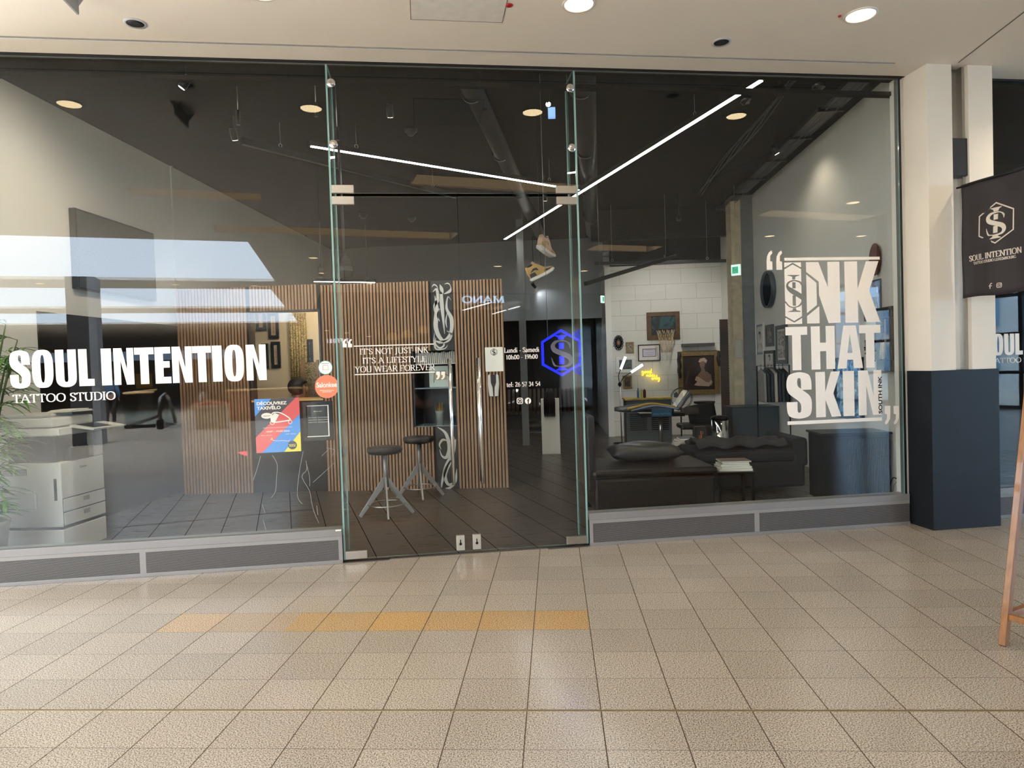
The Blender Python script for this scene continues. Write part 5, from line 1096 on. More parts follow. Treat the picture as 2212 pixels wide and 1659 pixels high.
for i in range(2):
    for k in range(9):
        for j in range(7): g.box(.04+i*.13+k*.0125, .048+i*.13+k*.0125, -.0015, .001, .745-j*.0085, .750-j*.0085)
o = obj('vent_slots', g, mat('vent_dark', '#5c5b57', .5), t); o['kind'] = 'stuff'
o = sans('Canon', 0, .085, 0, .022, mat('logo_grey', '#3a3d42', .4), t, 'maker_name', bold=.01)
for v in o.data.vertices: v.co = (W_+.0025-v.co.y*0+v.co.y*.0, D_*.42+v.co.x, .72+v.co.z)
t = thing('paper_stack', 'loose white sheets lying on the photocopier lid', 'papers', (-4.40, 1.95, 1.226))
for k in range(3):
    g = G(); g.box(0, .21, 0, .297, 0, .006); g.xf(Matrix.Translation((.02*k, 0, .007*k)) @ Matrix.Rotation(.25*k-.2, 4, 'Z')); obj('sheet', g, M_PAPER, t)

# ---------------------------------------------------------------- potted bamboo
t = thing('potted_bamboo', 'tall leafy bamboo plant in a pale pot at the far left of the window', 'plant', (-4.44, 1.27, 0))
g = G(); g.lathe([(.13, 0), (.18, .36), (.19, .40), (.165, .40), (.16, .34), (0, .34)], n=28); obj('pot', g, mat('pot_stone', '#b9b3a6', .7, var=.05, vs=10), t)
gs, gl = G(), G(); rnd = random.Random(3)
def leafb(g, p, d, L, w_):
    d = Vector(d).normalized(); sd = d.cross(Vector((0, 0, 1))); sd = sd.normalized() if sd.length > .01 else Vector((1, 0, 0)); P = []
    for k in range(6):
        f_ = k/5; q_ = Vector(p)+d*L*f_+Vector((0, 0, -.45*L*f_*f_)); ww = w_*math.sin(PI*min(1, .08+f_*.92))**.8*(1-.35*f_); P.append((q_, ww))
    V = [(g.bm.verts.new(q_+sd*ww/2), g.bm.verts.new(q_-Vector((0, 0, ww*.18))), g.bm.verts.new(q_-sd*ww/2)) for q_, ww in P]
    for i in range(6):
        for v_ in V[i]: v_.co.x = max(v_.co.x, -.335)
    for i in range(5):
        for j in range(2): f = g.bm.faces.new((V[i][j], V[i][j+1], V[i+1][j+1], V[i+1][j])); f.smooth = True
for s in range(9):
    a_ = s*.75; H_ = 1.25+.4*rnd.random(); lean = (.10+.22*rnd.random()); P = [(.06*math.cos(a_)+lean*math.cos(a_)*f_**2, .06*math.sin(a_)+lean*.6*math.sin(a_)*f_**2, .34+H_*f_) for f_ in [k/7 for k in range(8)]]
    P = [(max(q_[0], -.34), q_[1], q_[2]) for q_ in P]; gs.tube(P, [.009]*7+[.004], 7)
    for k in range(17):
        f_ = .06+.94*k/16; i = min(6, int(f_*7)); p = Vector(P[i]).lerp(Vector(P[i+1]), f_*7-i); b_ = rnd.random()*2*PI
        br = p+Vector((math.cos(b_), math.sin(b_)*.7, .35))*(.06+.14*rnd.random()); br.x = max(br.x, -.325); gs.tube([p, br], .003, 4)
        for m_ in range(6):
            c_ = b_+(rnd.random()-.5)*2.4; leafb(gl, p.lerp(br, .4+.6*rnd.random()), (math.cos(c_), math.sin(c_), -.1+.7*rnd.random()), .15+.10*rnd.random(), .028)
obj('stem', gs, mat('stem_green', '#4b5a30', .6), t); obj('foliage', gl, mat('bamboo_leaf', '#4f7d2e', .45, var=.35, vs=5), t)['kind'] = 'stuff'

# ---------------------------------------------------------------- stools
def stool(c, lab, H=.68, first=[]):
    if first: return dup(first[0], c, label=lab)
    t = thing('bar_stool', lab, 'stool', c, .3, 'tripod stools in front of the slat partition')
    m = mat('stool_grey', '#a3a19f', .35, metal=.5)
    g = G(); g.cyl((0, 0, .30), (0, 0, H-.03), .030, 16, r1=.022); obj('post', g, m, t)
    for k in range(4):
        a_ = k*PI/2; g = G(); P = [Vector((.02*math.cos(a_), .02*math.sin(a_), .36)), Vector((.28*math.cos(a_), .28*math.sin(a_), 0))]
        d = (P[1]-P[0]).normalized(); n_ = Vector((-math.sin(a_), math.cos(a_), 0))
        q_ = Vector((math.cos(a_), math.sin(a_), .5))*.012
        for f0, f1, w0, w1 in ((0, 1, .055, .020),):
            A = P[0]; B = P[1]; vs = [A+Vector((0, 0, w0)), A-Vector((0, 0, w0)), B-Vector((math.cos(a_)*w1, math.sin(a_)*w1, 0)), B+Vector((math.cos(a_)*w1*.3, math.sin(a_)*w1*.3, .02))]
            L1 = [g.bm.verts.new(v+n_*.009) for v in vs]; L2 = [g.bm.verts.new(v-n_*.009) for v in vs]
            g.bm.faces.new(L1); g.bm.faces.new(L2[::-1])
            for i in range(4): g.bm.faces.new((L1[i], L2[i], L2[(i+1) % 4], L1[(i+1) % 4]))
        obj('leg', g, m, t, bevel=.002)
    g = G(); g.tube([(.19*math.cos(a_), .19*math.sin(a_), .125) for a_ in [2*PI*i/36 for i in range(36)]], .007, 8, closed=True); obj('foot_ring', g, M_STEEL, t)
    g = G(); g.lathe([(.02, -.05), (.16, -.03), (.185, 0), (.18, .035), (.12, .045), (0, .045)], n=32, c=(0, 0, H)); obj('seat', g, M_LEATHER, t)
    first.append(t); return t
stool((-1.62, 3.06, 0), 'tripod stool nearest the left door leaf'); stool((-1.46, 4.02, 0), 'tripod stool close to the oak slat partition')

# ---------------------------------------------------------------- pedestal, fringe lamp, bench, bag
a = pz(1172, 981, 0); t = thing('white_pedestal', 'slim white display pedestal beyond the right door leaf', 'pedestal', (.066, 7.78, 0)); obj('plinth', G().box(-.155, .155, -.15, .15, 0, .94), mat('plinth_white', '#e6e2d9', .5), t, bevel=.002)
c_ = pY(1189, 862, 7.60)
t = thing('beaded_fringe_hat', 'black beaded fringe piece draped over the white pedestal', 'ornament', (c_.x-.02, 7.60, c_.z))
g = G(); rnd = random.Random(5)
for k in range(260):
    x_ = (rnd.random()-.5)*2; L_ = .26+.10*rnd.random(); y_ = -.04+.06*rnd.random()
    g.tube([(x_*.015, y_*.3+.01, .17), (x_*.06, y_, .10), (x_*.095, y_, 0), (x_*.095, y_, -L_*.85)], [.002, .0035, .004, .002], 4)
o = obj('fringe', g, mat('black_beads', '#1b1514', .3, var=.8, vs=60), t); o['kind'] = 'stuff'
g = G(); g.lathe([(.07, .02), (.05, .10), (.0, .19)], n=16, sy=.5); obj('crown', g, M_BLK, t)
a = pz(1130, 915, 0); t = thing('ribbed_bench', 'long dark bench of curved wooden ribs against the far wall', 'bench', (-.2, 12.6, 0))
g = G()
for k in range(22):
    x_ = -1.1+k*.105; P = [(x_, -.55, .40), (x_, -.50, .45), (x_, -.1, .40), (x_, .12, .50), (x_, .22, .95)]; C = crom(P, 4)
    for i in range(len(C)-1):
        p, q_ = C[i], C[i+1]; g.poly([(x_-.03, p[1], p[2]), (x_+.03, p[1], p[2]), (x_+.03, q_[1], q_[2]), (x_-.03, q_[1], q_[2])]); g.poly([(x_-.03, p[1]+.02, p[2]-.03), (x_+.03, p[1]+.02, p[2]-.03), (x_+.03, q_[1]+.02, q_[2]-.03), (x_-.03, q_[1]+.02, q_[2]-.03)])
        for s in (-.03, .03): g.poly([(x_+s, p[1], p[2]), (x_+s, q_[1], q_[2]), (x_+s, q_[1]+.02, q_[2]-.03), (x_+s, p[1]+.02, p[2]-.03)])
obj('ribs', g, mat('rib_wood', '#4a3626', .35, coat=.4), t); g = G(); g.box(-1.1, 1.2, -.35, .1, 0, .37); obj('base', g, mat('bench_base', '#171310', .5), t)
t = thing('sports_bag', 'dark holdall on the floor in front of the ribbed bench', 'bag', (-.35, 11.4, 0)); g = G(); g.tube([(-.28, 0, .13), (-.26, 0, .13), (.26, 0, .13), (.28, 0, .13)], [.06, .13, .13, .06], 16); obj('body', g, M_BLK, t); g = G(); g.tube([(.12*math.cos(a_), 0, .22+.10*math.sin(a_)) for a_ in [PI*i/8 for i in range(9)]], .01, 6); obj('handle', g, M_LEATHER, t)
t = thing('white_trainers_pair', 'dark shoe with pale stripes on the floor right of the holdall', 'shoe', (.75, 11.2, 0)); g = G(); g.ball((0, 0, .06), .15, .06, .06); obj('upper', g, M_BLK, t); g = G(); g.box(-.14, .14, -.055, .055, 0, .02); obj('sole', g, M_WPLAST, t, bevel=.006)
# glass panel door frame between slats and far room
g = G(); x0 = pY(1121, 700, 9.0).x; x1 = pY(1136, 700, 9.0).x; g.box(x0, x1, 9.0, 9.06, 0, ZC); struct('trim_8', g, mat('grey_post', '#7b7f80', .5))
g = G(); x0 = pY(1145, 700, 12.).x; x1 = pY(1185, 700, 12.).x; g.box(x0, x1, 13.5, 13.58, .9, 2.4); struct('trim_9', g, mat('taupe_panel', '#2b2520', .6))

# ---------------------------------------------------------------- hanging trainers
M_TAN = mat('tan_suede', '#b8935a', .8); M_SNK = mat('trainer_black', '#1d1c1c', .5); M_SOLE = mat('trainer_sole', '#d9d6cf', .5)
def trainer(name, lab, loc, rot, s=1.0, accent=M_TAN, sidem=M_SNK):
    t = thing(name, lab, 'trainer', loc, rot=rot, group='trainers hanging on wires'); 
    # side profile in x,z; swept across y by width
    def loft(prof, wf, nm, m, par=t):
        g = G(); n = len(prof[0][1])
        rings = []
        for y, pr in prof: rings.append([g.bm.verts.new((a_*s, y*s, b_*s)) for a_, b_ in pr])
        for i in range(len(rings)-1):
            for k in range(n): f = g.bm.faces.new((rings[i][k], rings[i][(k+1) % n], rings[i+1][(k+1) % n], rings[i+1][k])); f.smooth = True
        g.bm.faces.new(rings[0]); g.bm.faces.new(rings[-1][::-1]); return obj(nm, g, m, par)
    sole = [(-.14, .0), (-.05, -.004), (.06, -.004), (.13, .004), (.155, .022), (.15, .035), (.05, .026), (-.05, .026), (-.145, .030)]
    loft([(-.038, [(a_*.93, b_) for a_, b_ in sole]), (-.045, sole) if False else (-.030, sole), (.030, sole), (.038, [(a_*.93, b_) for a_, b_ in sole])], 1, 'sole', M_SOLE)
    up = [(-.135, .028), (-.02, .026), (.06, .026), (.14, .032), (.148, .045), (.12, .062), (.07, .075), (.04, .10), (.015, .135), (-.02, .165), (-.06, .150), (-.10, .150), (-.135, .165), (-.145, .10)]
    loft([(-.034, [(a_*.9, .03+(b_-.03)*.72) for a_, b_ in up]), (-.026, up), (.026, up), (.034, [(a_*.9, .03+(b_-.03)*.72) for a_, b_ in up])], 1, 'upper', accent)
    for sgn in (-1, 1):
        g = G(); y0, y1 = sorted((sgn*.0285*s, sgn*.0375*s))
        g.prism([(a_*s, b_*s) for a_, b_ in ((-.125, .034), (-.05, .034), (-.06, .075), (-.12, .075))], y0, y1); g.prism([(a_*s, b_*s) for a_, b_ in ((-.11, .085), (-.05, .095), (-.01, .075), (-.02, .11), (-.06, .118))], y0, y1); g.prism([(a_*s, b_*s) for a_, b_ in ((.04, .034), (.10, .036), (.135, .046), (.09, .05), (.055, .06))], y0, y1)
        obj('side_patch', g, sidem, t)
    g = G()
    for k in range(5): x_ = .012+k*.017; z_ = .128-k*.016; g.tube([(x_*s, -.028*s, (z_-.01)*s), (x_*s, 0, (z_+.012)*s), (x_*s, .028*s, (z_-.01)*s)], .004*s, 6)
    obj('laces', g, M_SNK, t)
    g = G(); g.ball((-.075*s, 0, .160*s), .05*s, .022*s, .012*s, 16, 8); obj('collar_opening', g, mat('collar_dark', '#0f0f10', .8), t)
    g = G(); g.prism([(a_*s, b_*s) for a_, b_ in ((-.035, .12), (.0, .125), (-.03, .195), (-.055, .185))], -.02*s, .02*s); obj('tongue', g, mat('tongue_pink', '#c9a58f', .8), t); return t
YH = 3.6
p1 = pY(1172, 588, YH); p2 = pY(1178, 532, YH)
trainer('hanging_trainer', 'tan and black high-top trainer with a white sole, lower of the hanging pair', (p1.x, YH, p1.z-.045), (0, -.42, 0), 1.0)
trainer('hanging_trainer', 'tan and pink high-top trainer twisted sideways, upper of the hanging pair', (p2.x, YH, p2.z-.07), (.0, .35, .9), .95, mat('pale_pink', '#cfae94', .8), M_TAN)
def wire(pts, lab, m=None, r=.0022, cat='wire', name='hanging_wire', group='thin suspension wires'):
    base = Vector(pts[0]); g = G(); g.tube([Vector(p)-base for p in pts], r, 5); o = obj(name, g, m or mat('wire_grey', '#8f8f8f', .4, metal=.5), None, loc=base); return tag(o, lab, cat, group)
for k, (x_, y0, y1, Y_) in enumerate(((1168, 150, 590, YH), (1176, 150, 520, YH))):
    b_ = pY(x_, y1, Y_); wire([(b_.x, Y_, ZC), (b_.x, Y_, b_.z)], ('front', 'rear')[k]+' thin wire carrying the hanging trainers', M_BLKM)
# ---------------------------------------------------------------- blue emblem
v_ = .385; p = pv(1213, 762, v_); R_ = pv(1213, 711, v_)[2]-p[2]
t = thing('neon_emblem_sign', 'glowing blue hexagon emblem with S and I hanging inside the doors', 'sign', FW(p[0], v_, p[2]), FA)
gh, gi, gs = G(), G(), G(); si_logo(0, 0, R_, -.008, .008, gh, gi, gs, .11)
M_BN = emit('blue_neon', '#1c24ff', 1.25)
obj('hexagon_tube', gh, M_BN, t); obj('letter_i', gi, M_BN, t); obj('letter_s', gs, mat('emblem_grey', '#8d8494', .25, metal=.6), t)
g = G(); k = .84; g.prism([(R_*a_*.97, R_*b_*.97) for a_, b_ in ((0, 1), (k, .5), (k, -.5), (0, -1), (-k, -.5), (-k, .5))], .009, .013); obj('clear_back_plate', g, [clear_mat('acrylic', (.86, .87, .9, 1))], t)
wire([FW(p[0]-.12, v_, ZC), FW(p[0]-.12, v_, p[2]+R_*.6)], 'left wire carrying the blue emblem'); wire([FW(p[0]+.12, v_, ZC), FW(p[0]+.12, v_, p[2]+R_*.6)], 'right wire carrying the blue emblem')

# ---------------------------------------------------------------- light bars
def bar(a, b, lab, lit=True, w_=.052, h=.055):
    a, b = Vector(a), Vector(b); L = (b-a).length; c = (a+b)/2; d = b-a
    t = thing('light_bar', lab, 'light bar', c, math.atan2(d.y, d.x), 'suspended straight light bars'); L = Vector((d.x, d.y)).length
    s = d.z/L if L else 0
    g = G(); g.box(-L/2, L/2, -w_/2, w_/2, 0, h); obj('housing', g, M_BLKM, t)
    if lit: g = G(); g.box(-L/2+.02, L/2-.02, -w_/2+.004, w_/2-.004, -.006, 0); obj('diffuser', g, M_LED, t)
    if abs(s) > .001: t.rotation_euler = (0, -math.atan(s), math.atan2(d.y, d.x))
    for f_ in (.14, .86):
        q_ = a.lerp(b, f_); wire([(q_.x, q_.y, ZC), (q_.x, q_.y, q_.z+h+.05)], 'thin suspension wire of a ceiling light bar')
        g = G(); g.tube([(.02*math.cos(a_), 0, .02*math.sin(a_)) for a_ in [2*PI*i/14 for i in range(14)]], .003, 5, closed=True); o = obj('suspension_ring', g, M_STEEL, t); o.location = ((f_-.5)*L, 0, h+.025)
    return t
ZB = 3.95
bar(pz(668, 315, ZB), pz(1252, 411, ZB), 'long lit white bar running left to right above the doors')
bar(pz(1647, 172, ZB), pz(1090, 517, ZB), 'longest lit white bar slanting from the top right down to the doors')
bar(pz(523, 312, ZB), pz(985, 428, ZB), 'unlit dark bar slanting above the left door leaf', False, h=.07)
bar(pz(676, 608, 3.2), pz(812, 610, 3.2), 'short lit bar seen just above the slat partition')
bar(pY(1283, 573, 8.2), pY(1568, 567, 8.2), 'unlit dark bar in front of the upper block wall', False)
bar(pY(1262, 618, 5.6), pY(1462, 556, 8.0), 'unlit dark bar sloping towards the back, right of the doors', False)
# pendant lamp
a = pY(744, 575, 3.0); t = thing('pear_pendant', 'dark pear-shaped pendant on a thick black cord behind the left fin', 'pendant', (a.x, 3.0, a.z))
g = G(); g.lathe([(0, -.12), (.05, -.115), (.075, -.07), (.078, 0), (.06, .06), (.025, .10), (.018, .13)], n=28); obj('body', g, mat('pendant_brown', '#1b1817', .7, spec=.1), t)
g = G(); g.lathe([(.079, -.055), (.0795, -.03), (.079, -.01)], n=28, cap=False); obj('dark_band', g, M_BLK, t); g = G(); g.tube([(0, 0, .12), (0, 0, .3), (-.02, 0, ZC-a.z)], .014, 10); obj('cord', g, M_BLK, t)
for k, (x_, y0, y1) in enumerate(((515, 238, 270), (683, 222, 252), (729, 275, 303))):
    a, b = pY(x_, y1, 2.6), pY(x_, y0, 2.6); t = thing('cylinder_pendant', 'slim dark cylinder hanging from a rod, %s of three at upper left' % ('first', 'second', 'third')[k], 'pendant', (a.x, 2.6, a.z), group='slim cylinder pendants'); h = b.z-a.z
    g = G(); g.cyl((0, 0, 0), (0, 0, h), .018, 16); obj('cylinder', g, M_BLKM, t); g = G(); g.cyl((0, 0, h), (0, 0, ZC-a.z), .005, 8); obj('rod', g, M_STEEL, t)
for k, (x_, y0, y1, Y_) in enumerate(((543, 340, 1150, 1.9), (822, 140, 610, 3.4), (806, 140, 330, 3.4), (1310, 560, 600, 8), (1680, 170, 230, 3.2))):
    pass
# ceiling services at upper right: ducts, cable trays, foil lamps
t = thing('cable_tray', 'black cable tray with loose cables running back under the right-hand ceiling', 'cable tray', (3.25, 2.6, ZC-.10))
g = G(); g.box(-.11, .11, 0, 6.2, 0, .006); g.box(-.11, -.104, 0, 6.2, 0, .045); g.box(.104, .11, 0, 6.2, 0, .045); obj('tray', g, M_BLKM, t)
for j in range(5):
    g = G(); g.tube([(-.09+j*.045+.015*math.sin(i*1.3+j), i*.4, .015-.01+.012*math.sin(i*2.1+j)-.03*(j % 2)) for i in range(16)], .006, 5); obj('cable', g, M_BLK, t)
for i in range(7): obj('bracket', G().box(-.14, .14, .3+i*.9, .33+i*.9, -.03, .02), M_BLKM, t)
a = pz(1625, 330, ZC-.12); t = thing('cable_bundle', 'bundle of black cables dropping along the ceiling right of the long bar', 'cables', (2.55, 3.0, ZC-.06))
for j in range(6): g = G(); g.tube([(j*.018+.02*math.sin(i*.8+j), i*.45, -.02*math.sin(i*.9+j)-.01) for i in range(11)], .006, 5); obj('cable', g, mat('cable_grey', '#3a3734', .5), t)
for k, (x_, y_) in enumerate(((1683, 195), (1768, 185), (1610, 215))):
    a = pz(x_, y_, 4.12); t = thing('foil_wrapped_lamp', 'ceiling spot wrapped in crumpled foil, %s of three at top right' % ('middle', 'right-most', 'left-most')[k], 'spotlight', a, k*.7, 'foil-wrapped ceiling spots')
    g = G(); rn = random.Random(k)
    g.ball((0, 0, 0), .07, .055, .05, 12, 9)
    for v in g.bm.verts: v.co *= 1+.35*(rn.random()-.5)
    obj('foil', g, mat('crumpled_foil', '#5a5856', .25, metal=.9), t); g = G(); g.cyl((0, 0, .03), (0, 0, ZC-a.z), .012, 8); obj('stem', g, M_BLKM, t)
for k, (x_, w__) in enumerate(((-.55, .10), (.50, .12))):
    t = thing('air_duct', ('narrower', 'wider')[k]+' black round air duct running back under the shop ceiling', 'duct', (x_, 2.4, ZC-.135), group='black air ducts'); g = G(); g.cyl((0, 0, 0), (.5, 7.5, 0), w__, 24); obj('duct', g, mat('duct_black', '#1b1a19', .35), t); 
    for j in range(4): g = G(); g.cyl((.5*j/4, 7.5*j/4+.3, 0), (.5*j/4+.003, 7.5*j/4+.34, 0), w__+.008, 24); obj('collar', g, M_BLKM, t)
for k, (x_, y_) in enumerate(((887, 284), (785, 466), (890, 473))):
    a = pz(x_, y_, ZC-.03); t = thing('smoke_detector', 'black dome detector on the shop ceiling, '+('largest one above the doors', 'left one behind the door top', 'right one behind the door top')[k], 'detector', a, group='black dome detectors'); g = G(); g.lathe([(0, -.05), (.035, -.045), (.05, -.02), (.075, 0), (.075, .03), (0, .03)], n=20); obj('dome', g, M_BLK, t)
# projector lamp bright spot and camera above the doors
a = pY(1190, 240, 3.2); t = thing('track_spot_lamp', 'small bright track spotlight with a bluish box beside it above the doors', 'spotlight', (a.x, 3.2, a.z)); g = G(); g.cyl((-.025, 0, .06), (-.015, -.05, .05), .03, 16); obj('lamp_head', g, M_BLKM, t); g = G(); g.cyl((-.025, -.052, .05), (-.025, -.055, .05), .024, 16); obj('bulb', g, emit('spot_bulb', '#ffffff', 12), t); g = G(); g.box(-.03, .045, -.03, .03, -.07, .03); obj('box', g, mat('bluish_box', '#8fb4ff', .4, emis='#7fa8ff', es=.6), t, bevel=.004); g = G(); g.cyl((0, 0, .05), (0, 0, ZC-a.z), .008, 8); obj('rod', g, M_BLKM, t)
def spot(loc, tgt, e, col=(1, .93, .84), size=1.3, soft=.06, lab=None):
    t = thing('ceiling_spotlight', lab or 'black ceiling spotlight of the shop', 'spotlight', loc, group='black ceiling spotlights')
    d = (Vector(tgt)-Vector(loc)).normalized(); g = G(); g.cyl(-d*.06, d*.06, .035, 16); g.cyl((0, 0, 0), (0, 0, ZC-loc[2]), .007, 8); obj('head', g, M_BLKM, t)
    g = G(); g.cyl(d*.061, d*.063, .028, 16); obj('lens', g, emit('spot_lens', '#fff2dd', 8), t)
    ld = bpy.data.lights.new('spot_beam', 'SPOT'); ld.energy = e*.55; ld.color = col; ld.spot_size = size; ld.spot_blend = .8; ld.shadow_soft_size = soft
    lo = bpy.data.objects.new('spot_beam', ld); COL.objects.link(lo); lo.location = Vector(loc)+d*.09; lo.rotation_euler = d.to_track_quat('-Z', 'Y').to_euler()
SPOTS = [((-3.0, 2.0, 4.1), (-4.8, 1.7, 1.6), 110, (1, .86, .66), 2.4, 'ceiling spotlight lighting the left wall'), ((2.3, 7.6, 3.9), (2.4, 10.2, 1.6), 170, (1, .95, .88), 1.5, 'ceiling spotlight lighting the block wall'),
         ((3.0, 4.9, 4.12), (3.6, 5.0, 3.0), 13, (1, .86, .66), 2.2, 'ceiling spotlight lighting the pictures on the right'), ((-1.4, 2.9, 4.1), (-1.6, 4.54, 1.4), 120, (1, .93, .84), 1.9, 'ceiling spotlight lighting the oak slats'),
         ((-3.2, 3.3, 4.1), (-3.2, 4.54, 1.6), 80, (1, .93, .84), 1.9, 'ceiling spotlight lighting the left slats'), ((.1, 6.2, 4.0), (.05, 7.8, .8), 60, (1, .95, .9), 1.0, 'ceiling spotlight over the white pedestal'), ((-3.0, 5.3, 2.9), (-3.2, 6.1, 1.7), 40, (1, .82, .58), 2.0, 'spotlight in the rear room behind the slats')]
for l_, tg, e_, c_, s_, lb in SPOTS: spot(l_, tg, e_, c_, s_, lab=lb)  # spot fixtures added to brighten the shop interior
# cylinder spot near far panel with glow
a = pY(1153, 617, 10.9); spot((a.x, 10.9, a.z), (a.x+.3, 11.2, a.z-.35), 14, (.9, .95, 1), 1.6, .02, 'small black cylinder spot glowing on the grey far panel')
# exit signs
for k, (px0, py0, px1, py1, Y_) in enumerate(((1580, 572, 1596, 596, 7.3), (1300, 638, 1308, 654, 10.1))):
    a, b = pY(px0, py1, Y_), pY(px1, py0, Y_); t = thing('exit_sign', ('green lit exit sign with a running figure near the concrete pier', 'small green lit exit sign beside the dark doorway')[k], 'exit sign', (a.x, Y_, a.z), -.6 if k == 0 else 1.0); w_, h_ = b.x-a.x, b.z-a.z
    obj('box', G().box(0, w_*1.2, -.012, .03, 0, h_), mat('sign_box_white', '#dfe8e4', .4, emis='#cfeee2', es=.5), t, bevel=.003); obj('pictogram', G().box(w_*.15, w_*.95, -.0135, -.012, h_*.18, h_*.8), mat('exit_green', '#1d8f68', .4, emis='#1fa678', es=.5), t)
    g = G(); q_ = w_*.55; g.prism([(q_+.1*w_*math.cos(i), h_*.66+.1*w_*math.sin(i)) for i in [2*PI*j/10 for j in range(10)]], -.0150, -.0135); g.strip([(q_-.02*w_, h_*.6), (q_-.05*w_, h_*.42), (q_+.12*w_, h_*.25)], [w_*.09]*3, -.015, -.0135); g.strip([(q_-.05*w_, h_*.42), (q_-.2*w_, h_*.26)], [w_*.07]*2, -.015, -.0135); obj('running_figure', g, M_WPLAST, t)
    if k == 0: g = G(); g.cyl((w_*.6, .01, h_), (w_*.6, .01, ZC-a.z), .004, 6); obj('rod', g, M_STEEL, t)

# ---------------------------------------------------------------- neon words
def script_tube(words, M0, t, r):
    GL = {'g': [(.30, .30), (.18, .38), (.06, .28), (.08, .08), (.22, .06), (.30, .24), (.30, .0), (.24, -.28), (.08, -.30), (.04, -.2), (.2, -.08), (.40, .05)], 'o': [(.05, .1), (.16, .36), (.04, .22), (.10, .03), (.24, .06), (.28, .24), (.16, .36), (.26, .30), (.38, .28)],
          'd': [(.05, .1), (.26, .34), (.10, .34), (.04, .14), (.14, .03), (.28, .18), (.32, .72), (.28, .18), (.32, .04), (.42, .06)], 'v': [(.02, .3), (.08, .34), (.14, .04), (.26, .20), (.27, .36), (.36, .28)], 'i': [(.0, .08), (.08, .34), (.08, .08), (.16, .03), (.24, .1)], 'b': [(.0, .1), (.10, .50), (.12, .72), (.07, .66), (.07, .12), (.16, .03), (.26, .14), (.22, .32), (.12, .28), (.34, .30)],
          'e': [(.0, .1), (.22, .22), (.18, .36), (.06, .28), (.06, .08), (.18, .02), (.32, .1)], 's': [(.0, .06), (.14, .36), (.12, .24), (.22, .10), (.14, .02), (.04, .06), (.26, .04), (.34, .08)], 'n': [(.02, .3), (.06, .34), (.07, .04), (.08, .24), (.2, .36), (.24, .2), (.24, .06), (.34, .06)], 'l': [(.0, .08), (.12, .5), (.12, .72), (.06, .66), (.07, .12), (.14, .03), (.24, .08)],
          'y': [(.0, .3), (.06, .34), (.06, .12), (.16, .06), (.26, .34), (.26, .0), (.20, -.28), (.06, -.30), (.06, -.2), (.36, .06)]}
    for wd, x0, z0, s in words:
        x = x0; P = []
        for ch in wd: P += [(x+a_*s, 0, z0+b_*s) for a_, b_ in GL[ch]]; x += (GL[ch][-1][0])*s
        g = G(); g.tube(crom(P, 3), r, 6); obj('word_tube', g, M0, t)
a = pY(1386, 815, YB-.05); b = pY(1433, 790, YB-.05); t = thing('neon_words_sign', 'yellow neon sign reading good vibes only on the block wall', 'neon sign', (a.x, YB-.05, a.z)); W_ = b.x-a.x; s = W_*.31
script_tube((('good', .0, s*.55, s*1.0), ('vibes', s*.62, s*.05, s*.9), ('only', s*1.45, -s*.42, s*.95)), emit('yellow_neon', '#ffcf3a', 1.2), t, .0060)
ld = bpy.data.lights.new('neon_glow', 'POINT'); ld.energy = .5; ld.color = (1, .85, .35); ld.shadow_soft_size = .15; lo = bpy.data.objects.new('neon_glow', ld); COL.objects.link(lo); lo.location = (a.x+W_/2, YB-.2, a.z)
# ---------------------------------------------------------------- two-armed work lamp
Y_ = 8.9; a = pY(1340, 832, Y_); t = thing('work_lamp', 'work lamp with two glowing tube arms in front of the block wall', 'lamp', (a.x, Y_, 0))
def lp(x, y): q_ = pY(x, y, Y_); return (q_.x-a.x, 0, q_.z)
g = G(); g.cyl((0, 0, .02), lp(1339, 834), .011, 10); obj('pole', g, M_STEEL, t); g = G(); g.lathe([(.16, 0), (.16, .02), (.02, .035)], n=24); obj('base', g, M_BLKM, t)
g = G(); g.ball(lp(1339, 830), .035, .03, .045, 14, 8); obj('joint', g, M_BLKM, t)
for P, Q in ((((1339, 829), (1336, 812), (1341, 797)), ((1341, 797), (1351, 771))), (((1340, 829), (1347, 815), (1364, 804)), ((1364, 804), (1388, 788)))):
    g = G(); g.tube(crom([lp(*p) for p in P], 5), .008, 7); o = obj('arm', g, M_BLKM, t); g = G(); g.tube([lp(*Q[0]), lp(*Q[1])], .021, 10); obj('light_tube', g, emit('tube_white', '#f6fbff', 14), o)
# ---------------------------------------------------------------- cart with bottles, treatment couch, chair, fan, bin
Y_ = 8.3
def BX(name, lab, cat, x0, x1, y0, y1, Y_, d, m, grp=None, bev=.006, part='body'):
    a, b = pY(x0, y1, Y_), pY(x1, y0, Y_); t = thing(name, lab, cat, (a.x, Y_, a.z), group=grp); obj(part, G().box(0, b.x-a.x, 0, d, 0, b.z-a.z), m, t, bevel=bev); return t, b.x-a.x, b.z-a.z
a, b = pY(1354, 940, 8.3), pY(1450, 862, 8.3)
t = thing('tool_trolley', 'grey reception trolley with drawers under the bottles', 'trolley', (a.x, 8.3, 0)); w_, z1 = b.x-a.x, b.z
g = G(); g.box(0, w_, 0, .45, .04, z1); obj('body', g, mat('trolley_grey', '#4d5356', .5), t, bevel=.008); g = G(); g.box(-.02, w_+.02, -.02, .47, z1, z1+.03); obj('top', g, mat('trolley_top', '#b59b4a', .5, var=.5, vs=4), t)
for i in range(2):
    for j in range(9): obj('louvre', G().box(.06+i*w_*.48, .06+i*w_*.48+w_*.38, -.006, 0, .30+j*.035, .318+j*.035), M_BLKM, t)
YB3 = 8.45
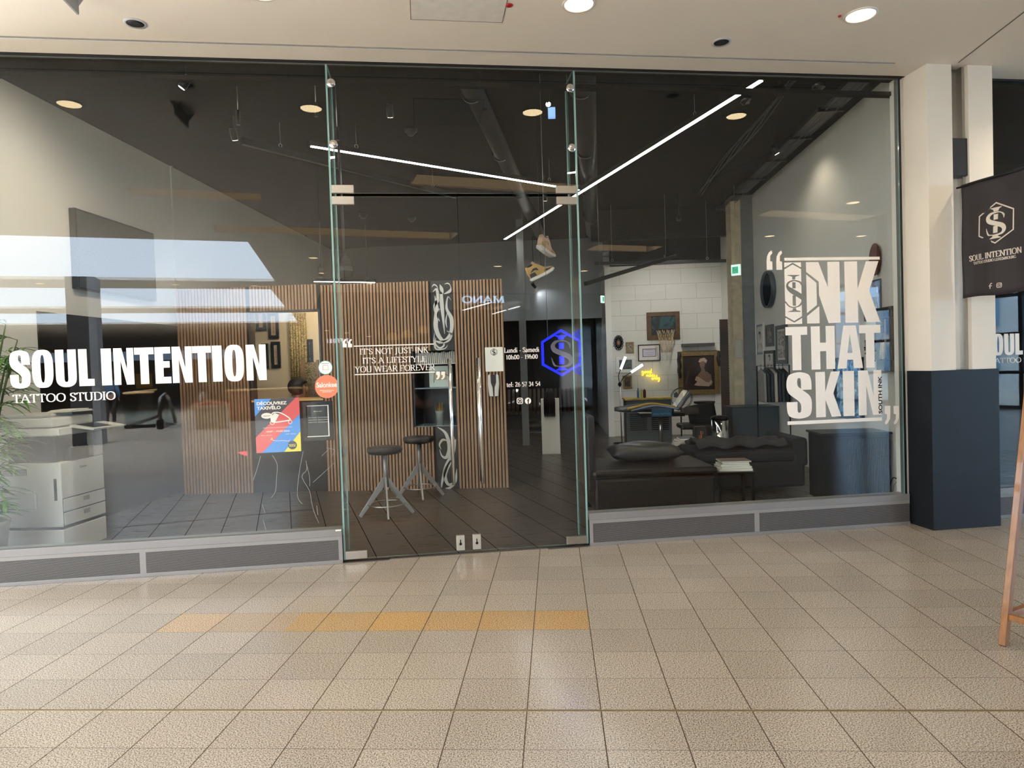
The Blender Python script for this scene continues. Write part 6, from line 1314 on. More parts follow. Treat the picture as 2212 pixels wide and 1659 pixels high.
for k, (x0, x1, y0, y1, m_, lb) in enumerate(((1376, 1379.5, 843, 857, mat('bottle_blue', '#4f6d9a', .3), 'slim blue pump bottle with a black top on the trolley'), (1383, 1386.5, 846, 857, mat('bottle_yellow', '#c6cf6a', .3), 'pale yellow bottle between the blue and brown ones'), (1389, 1394, 843, 855, mat('bottle_brown', '#5e3018', .3), 'brown bottle with a white cap on the trolley'))):
    a_, b_ = pY(x0, y1, YB3), pY(x1, y0, YB3); r_ = (b_.x-a_.x)/2*1.25; h = .175; tt = thing('bottle', lb, 'bottle', (a_.x+r_, YB3, z1+.03), group='bottles on the trolley')
    g = G(); g.lathe([(r_, 0), (r_, h*.72), (r_*.45, h*.84), (r_*.4, h*.88), (0, h*.88)], n=18); obj('bottle', g, m_, tt); g = G(); g.lathe([(r_*.42, h*.86), (r_*.42, h), (0, h)], n=14); obj('cap', g, M_BLK if k == 0 else M_WPLAST, tt)
# treatment couch draped in film
t = thing('tattoo_couch', 'dark treatment couch covered in shiny clear film, raised back', 'couch', (pz(1400, 1010, 0).x, 6.6, 0)); Y_ = 6.6; X0 = t.location.x
def cp(x, y, dy=0): q_ = pY(x, y, Y_+dy); return (q_.x-X0, dy, q_.z)
g = G(); g.tube([cp(1327, 884), cp(1345, 884), cp(1400, 880), cp(1455, 884)], [.03, .05, .075, .06], 14); obj('leg_rest', g, mat('film_grey', '#595a5c', .15, coat=1, bump=.9, bs=35), t)
g = G(); q0, q1 = cp(1458, 884), cp(1478, 855); g.box(-.035, .035, -.22, .22, 0, .34); g.xf(Matrix.Translation(Vector(q0)) @ Matrix.Rotation(.62, 4, 'Y')); obj('back_rest', g, mat('film_grey', '#595a5c', .15, coat=1), t, bevel=.025)
g = G(); g.box(cp(1380, 900)[0], cp(1475, 900)[0], -.2, .2, cp(1400, 892)[2]-.05, cp(1400, 892)[2]); obj('seat_frame', g, M_BLKM, t, bevel=.01)
g = G(); g.cyl(cp(1427, 955), cp(1427, 900), .03, 14); obj('column', g, M_STEEL, t); g = G(); g.box(cp(1400, 950)[0], cp(1460, 950)[0], -.2, .2, 0, .04); obj('base', g, M_STEEL, t, bevel=.01)
g = G(); g.cyl((cp(1427, 955)[0], 0, .04), cp(1427, 950), .028, 14); obj('foot_column', g, M_STEEL, t)
t = thing('striped_armrest_pad', 'curved armrest pad with yellow and blue stripes lying over the couch', 'armrest', (X0, 6.35, 0))
g = G(); P = [cp(1352, 884), cp(1375, 878), cp(1400, 873), cp(1425, 875), cp(1452, 880)]; g.tube(crom([(p[0], 0, p[2]+.02) for p in P], 4), .018, 8); obj('pad', g, mat('pad_yellow', '#b8923a', .4), t); g = G(); g.tube(crom([(p[0]+.05, -.02, p[2]-.01) for p in P], 4), .012, 8); obj('blue_edge', g, mat('pad_blue', '#7f8fb0', .4), t)
a, b = pY(1408, 900, 6.3), pY(1451, 882, 6.3); t = thing('blue_label_board', 'small petrol-blue sign board hanging on the couch', 'sign', (a.x, 6.3, a.z)); obj('board', G().box(0, b.x-a.x, 0, .01, 0, (b.z-a.z)), mat('petrol_blue', '#1d4a66', .5), t); sans('SOUL TATTOO', .02, b.x-a.x-.02, .025, .025, mat('pale_print', '#7fa3b8', .6), t, 'text_line')
# office chair
Y_ = 7.2; a = pz(1500, 985, 0); t = thing('office_chair', 'brown-black padded work chair with a film-wrapped headrest', 'chair', (pY(1500, 940, Y_).x, Y_, 0)); X0 = t.location.x
g = G(); g.box(-.22, .22, -.04, .04, 0, .40); g.xf(Matrix.Translation(Vector(cp(1522, 925))) @ Matrix.Rotation(-.15, 4, 'Y')); obj('backrest', g, M_LEATHER, t, bevel=.035); bpy.context.view_layer.update()
g = G(); g.box(-.25, .22, -.24, .24, 0, .08); g.xf(Matrix.Translation(Vector(cp(1500, 925)))); obj('seat', g, M_LEATHER, t, bevel=.03)
g = G(); g.box(-.13, .13, -.1, .1, 0, .13); g.xf(Matrix.Translation(Vector(cp(1492, 896)))); obj('wrapped_headrest', g, mat('film_brown', '#62594f', .12, coat=1, bump=.9, bs=40), t, bevel=.04)
g = G(); g.cyl((0, 0, .08), (0, 0, cp(1500, 925)[2]), .03, 12); obj('gas_lift', g, M_STEEL, t)
for k in range(5): a_ = 2*PI*k/5; g = G(); g.box(0, .28, -.02, .02, .05, .08); g.ball((.28, 0, .03), .025, .02, .028, 10, 6); g.xf(Matrix.Rotation(a_, 4, 'Z')); obj('base_arm', g, M_BLKM, t, bevel=.004)
# fan
Y_ = 8.9; a = pY(1472, 860, Y_); t = thing('pedestal_fan', 'round wire pedestal fan in front of the gilt painting', 'fan', (a.x, Y_, 0)); R_ = .19
g = G()
for y in (-.05, .05): g.tube([(R_*math.cos(q_), y, a.z+R_*math.sin(q_)) for q_ in [2*PI*i/36 for i in range(36)]], .005, 6, closed=True)
for i in range(30): q_ = 2*PI*i/30; g.tube([(.03*math.cos(q_), -.09, a.z+.03*math.sin(q_)), (R_*.8*math.cos(q_), -.08, a.z+R_*.8*math.sin(q_)), (R_*math.cos(q_), -.05, a.z+R_*math.sin(q_))], .0015, 4)
obj('guard', g, M_BLKM, t)
g = G()
for i in range(3): q_ = 2*PI*i/3; g.prism([(.15*math.cos(q_+b_)*r_, a.z+.15*math.sin(q_+b_)*r_) for b_, r_ in ((0, .2), (.1, 1), (.5, 1.1), (.9, .9), (.9, .2))], -.006, .002)
obj('blades', g, mat('fan_blade', '#5b5d5f', .4), t); g = G(); g.cyl((0, .02, a.z), (0, .14, a.z), .05, 16); obj('motor', g, M_BLKM, t); g = G(); g.cyl((0, .08, .02), (0, .08, a.z), .014, 10); g.lathe([(.17, 0), (.17, .02), (.02, .04)], n=24, c=(0, .08, 0)); obj('stand', g, M_BLKM, t)
a = pY(1556, 940, 6.45); t = thing('steel_waste_bin', 'tall polished steel bin beside the concrete pier', 'bin', (a.x, 6.45, 0)); h = pY(1560, 905, 6.45).z; g = G(); g.lathe([(.13, 0), (.13, h), (0, h)], n=28); obj('drum', g, M_CHROME, t); g = G(); g.lathe([(.135, h), (.135, h+.03), (.10, h+.05), (0, h+.055)], n=28); obj('lid', g, M_BLKM, t)
t = thing('wooden_side_stand', 'dark wood stand with a tray top behind the steel bin', 'table', (a.x+.06, 7.76, 0)); h = pY(1560, 875, 7.5).z; obj('post', G().box(-.09, .09, -.09, .09, .02, h), M_DARKW, t, bevel=.01); g = G(); g.lathe([(.02, h), (.17, h+.02), (.18, h+.05), (.17, h+.055), (0, h+.03)], n=28); obj('tray_top', g, M_BLKM, t); obj('foot', G().box(-.16, .16, -.16, .16, 0, .02), M_DARKW, t)
# curtain / ornate dark panel at doorway right of block wall
a, b = pY(1555, 690, 9.4), pY(1572, 690, 9.4); t = thing('dark_folding_screen', 'tall narrow dark screen with a studded silver edge beside the painting', 'screen', (a.x, 9.4, 0)); obj('panel', G().box(0, b.x-a.x, 0, .05, 0, a.z), M_DARKW, t)
g = G()
for k in range(46): g.ball((b.x-a.x+.012, -.004, .06+k*(a.z-.1)/46), .012, .01, .018, 6, 4)
o = obj('studded_edge', g, M_CHROME, t); o['kind'] = 'stuff'
# ---------------------------------------------------------------- low seats and tables behind the right window
def cushion(g, c, sx_, sy_, sz_, n=16):
    # pillow: inflated square
    V = {}
    for s in (-1, 1):
        for i in range(n+1):
            for j in range(n+1):
                x_, y_ = -1+2*i/n, -1+2*j/n; e = (1-x_**4)*(1-y_**4); pin = 1-.10*(1-abs(x_*y_)**.5) if False else 1-.07*(1-abs(y_))*abs(x_)-.0
                z_ = s*sz_*e**.55*(1+.12*math.sin(5*x_+3*y_)); V[(s, i, j)] = g.bm.verts.new((c[0]+x_*sx_*(1-.10*(1-y_*y_)*(abs(x_) > .9)), c[1]+y_*sy_*(1-.10*(1-x_*x_)*(abs(y_) > .9)), c[2]+z_))
    for s in (-1, 1):
        for i in range(n):
            for j in range(n): f = g.bm.faces.new((V[(s, i, j)], V[(s, i+1, j)], V[(s, i+1, j+1)], V[(s, i, j+1)])); f.smooth = True
    bmesh.ops.remove_doubles(g.bm, verts=g.bm.verts, dist=.0005)
M_BRL = mat('brown_black_leather', '#17100e', .4, spec=.25, bump=.2, bs=60)
t = thing('low_leather_bench', 'large low brown-black leather daybed directly behind the right window', 'daybed', (1.02, 3.02, 0), .10)
obj('base', G().box(-.56, .60, -.42, .42, .10, .42), M_BRL, t, bevel=.03); obj('seat_top', G().box(-.58, .62, -.44, .44, .42, .50), M_BRL, t, bevel=.035); obj('backrest', G().box(-.62, -.54, -.42, .42, .30, 1.02), M_BRL, t, bevel=.02)
for x_, y_ in ((-.5, -.36), (.54, -.36), (-.5, .36), (.54, .36)): obj('leg', G().box(x_-.03, x_+.03, y_-.03, y_+.03, 0, .11), M_BLKM, t)
t = thing('silver_grey_cushion', 'shiny dark grey cushion lying on the leather daybed', 'cushion', (1.05, 3.18, .595), .1); g = G(); cushion(g, (0, 0, 0), .36, .26, .085); obj('cover', g, mat('satin_grey', '#333231', .38), t)
t = thing('grey_couch', 'long dark grey couch with a throw behind the slogan letters', 'couch', (2.24, 4.15, 0), .08)
M_GC = mat('grey_fabric', '#242528', .8, spec=.2, var=.1, vs=6); obj('base', G().box(-.62, .62, -.42, .42, .08, .36), M_GC, t, bevel=.03); obj('seat_cushion', G().box(-.60, .60, -.40, .38, .36, .50), M_GC, t, bevel=.045); obj('arm', G().box(.50, .66, -.42, .42, .3, .62), M_GC, t, bevel=.04)
t = thing('rumpled_throw', 'rumpled dark blanket lying along the grey couch', 'blanket', (2.20, 4.05, .51), .08); g = G(); V = {}
for i in range(33):
    for j in range(15): x_, y_ = -.5+i/32, -.28+.56*j/14; V[(i, j)] = g.bm.verts.new((x_, y_, .03+.05*abs(math.sin(x_*9+y_*4))*math.cos(y_*5)+.03*math.sin(x_*21+y_*13)*.5+.02*math.sin(y_*25)))
for i in range(32):
    for j in range(14): f = g.bm.faces.new((V[(i, j)], V[(i+1, j)], V[(i+1, j+1)], V[(i, j+1)])); f.smooth = True
o = obj('cloth', g, mat('throw_grey', '#29292b', .8), t); s_ = o.modifiers.new('s', 'SOLIDIFY'); s_.thickness = .02
t = thing('black_heater_cabinet', 'black mesh-fronted cabinet in the corner under the slogan', 'cabinet', (3.18, 3.35, 0), 0)
obj('body', G().box(-.30, .36, -.10, .30, .02, .70), mat('cabinet_black', '#0b0b0c', .5, spec=.15), t, bevel=.004); obj('top', G().box(-.32, .38, -.12, .32, .70, .72), M_BLK, t, bevel=.003); obj('plinth', G().box(-.27, .33, -.08, .28, 0, .02), M_BLK, t)
g = G()
for k in range(26): g.box(-.06+k*.016, -.056+k*.016, -.104, -.10, .06, .66)
obj('mesh_front', g, mat('mesh_grey', '#141518', .6), t)
# side table with books, box
t = thing('book_table', 'small dark side table right of the daybed, carrying books', 'table', (1.93, 3.22, 0))
obj('top', G().box(-.17, .20, -.2, .2, .36, .38), M_BLKM, t, bevel=.004)
for x_, y_ in ((-.15, -.18), (.18, -.18), (-.15, .18), (.18, .18)): obj('leg', G().box(x_-.012, x_+.012, y_-.012, y_+.012, 0, .36), M_BLKM, t)
rnd = random.Random(9); z = .382; b0 = None
for k, (w_, d_, h_, cc, lb) in enumerate(((.33, .25, .022, '#d7d8c2', 'pale green-white book at the bottom of the low book pile'), (.31, .24, .022, '#e6e3c9', 'cream book second from the bottom of the low pile'), (.29, .23, .020, '#dcd9b8', 'yellowish book in the middle of the low pile'), (.26, .22, .018, '#cfcabf', 'grey-white book fourth up in the low pile'), (.30, .23, .014, '#7e6a60', 'thin brownish picture book on top of the low pile'))):
    tt = thing('book', lb, 'book', (1.95+.02*rnd.random(), 3.2, z), .25*rnd.random()-.12, 'books on the side table')
    obj('pages', G().box(-w_/2+.004, w_/2-.004, -d_/2+.003, d_/2-.004, .002, h_-.002), M_PAPER, tt); g = G(); g.box(-w_/2, w_/2, -d_/2, d_/2, 0, .002); g.box(-w_/2, w_/2, -d_/2, d_/2, h_-.002, h_); g.box(w_/2-.002, w_/2, -d_/2, d_/2, 0, h_); obj('cover', g, mat('cover_'+cc[1:], cc, .5), tt); z += h_+.001
a, b = pY(1440, 985, 4.9), pY(1580, 945, 4.9)
t = thing('magazine_table', 'cluttered brown table with magazines behind the daybed', 'table', (a.x, 4.9, 0)); w_ = b.x-a.x; h = pY(1500, 958, 4.9).z
obj('top', G().box(0, w_, -.3, .3, h-.03, h), M_BRL, t, bevel=.01)
for x_, y_ in ((.05, -.25), (w_-.05, -.25), (.05, .25), (w_-.05, .25)): obj('leg', G().box(x_-.025, x_+.025, y_-.025, y_+.025, 0, h-.03), M_DARKW, t)
for k in range(5):
    cc = ('#b9a9a0', '#8f8a86', '#c9b9a9', '#6e7274', '#d9d5cc')[k]; tt = thing('magazine', ('pinkish', 'grey', 'sand-coloured', 'slate', 'white')[k]+' magazine lying on the cluttered table', 'magazine', (a.x+.16+k*.03 if k < 4 else a.x+w_-.12, 4.82+.05*(k % 2), h+.001+(k*.021 if k < 4 else 0)), .5*rnd.random()-.25, 'magazines on the cluttered table')
    hh = .02 if k < 4 else .045; obj('pages', G().box(-.1, .1, -.14, .14, .001, hh-.002), M_PAPER, tt); obj('cover', G().box(-.102, .102, -.142, .142, hh-.002, hh), mat('mag_'+cc[1:], cc, .4), tt)
a, b = pY(1500, 946, 5.0), pY(1527, 912, 5.0); t = thing('orange_monogram_box', 'black box with an orange looped monogram standing on the table', 'box', (a.x, 5.0, h+.001)); w_ = b.x-a.x; hb = b.z-a.z
obj('box', G().prism([(0, 0), (w_, 0), (w_*.92, hb), (w_*.08, hb)], 0, w_*.8), mat('box_black', '#221f1f', .5), t, bevel=.003)
g = G(); cx = w_*.52
for s, zc_ in ((1, .62), (-1, .36)):
    g.strip([(cx+.012*s+.014*math.cos(q_), hb*zc_+.016*math.sin(q_)) for q_ in [2*PI*i/18 for i in range(18)]], [.006]*18, -.002, .001, 0, True)
g.strip([(cx-.004, hb*.75), (cx-.004, hb*.52), (cx+.006, hb*.48), (cx+.006, hb*.26)], [.007]*4, -.002, .001); obj('monogram', g, mat('orange_print', '#d9713a', .5), t)
# clothes rack and white shirts
a = pX(1655, 800, 3.35); Y_ = 6.3; t = thing('clothes_rack', 'black clothes rack with dark clothes and bare hangers on the right', 'clothes rack', (pY(1668, 800, Y_).x, Y_, 0)); X0 = t.location.x
z1 = pY(1660, 790, Y_).z; xl, xr = pY(1635, 800, Y_).x-X0, pY(1705, 800, Y_).x-X0
g = G(); g.tube([(xl, 0, .02), (xl, 0, z1), (xr, 0, z1), (xr, 0, .02)], .011, 8); obj('frame', g, M_BLKM, t)
for x_ in (xl, xr): g = G(); g.box(x_-.015, x_+.015, -.22, .22, 0, .025); obj('foot', g, M_BLKM, t)
for k in range(7):
    x_ = xl+.06+k*(xr-xl-.1)/7; cc = ('#8f8a86', '#2a2c30', '#30343a', '#b5a79a', '#23262b', '#2e3136', '#1d1f23')[k]
    tt = thing('garment_on_hanger', ('grey shirt', 'black shirt', 'slate jacket', 'pale beige shirt', 'dark blue shirt', 'dark jacket', 'black coat')[k]+' on a hanger on the black clothes rack', 'garment', (X0+x_, Y_, z1-.03), .2*rnd.random(), 'clothes on the rack'); tt.rotation_euler = (0, 0, 0)
    g = G(); g.tube([(0, 0, .035), (0, .01, .05), (0, .02, .03), (0, 0, 0), (0, -.18, -.08)], .003, 5); g.tube([(0, 0, 0), (0, .18, -.08)], .003, 5); obj('hanger', g, M_BLKM, tt)
    g = G(); g.prism([(-.18, -.08), (0, -.015), (.18, -.08), (.20, -.5), (-.20, -.5)], -.02, .02, ax='x'); obj('garment', g, mat('cloth_'+cc[1:], cc, .8), tt, bevel=.01)
t = thing('reception_counter', 'blue-grey low counter behind the clothes rack on the right', 'counter', (pY(1580, 900, 6.8).x, 6.75, 0)); w_ = XR-.03-t.location.x; zt_ = pY(1650, 880, 6.8).z
obj('body', G().box(0, w_, 0, .5, .05, zt_), mat('counter_bluegrey', '#394248', .5), t, bevel=.004); obj('plinth', G().box(.02, w_-.02, .02, .48, 0, .05), M_BLK, t); obj('top_edge', G().box(-.01, w_+.01, -.01, .51, zt_, zt_+.02), mat('counter_edge', '#2c3439', .4), t)
# plug and cable by the right jamb
a = pX(1942, 1034, XR); t = thing('wall_socket', 'black plug in a wall socket low beside the right jamb', 'socket', (XR-.004, a.y, a.z), -PI/2); obj('plate', G().box(-.012, .03, -.012, .0, -.03, .05), M_BLK, t)
g = G(); g.tube(crom([(.0, -.02, 0), (-.05, -.03, .0), (-.11, -.03, -.08), (-.13, -.03, -.2), (-.12, -.03, -.34)], 5), .005, 6); obj('cable', g, M_BLK, t)
g = G(); g.tube(crom([(.0, -.02, -.03), (-.03, -.03, -.08), (-.06, -.03, -.2), (-.04, -.03, -.34)], 5), .0025, 5); obj('thin_cable', g, mat('thin_grey_cable', '#6f6f6f', .5), t)
# ---------------------------------------------------------------- pictures in the rear room
WRR = ('Y', YR)
for k, (x0, y0, x1, y1, m_, lb) in enumerate(((553, 652, 575, 714, scribble_mat('pink_print', '#c9aaa2', '#d9c2ba', 8), 'dark framed pinkish print, upper left in the rear room'), (580, 676, 603, 731, scribble_mat('red_print', '#a8553f', '#c98a70', 25), 'dark framed red patterned print, upper right in the rear room'),
                              (587, 738, 607, 794, scribble_mat('crimson_print', '#8f2f38', '#c98a92', 25), 'dark framed crimson print below the upper red one'), (566, 742, 581, 796, scribble_mat('green_print', '#5c6b45', '#b5a88a', 25), 'dark framed green print beside the crimson one'),
                              (663, 733, 677, 784, scribble_mat('slate_print', '#3f5560', '#7a8d92', 10), 'narrow dark framed slate print right of the gold curtain'))):
    framed('rear_room_print', lb, WRR, x0, y0, x1, y1, mat('frame_blue_black', '#27303a', .5), .045, mat('mount_sand', '#c9b493', .6), .03, art=m_, group='framed prints in the rear room')
a, b = pY(628, 812, YR-.05), pY(661, 676, YR-.05); t = thing('gold_mottled_curtain', 'tall mottled gold and black curtain in the rear room', 'curtain', (a.x, YR-.05, a.z-.3)); g = G(); n = 30; w_ = b.x-a.x; h = b.z-a.z+.3
V = [[g.bm.verts.new((w_*i/n, .012*math.sin(i*1.4), z_)) for z_ in (0, h)] for i in range(n+1)]
for i in range(n): f = g.bm.faces.new((V[i][0], V[i+1][0], V[i+1][1], V[i][1])); f.smooth = True
o = obj('fabric', g, scribble_mat('gold_mottle', '#3b3020', '#d9bf86', 55), t); s_ = o.modifiers.new('s', 'SOLIDIFY'); s_.thickness = .004
a, b = pY(660, 850, 5.6), pY(683, 782, 5.6); t = thing('gold_fleck_panel', 'leaning dark panel with gold flecks in a wooden frame', 'panel', (a.x, 5.6, .0)); w_ = b.x-a.x; obj('panel', G().box(0, w_, 0, .02, 0, b.z), scribble_mat('gold_fleck', '#14120f', '#c9ab6a', 60), t); g = G(); g.box(-.05, 0, -.01, .03, 0, b.z+.03); g.box(w_, w_+.03, -.01, .03, 0, b.z+.03); obj('frame', g, M_OAK, t)

# ================================================================ the mall behind the viewer, mirrored in the panes
M_SIGN = emit('sign_light_blue', '#b9dcff', 7)
def sign_letters(t, s, w_, h_, m):
    x = 0; tot = roman_strokes(s)[1]; k = w_/tot
    for ch in s:
        adv = RO.get(ch, RO[' '])[0]*k
        if ch != ' ': g = G(); roman(g, ch, x, x+adv, 0, h_, -.02, .02, thick=.17, thin=.08); obj('letter', g, m, t)
        x += adv
A, B = mY(1090, 655, -13.93), mY(998, 655, -13.93); zt_ = mY(1045, 641, -13.93).z
t = thing('shop_sign', 'pale blue lit serif shop sign reading MANO on the shop opposite, mirrored in the doors', 'sign', (A.x, -13.95, 3.60), PI); sign_letters(t, 'MANO', A.x-B.x, .21, M_SIGN)
t = thing('shop_sign', 'white lit shop sign reading TIFFOSI on the shop opposite, mirrored beside the left fin', 'sign', (-.05, -13.95, mY(720, 741, -13.93).z), PI)
x = 0
for ch in 'TIFFOSI':
    w_ = {'I': .04, 'S': .085, 'O': .09}.get(ch, .08); g = G()
    if ch == 'F': g.prism([(x, 0), (x, .13), (x+w_, .13), (x+w_, .105), (x+.025, .105), (x+.025, .08), (x+w_*.9, .08), (x+w_*.9, .055), (x+.025, .055), (x+.025, 0)], -.01, .01)
    else: put_heavy(g, ch, x, x+w_*.8, 0, .13, -.01, .01)
    obj('letter', g, emit('sign_white', '#eef4ff', 7), t); x += w_+.022
g = G()
for p, q_ in (((1000, 671), (1058, 655)), ((1000, 693), (1058, 680)), ((1064, 679), (1092, 671)), ((1099, 669), (1122, 663)), ((1055, 697), (1122, 684))):
    a, b = mz(*p, 3.72), mz(*q_, 3.72); L_ = (b-a).length; t = thing('shop_light_line', 'thin white light line of the shop opposite, mirrored in the right door leaf', 'light', (a+b)/2, math.atan2(b.y-a.y, b.x-a.x), 'light lines in the shop opposite')
    obj('tube', G().box(-L_/2, L_/2, -.03, .03, 0, .03), emit('opposite_led', '#ffffff', 9), t)
for k, (x_, y_) in enumerate(((848, 727), (880, 722), (915, 712))):
    a = mY(x_, y_, -12.5); t = thing('dome_lampshade', 'yellow dome lampshade in the hall, %s of three mirrored behind the quote' % ('left', 'middle', 'right')[k], 'pendant', a, group='yellow dome lampshades'); g = G(); g.lathe([(.19, -.09), (.17, 0), (.11, .09), (.02, .12)], n=28); obj('shade', g, mat('shade_yellow', '#caa04a', .5, emis='#f0b850', es=.45), t); g = G(); g.cyl((0, 0, .15), (0, 0, ZT-a.z), .006, 6); obj('cord', g, M_BLK, t)
for k, (x_, y0, y1) in enumerate(((706, 617, 714), (749, 635, 719), (797, 650, 727))):
    a, b = mY(x_, y1, -9), mY(x_, y0, -9); t = thing('tube_pendant', 'dark tubular pendant light of the hall, %s of three mirrored near the left fin' % ('left', 'middle', 'right')[k], 'pendant', a, group='tubular pendants of the hall'); h = b.z-a.z
    g = G(); g.cyl((0, 0, 0), (0, 0, h), .055, 20); obj('tube', g, mat('pendant_slate', '#2d3237', .5), t); g = G(); g.cyl((0, 0, -.006), (0, 0, 0), .050, 20); obj('lens', g, M_LAMP, t); g = G(); g.cyl((0, 0, h), (0, 0, ZT-a.z), .006, 6); obj('rod', g, M_BLK, t)
# hall column, railings, kiosk, escalator
a, b = mz(192, 960, 0), mz(226, 960, 0)
g = G(); g.box(-.46, -.02, -.25, .25, 0, ZT); o = struct('wall_hall_column', g, mat('column_charcoal', '#1f2023', .5)); o.location = ((a.x+b.x)/2, a.y, 0)
g = G(); g.box(-.02, .14, -.25, .25, 0, ZT); o = struct('wall_hall_column_face', g, mat('column_grey', '#6a6c70', .6)); o.location = ((a.x+b.x)/2, a.y, 0)
M_RAILW = mat('handrail_oak', '#b08a55', .4); M_RG = mat('rail_glass', '#7b8a90', .1, spec=.8)
def railing(a, b, lab, h=1.08):
    a, b = Vector((a.x, a.y, 0)), Vector((b.x, b.y, 0)); L_ = (b-a).length; t = thing('glass_railing', lab, 'railing', a, math.atan2(b.y-a.y, b.x-a.x)); g = G(); g.cyl((0, 0, h), (L_, 0, h), .035, 12); obj('handrail', g, M_RAILW, t)
    obj('glass_panel', G().box(0, L_, -.008, .008, .05, h-.05), glass_mat('railing_glass_'+str(len(_M)), (.80, .86, .88, 1), .8), t); obj('base_rail', G().box(0, L_, -.03, .03, 0, .10), M_BLKM, t)
P, Q = mz(1290, 797, 1.08), mz(1895, 791, 1.08); railing(P, P+(Q-P)*.55, 'glass railing with an oak handrail across the hall, mirrored in the right window')
P = mz(283, 850, 1.05); P2 = mz(343, 850, 1.05); railing(Vector((-5.75, -16.4, 0)), Vector((-6.6, -16.4, 0)), 'short glass railing beside the escalator, mirrored in the left window'); railing(Vector((-6.6, -16.5, 0)), Vector((-6.6, -22, 0)), 'long glass railing running away beside the escalator, mirrored in the left window')
t = thing('escalator', 'escalator landing with black looped handrails, mirrored in the left window', 'escalator', (-4.9, -15.4, 0))
for x_ in (-.55, .55):
    P = crom([(x_, -3.5, -.5), (x_, -1.6, .88), (x_, -.35, .95), (x_, .02, .80), (x_, .08, .45), (x_, -.1, .12)], 6); g = G(); g.tube(P, .05, 10); obj('handrail', g, mat('rail_black', '#121215', .25), t)
    g = G(); g.prism([(-3.2, -.3), (-1.6, .80), (-.4, .86), (-.06, .7), (-.05, .3), (-.3, .12)], x_-.008, x_+.008, ax='x'); obj('glass_side', g, GCLR if False else clear_mat('escalator_glass'+str(x_), (.78, .84, .86, 1)), t)
    g = G(); g.prism([(-2.8, -.2), (-2.8, -.05), (-.4, .18), (.12, .30), (.14, .0)], x_-.09, x_+.09, ax='x'); obj('newel_base', g, M_BLKM, t, bevel=.01)
obj('comb_plate', G().box(-.46, .46, -1.2, .1, 0, .012), M_STEEL, t)
t = thing('cafe_kiosk', 'dark slatted café counter with a pale top, mirrored in the left window', 'counter', (-2.6, -17.6, 0)); g = G(); g.box(-1.1, 1.5, -.4, .4, 0, 1.0); obj('body', g, M_DARKW, t); g = G(); g.box(-1.16, 1.56, -.46, .46, 1.0, 1.05); obj('top', g, M_RAILW, t)
g = G()
for k in range(40): g.box(-1.1+k*.065, -1.07+k*.065, .40, .43, .02, .98)
obj('slats', g, mat('terracotta_slat', '#8a4a2c', .5), t)
t = thing('fruit_stand', 'small stand heaped with red goods beside the escalator, mirrored in the left window', 'stand', (-4.0, -14.6, 0)); g = G(); g.box(-.5, .5, -.3, .3, .62, .68); g.box(-.4, .4, -.2, .2, 0, .62); obj('table', g, mat('stand_beige', '#8f8672', .6), t); g = G(); rn = random.Random(2)
for k in range(60): x_, y_ = (rn.random()-.5)*.85, (rn.random()-.5)*.45; g.ball((x_, y_, .70+.10*(1-abs(x_)*2)*rn.random()), .05, .05, .035, 8, 5)
obj('goods', g, mat('red_goods', '#8e2f22', .5, var=.4, vs=20), t)['kind'] = 'stuff'
# far end of the hall: shelves of lit shops
t = thing('far_shop_fronts', 'dark far shop fronts with coloured shelves at the end of the hall', 'shop front', (-13, -49.9, 0)); obj('front', G().box(0, 12, .0, .1, 0, 2.7), M_BLK, t)
for k, cc in enumerate(('#c8a03a', '#3c5ca8', '#7a8f6a', '#b4443a', '#8a7a9a')): obj('lit_shelf', G().box(.6+k*2.2, 1.7+k*2.2, .1, .14, .8+.2*(k % 2), 1.9), mat('lit_'+cc[1:], cc, .5, emis=cc, es=.35), t)

# ================================================================ people
def skin(name, J, E_, m, parent, root=0, sub=2, smooth=True):
    me = bpy.data.meshes.new(name); me.from_pydata([j[0] for j in J], E_, []); o = bpy.data.objects.new(name, me); COL.objects.link(o)
    md = o.modifiers.new('skin', 'SKIN'); md.use_smooth_shade = True; sb = o.modifiers.new('sub', 'SUBSURF'); sb.levels = sub; sb.render_levels = sub
    sk = me.skin_vertices[0].data
    for i, j in enumerate(J): sk[i].radius = j[1] if isinstance(j[1], tuple) else (j[1], j[1]); sk[i].use_root = (i == root)
    bpy.context.view_layer.update(); dg = bpy.context.evaluated_depsgraph_get(); m2 = bpy.data.meshes.new_from_object(o.evaluated_get(dg)); bpy.data.objects.remove(o)
    m2.materials.clear(); m2.materials.append(m)
    for p in m2.polygons: p.use_smooth = True
    m2.name = name; return _lk(name, m2, parent)
SKINM = mat('skin', '#b98468', .55); 
def chain(J, E_, start, pts):
    prev = start
    for p, r in pts: J.append((p, r)); E_.append((prev, len(J)-1)); prev = len(J)-1
    return prev
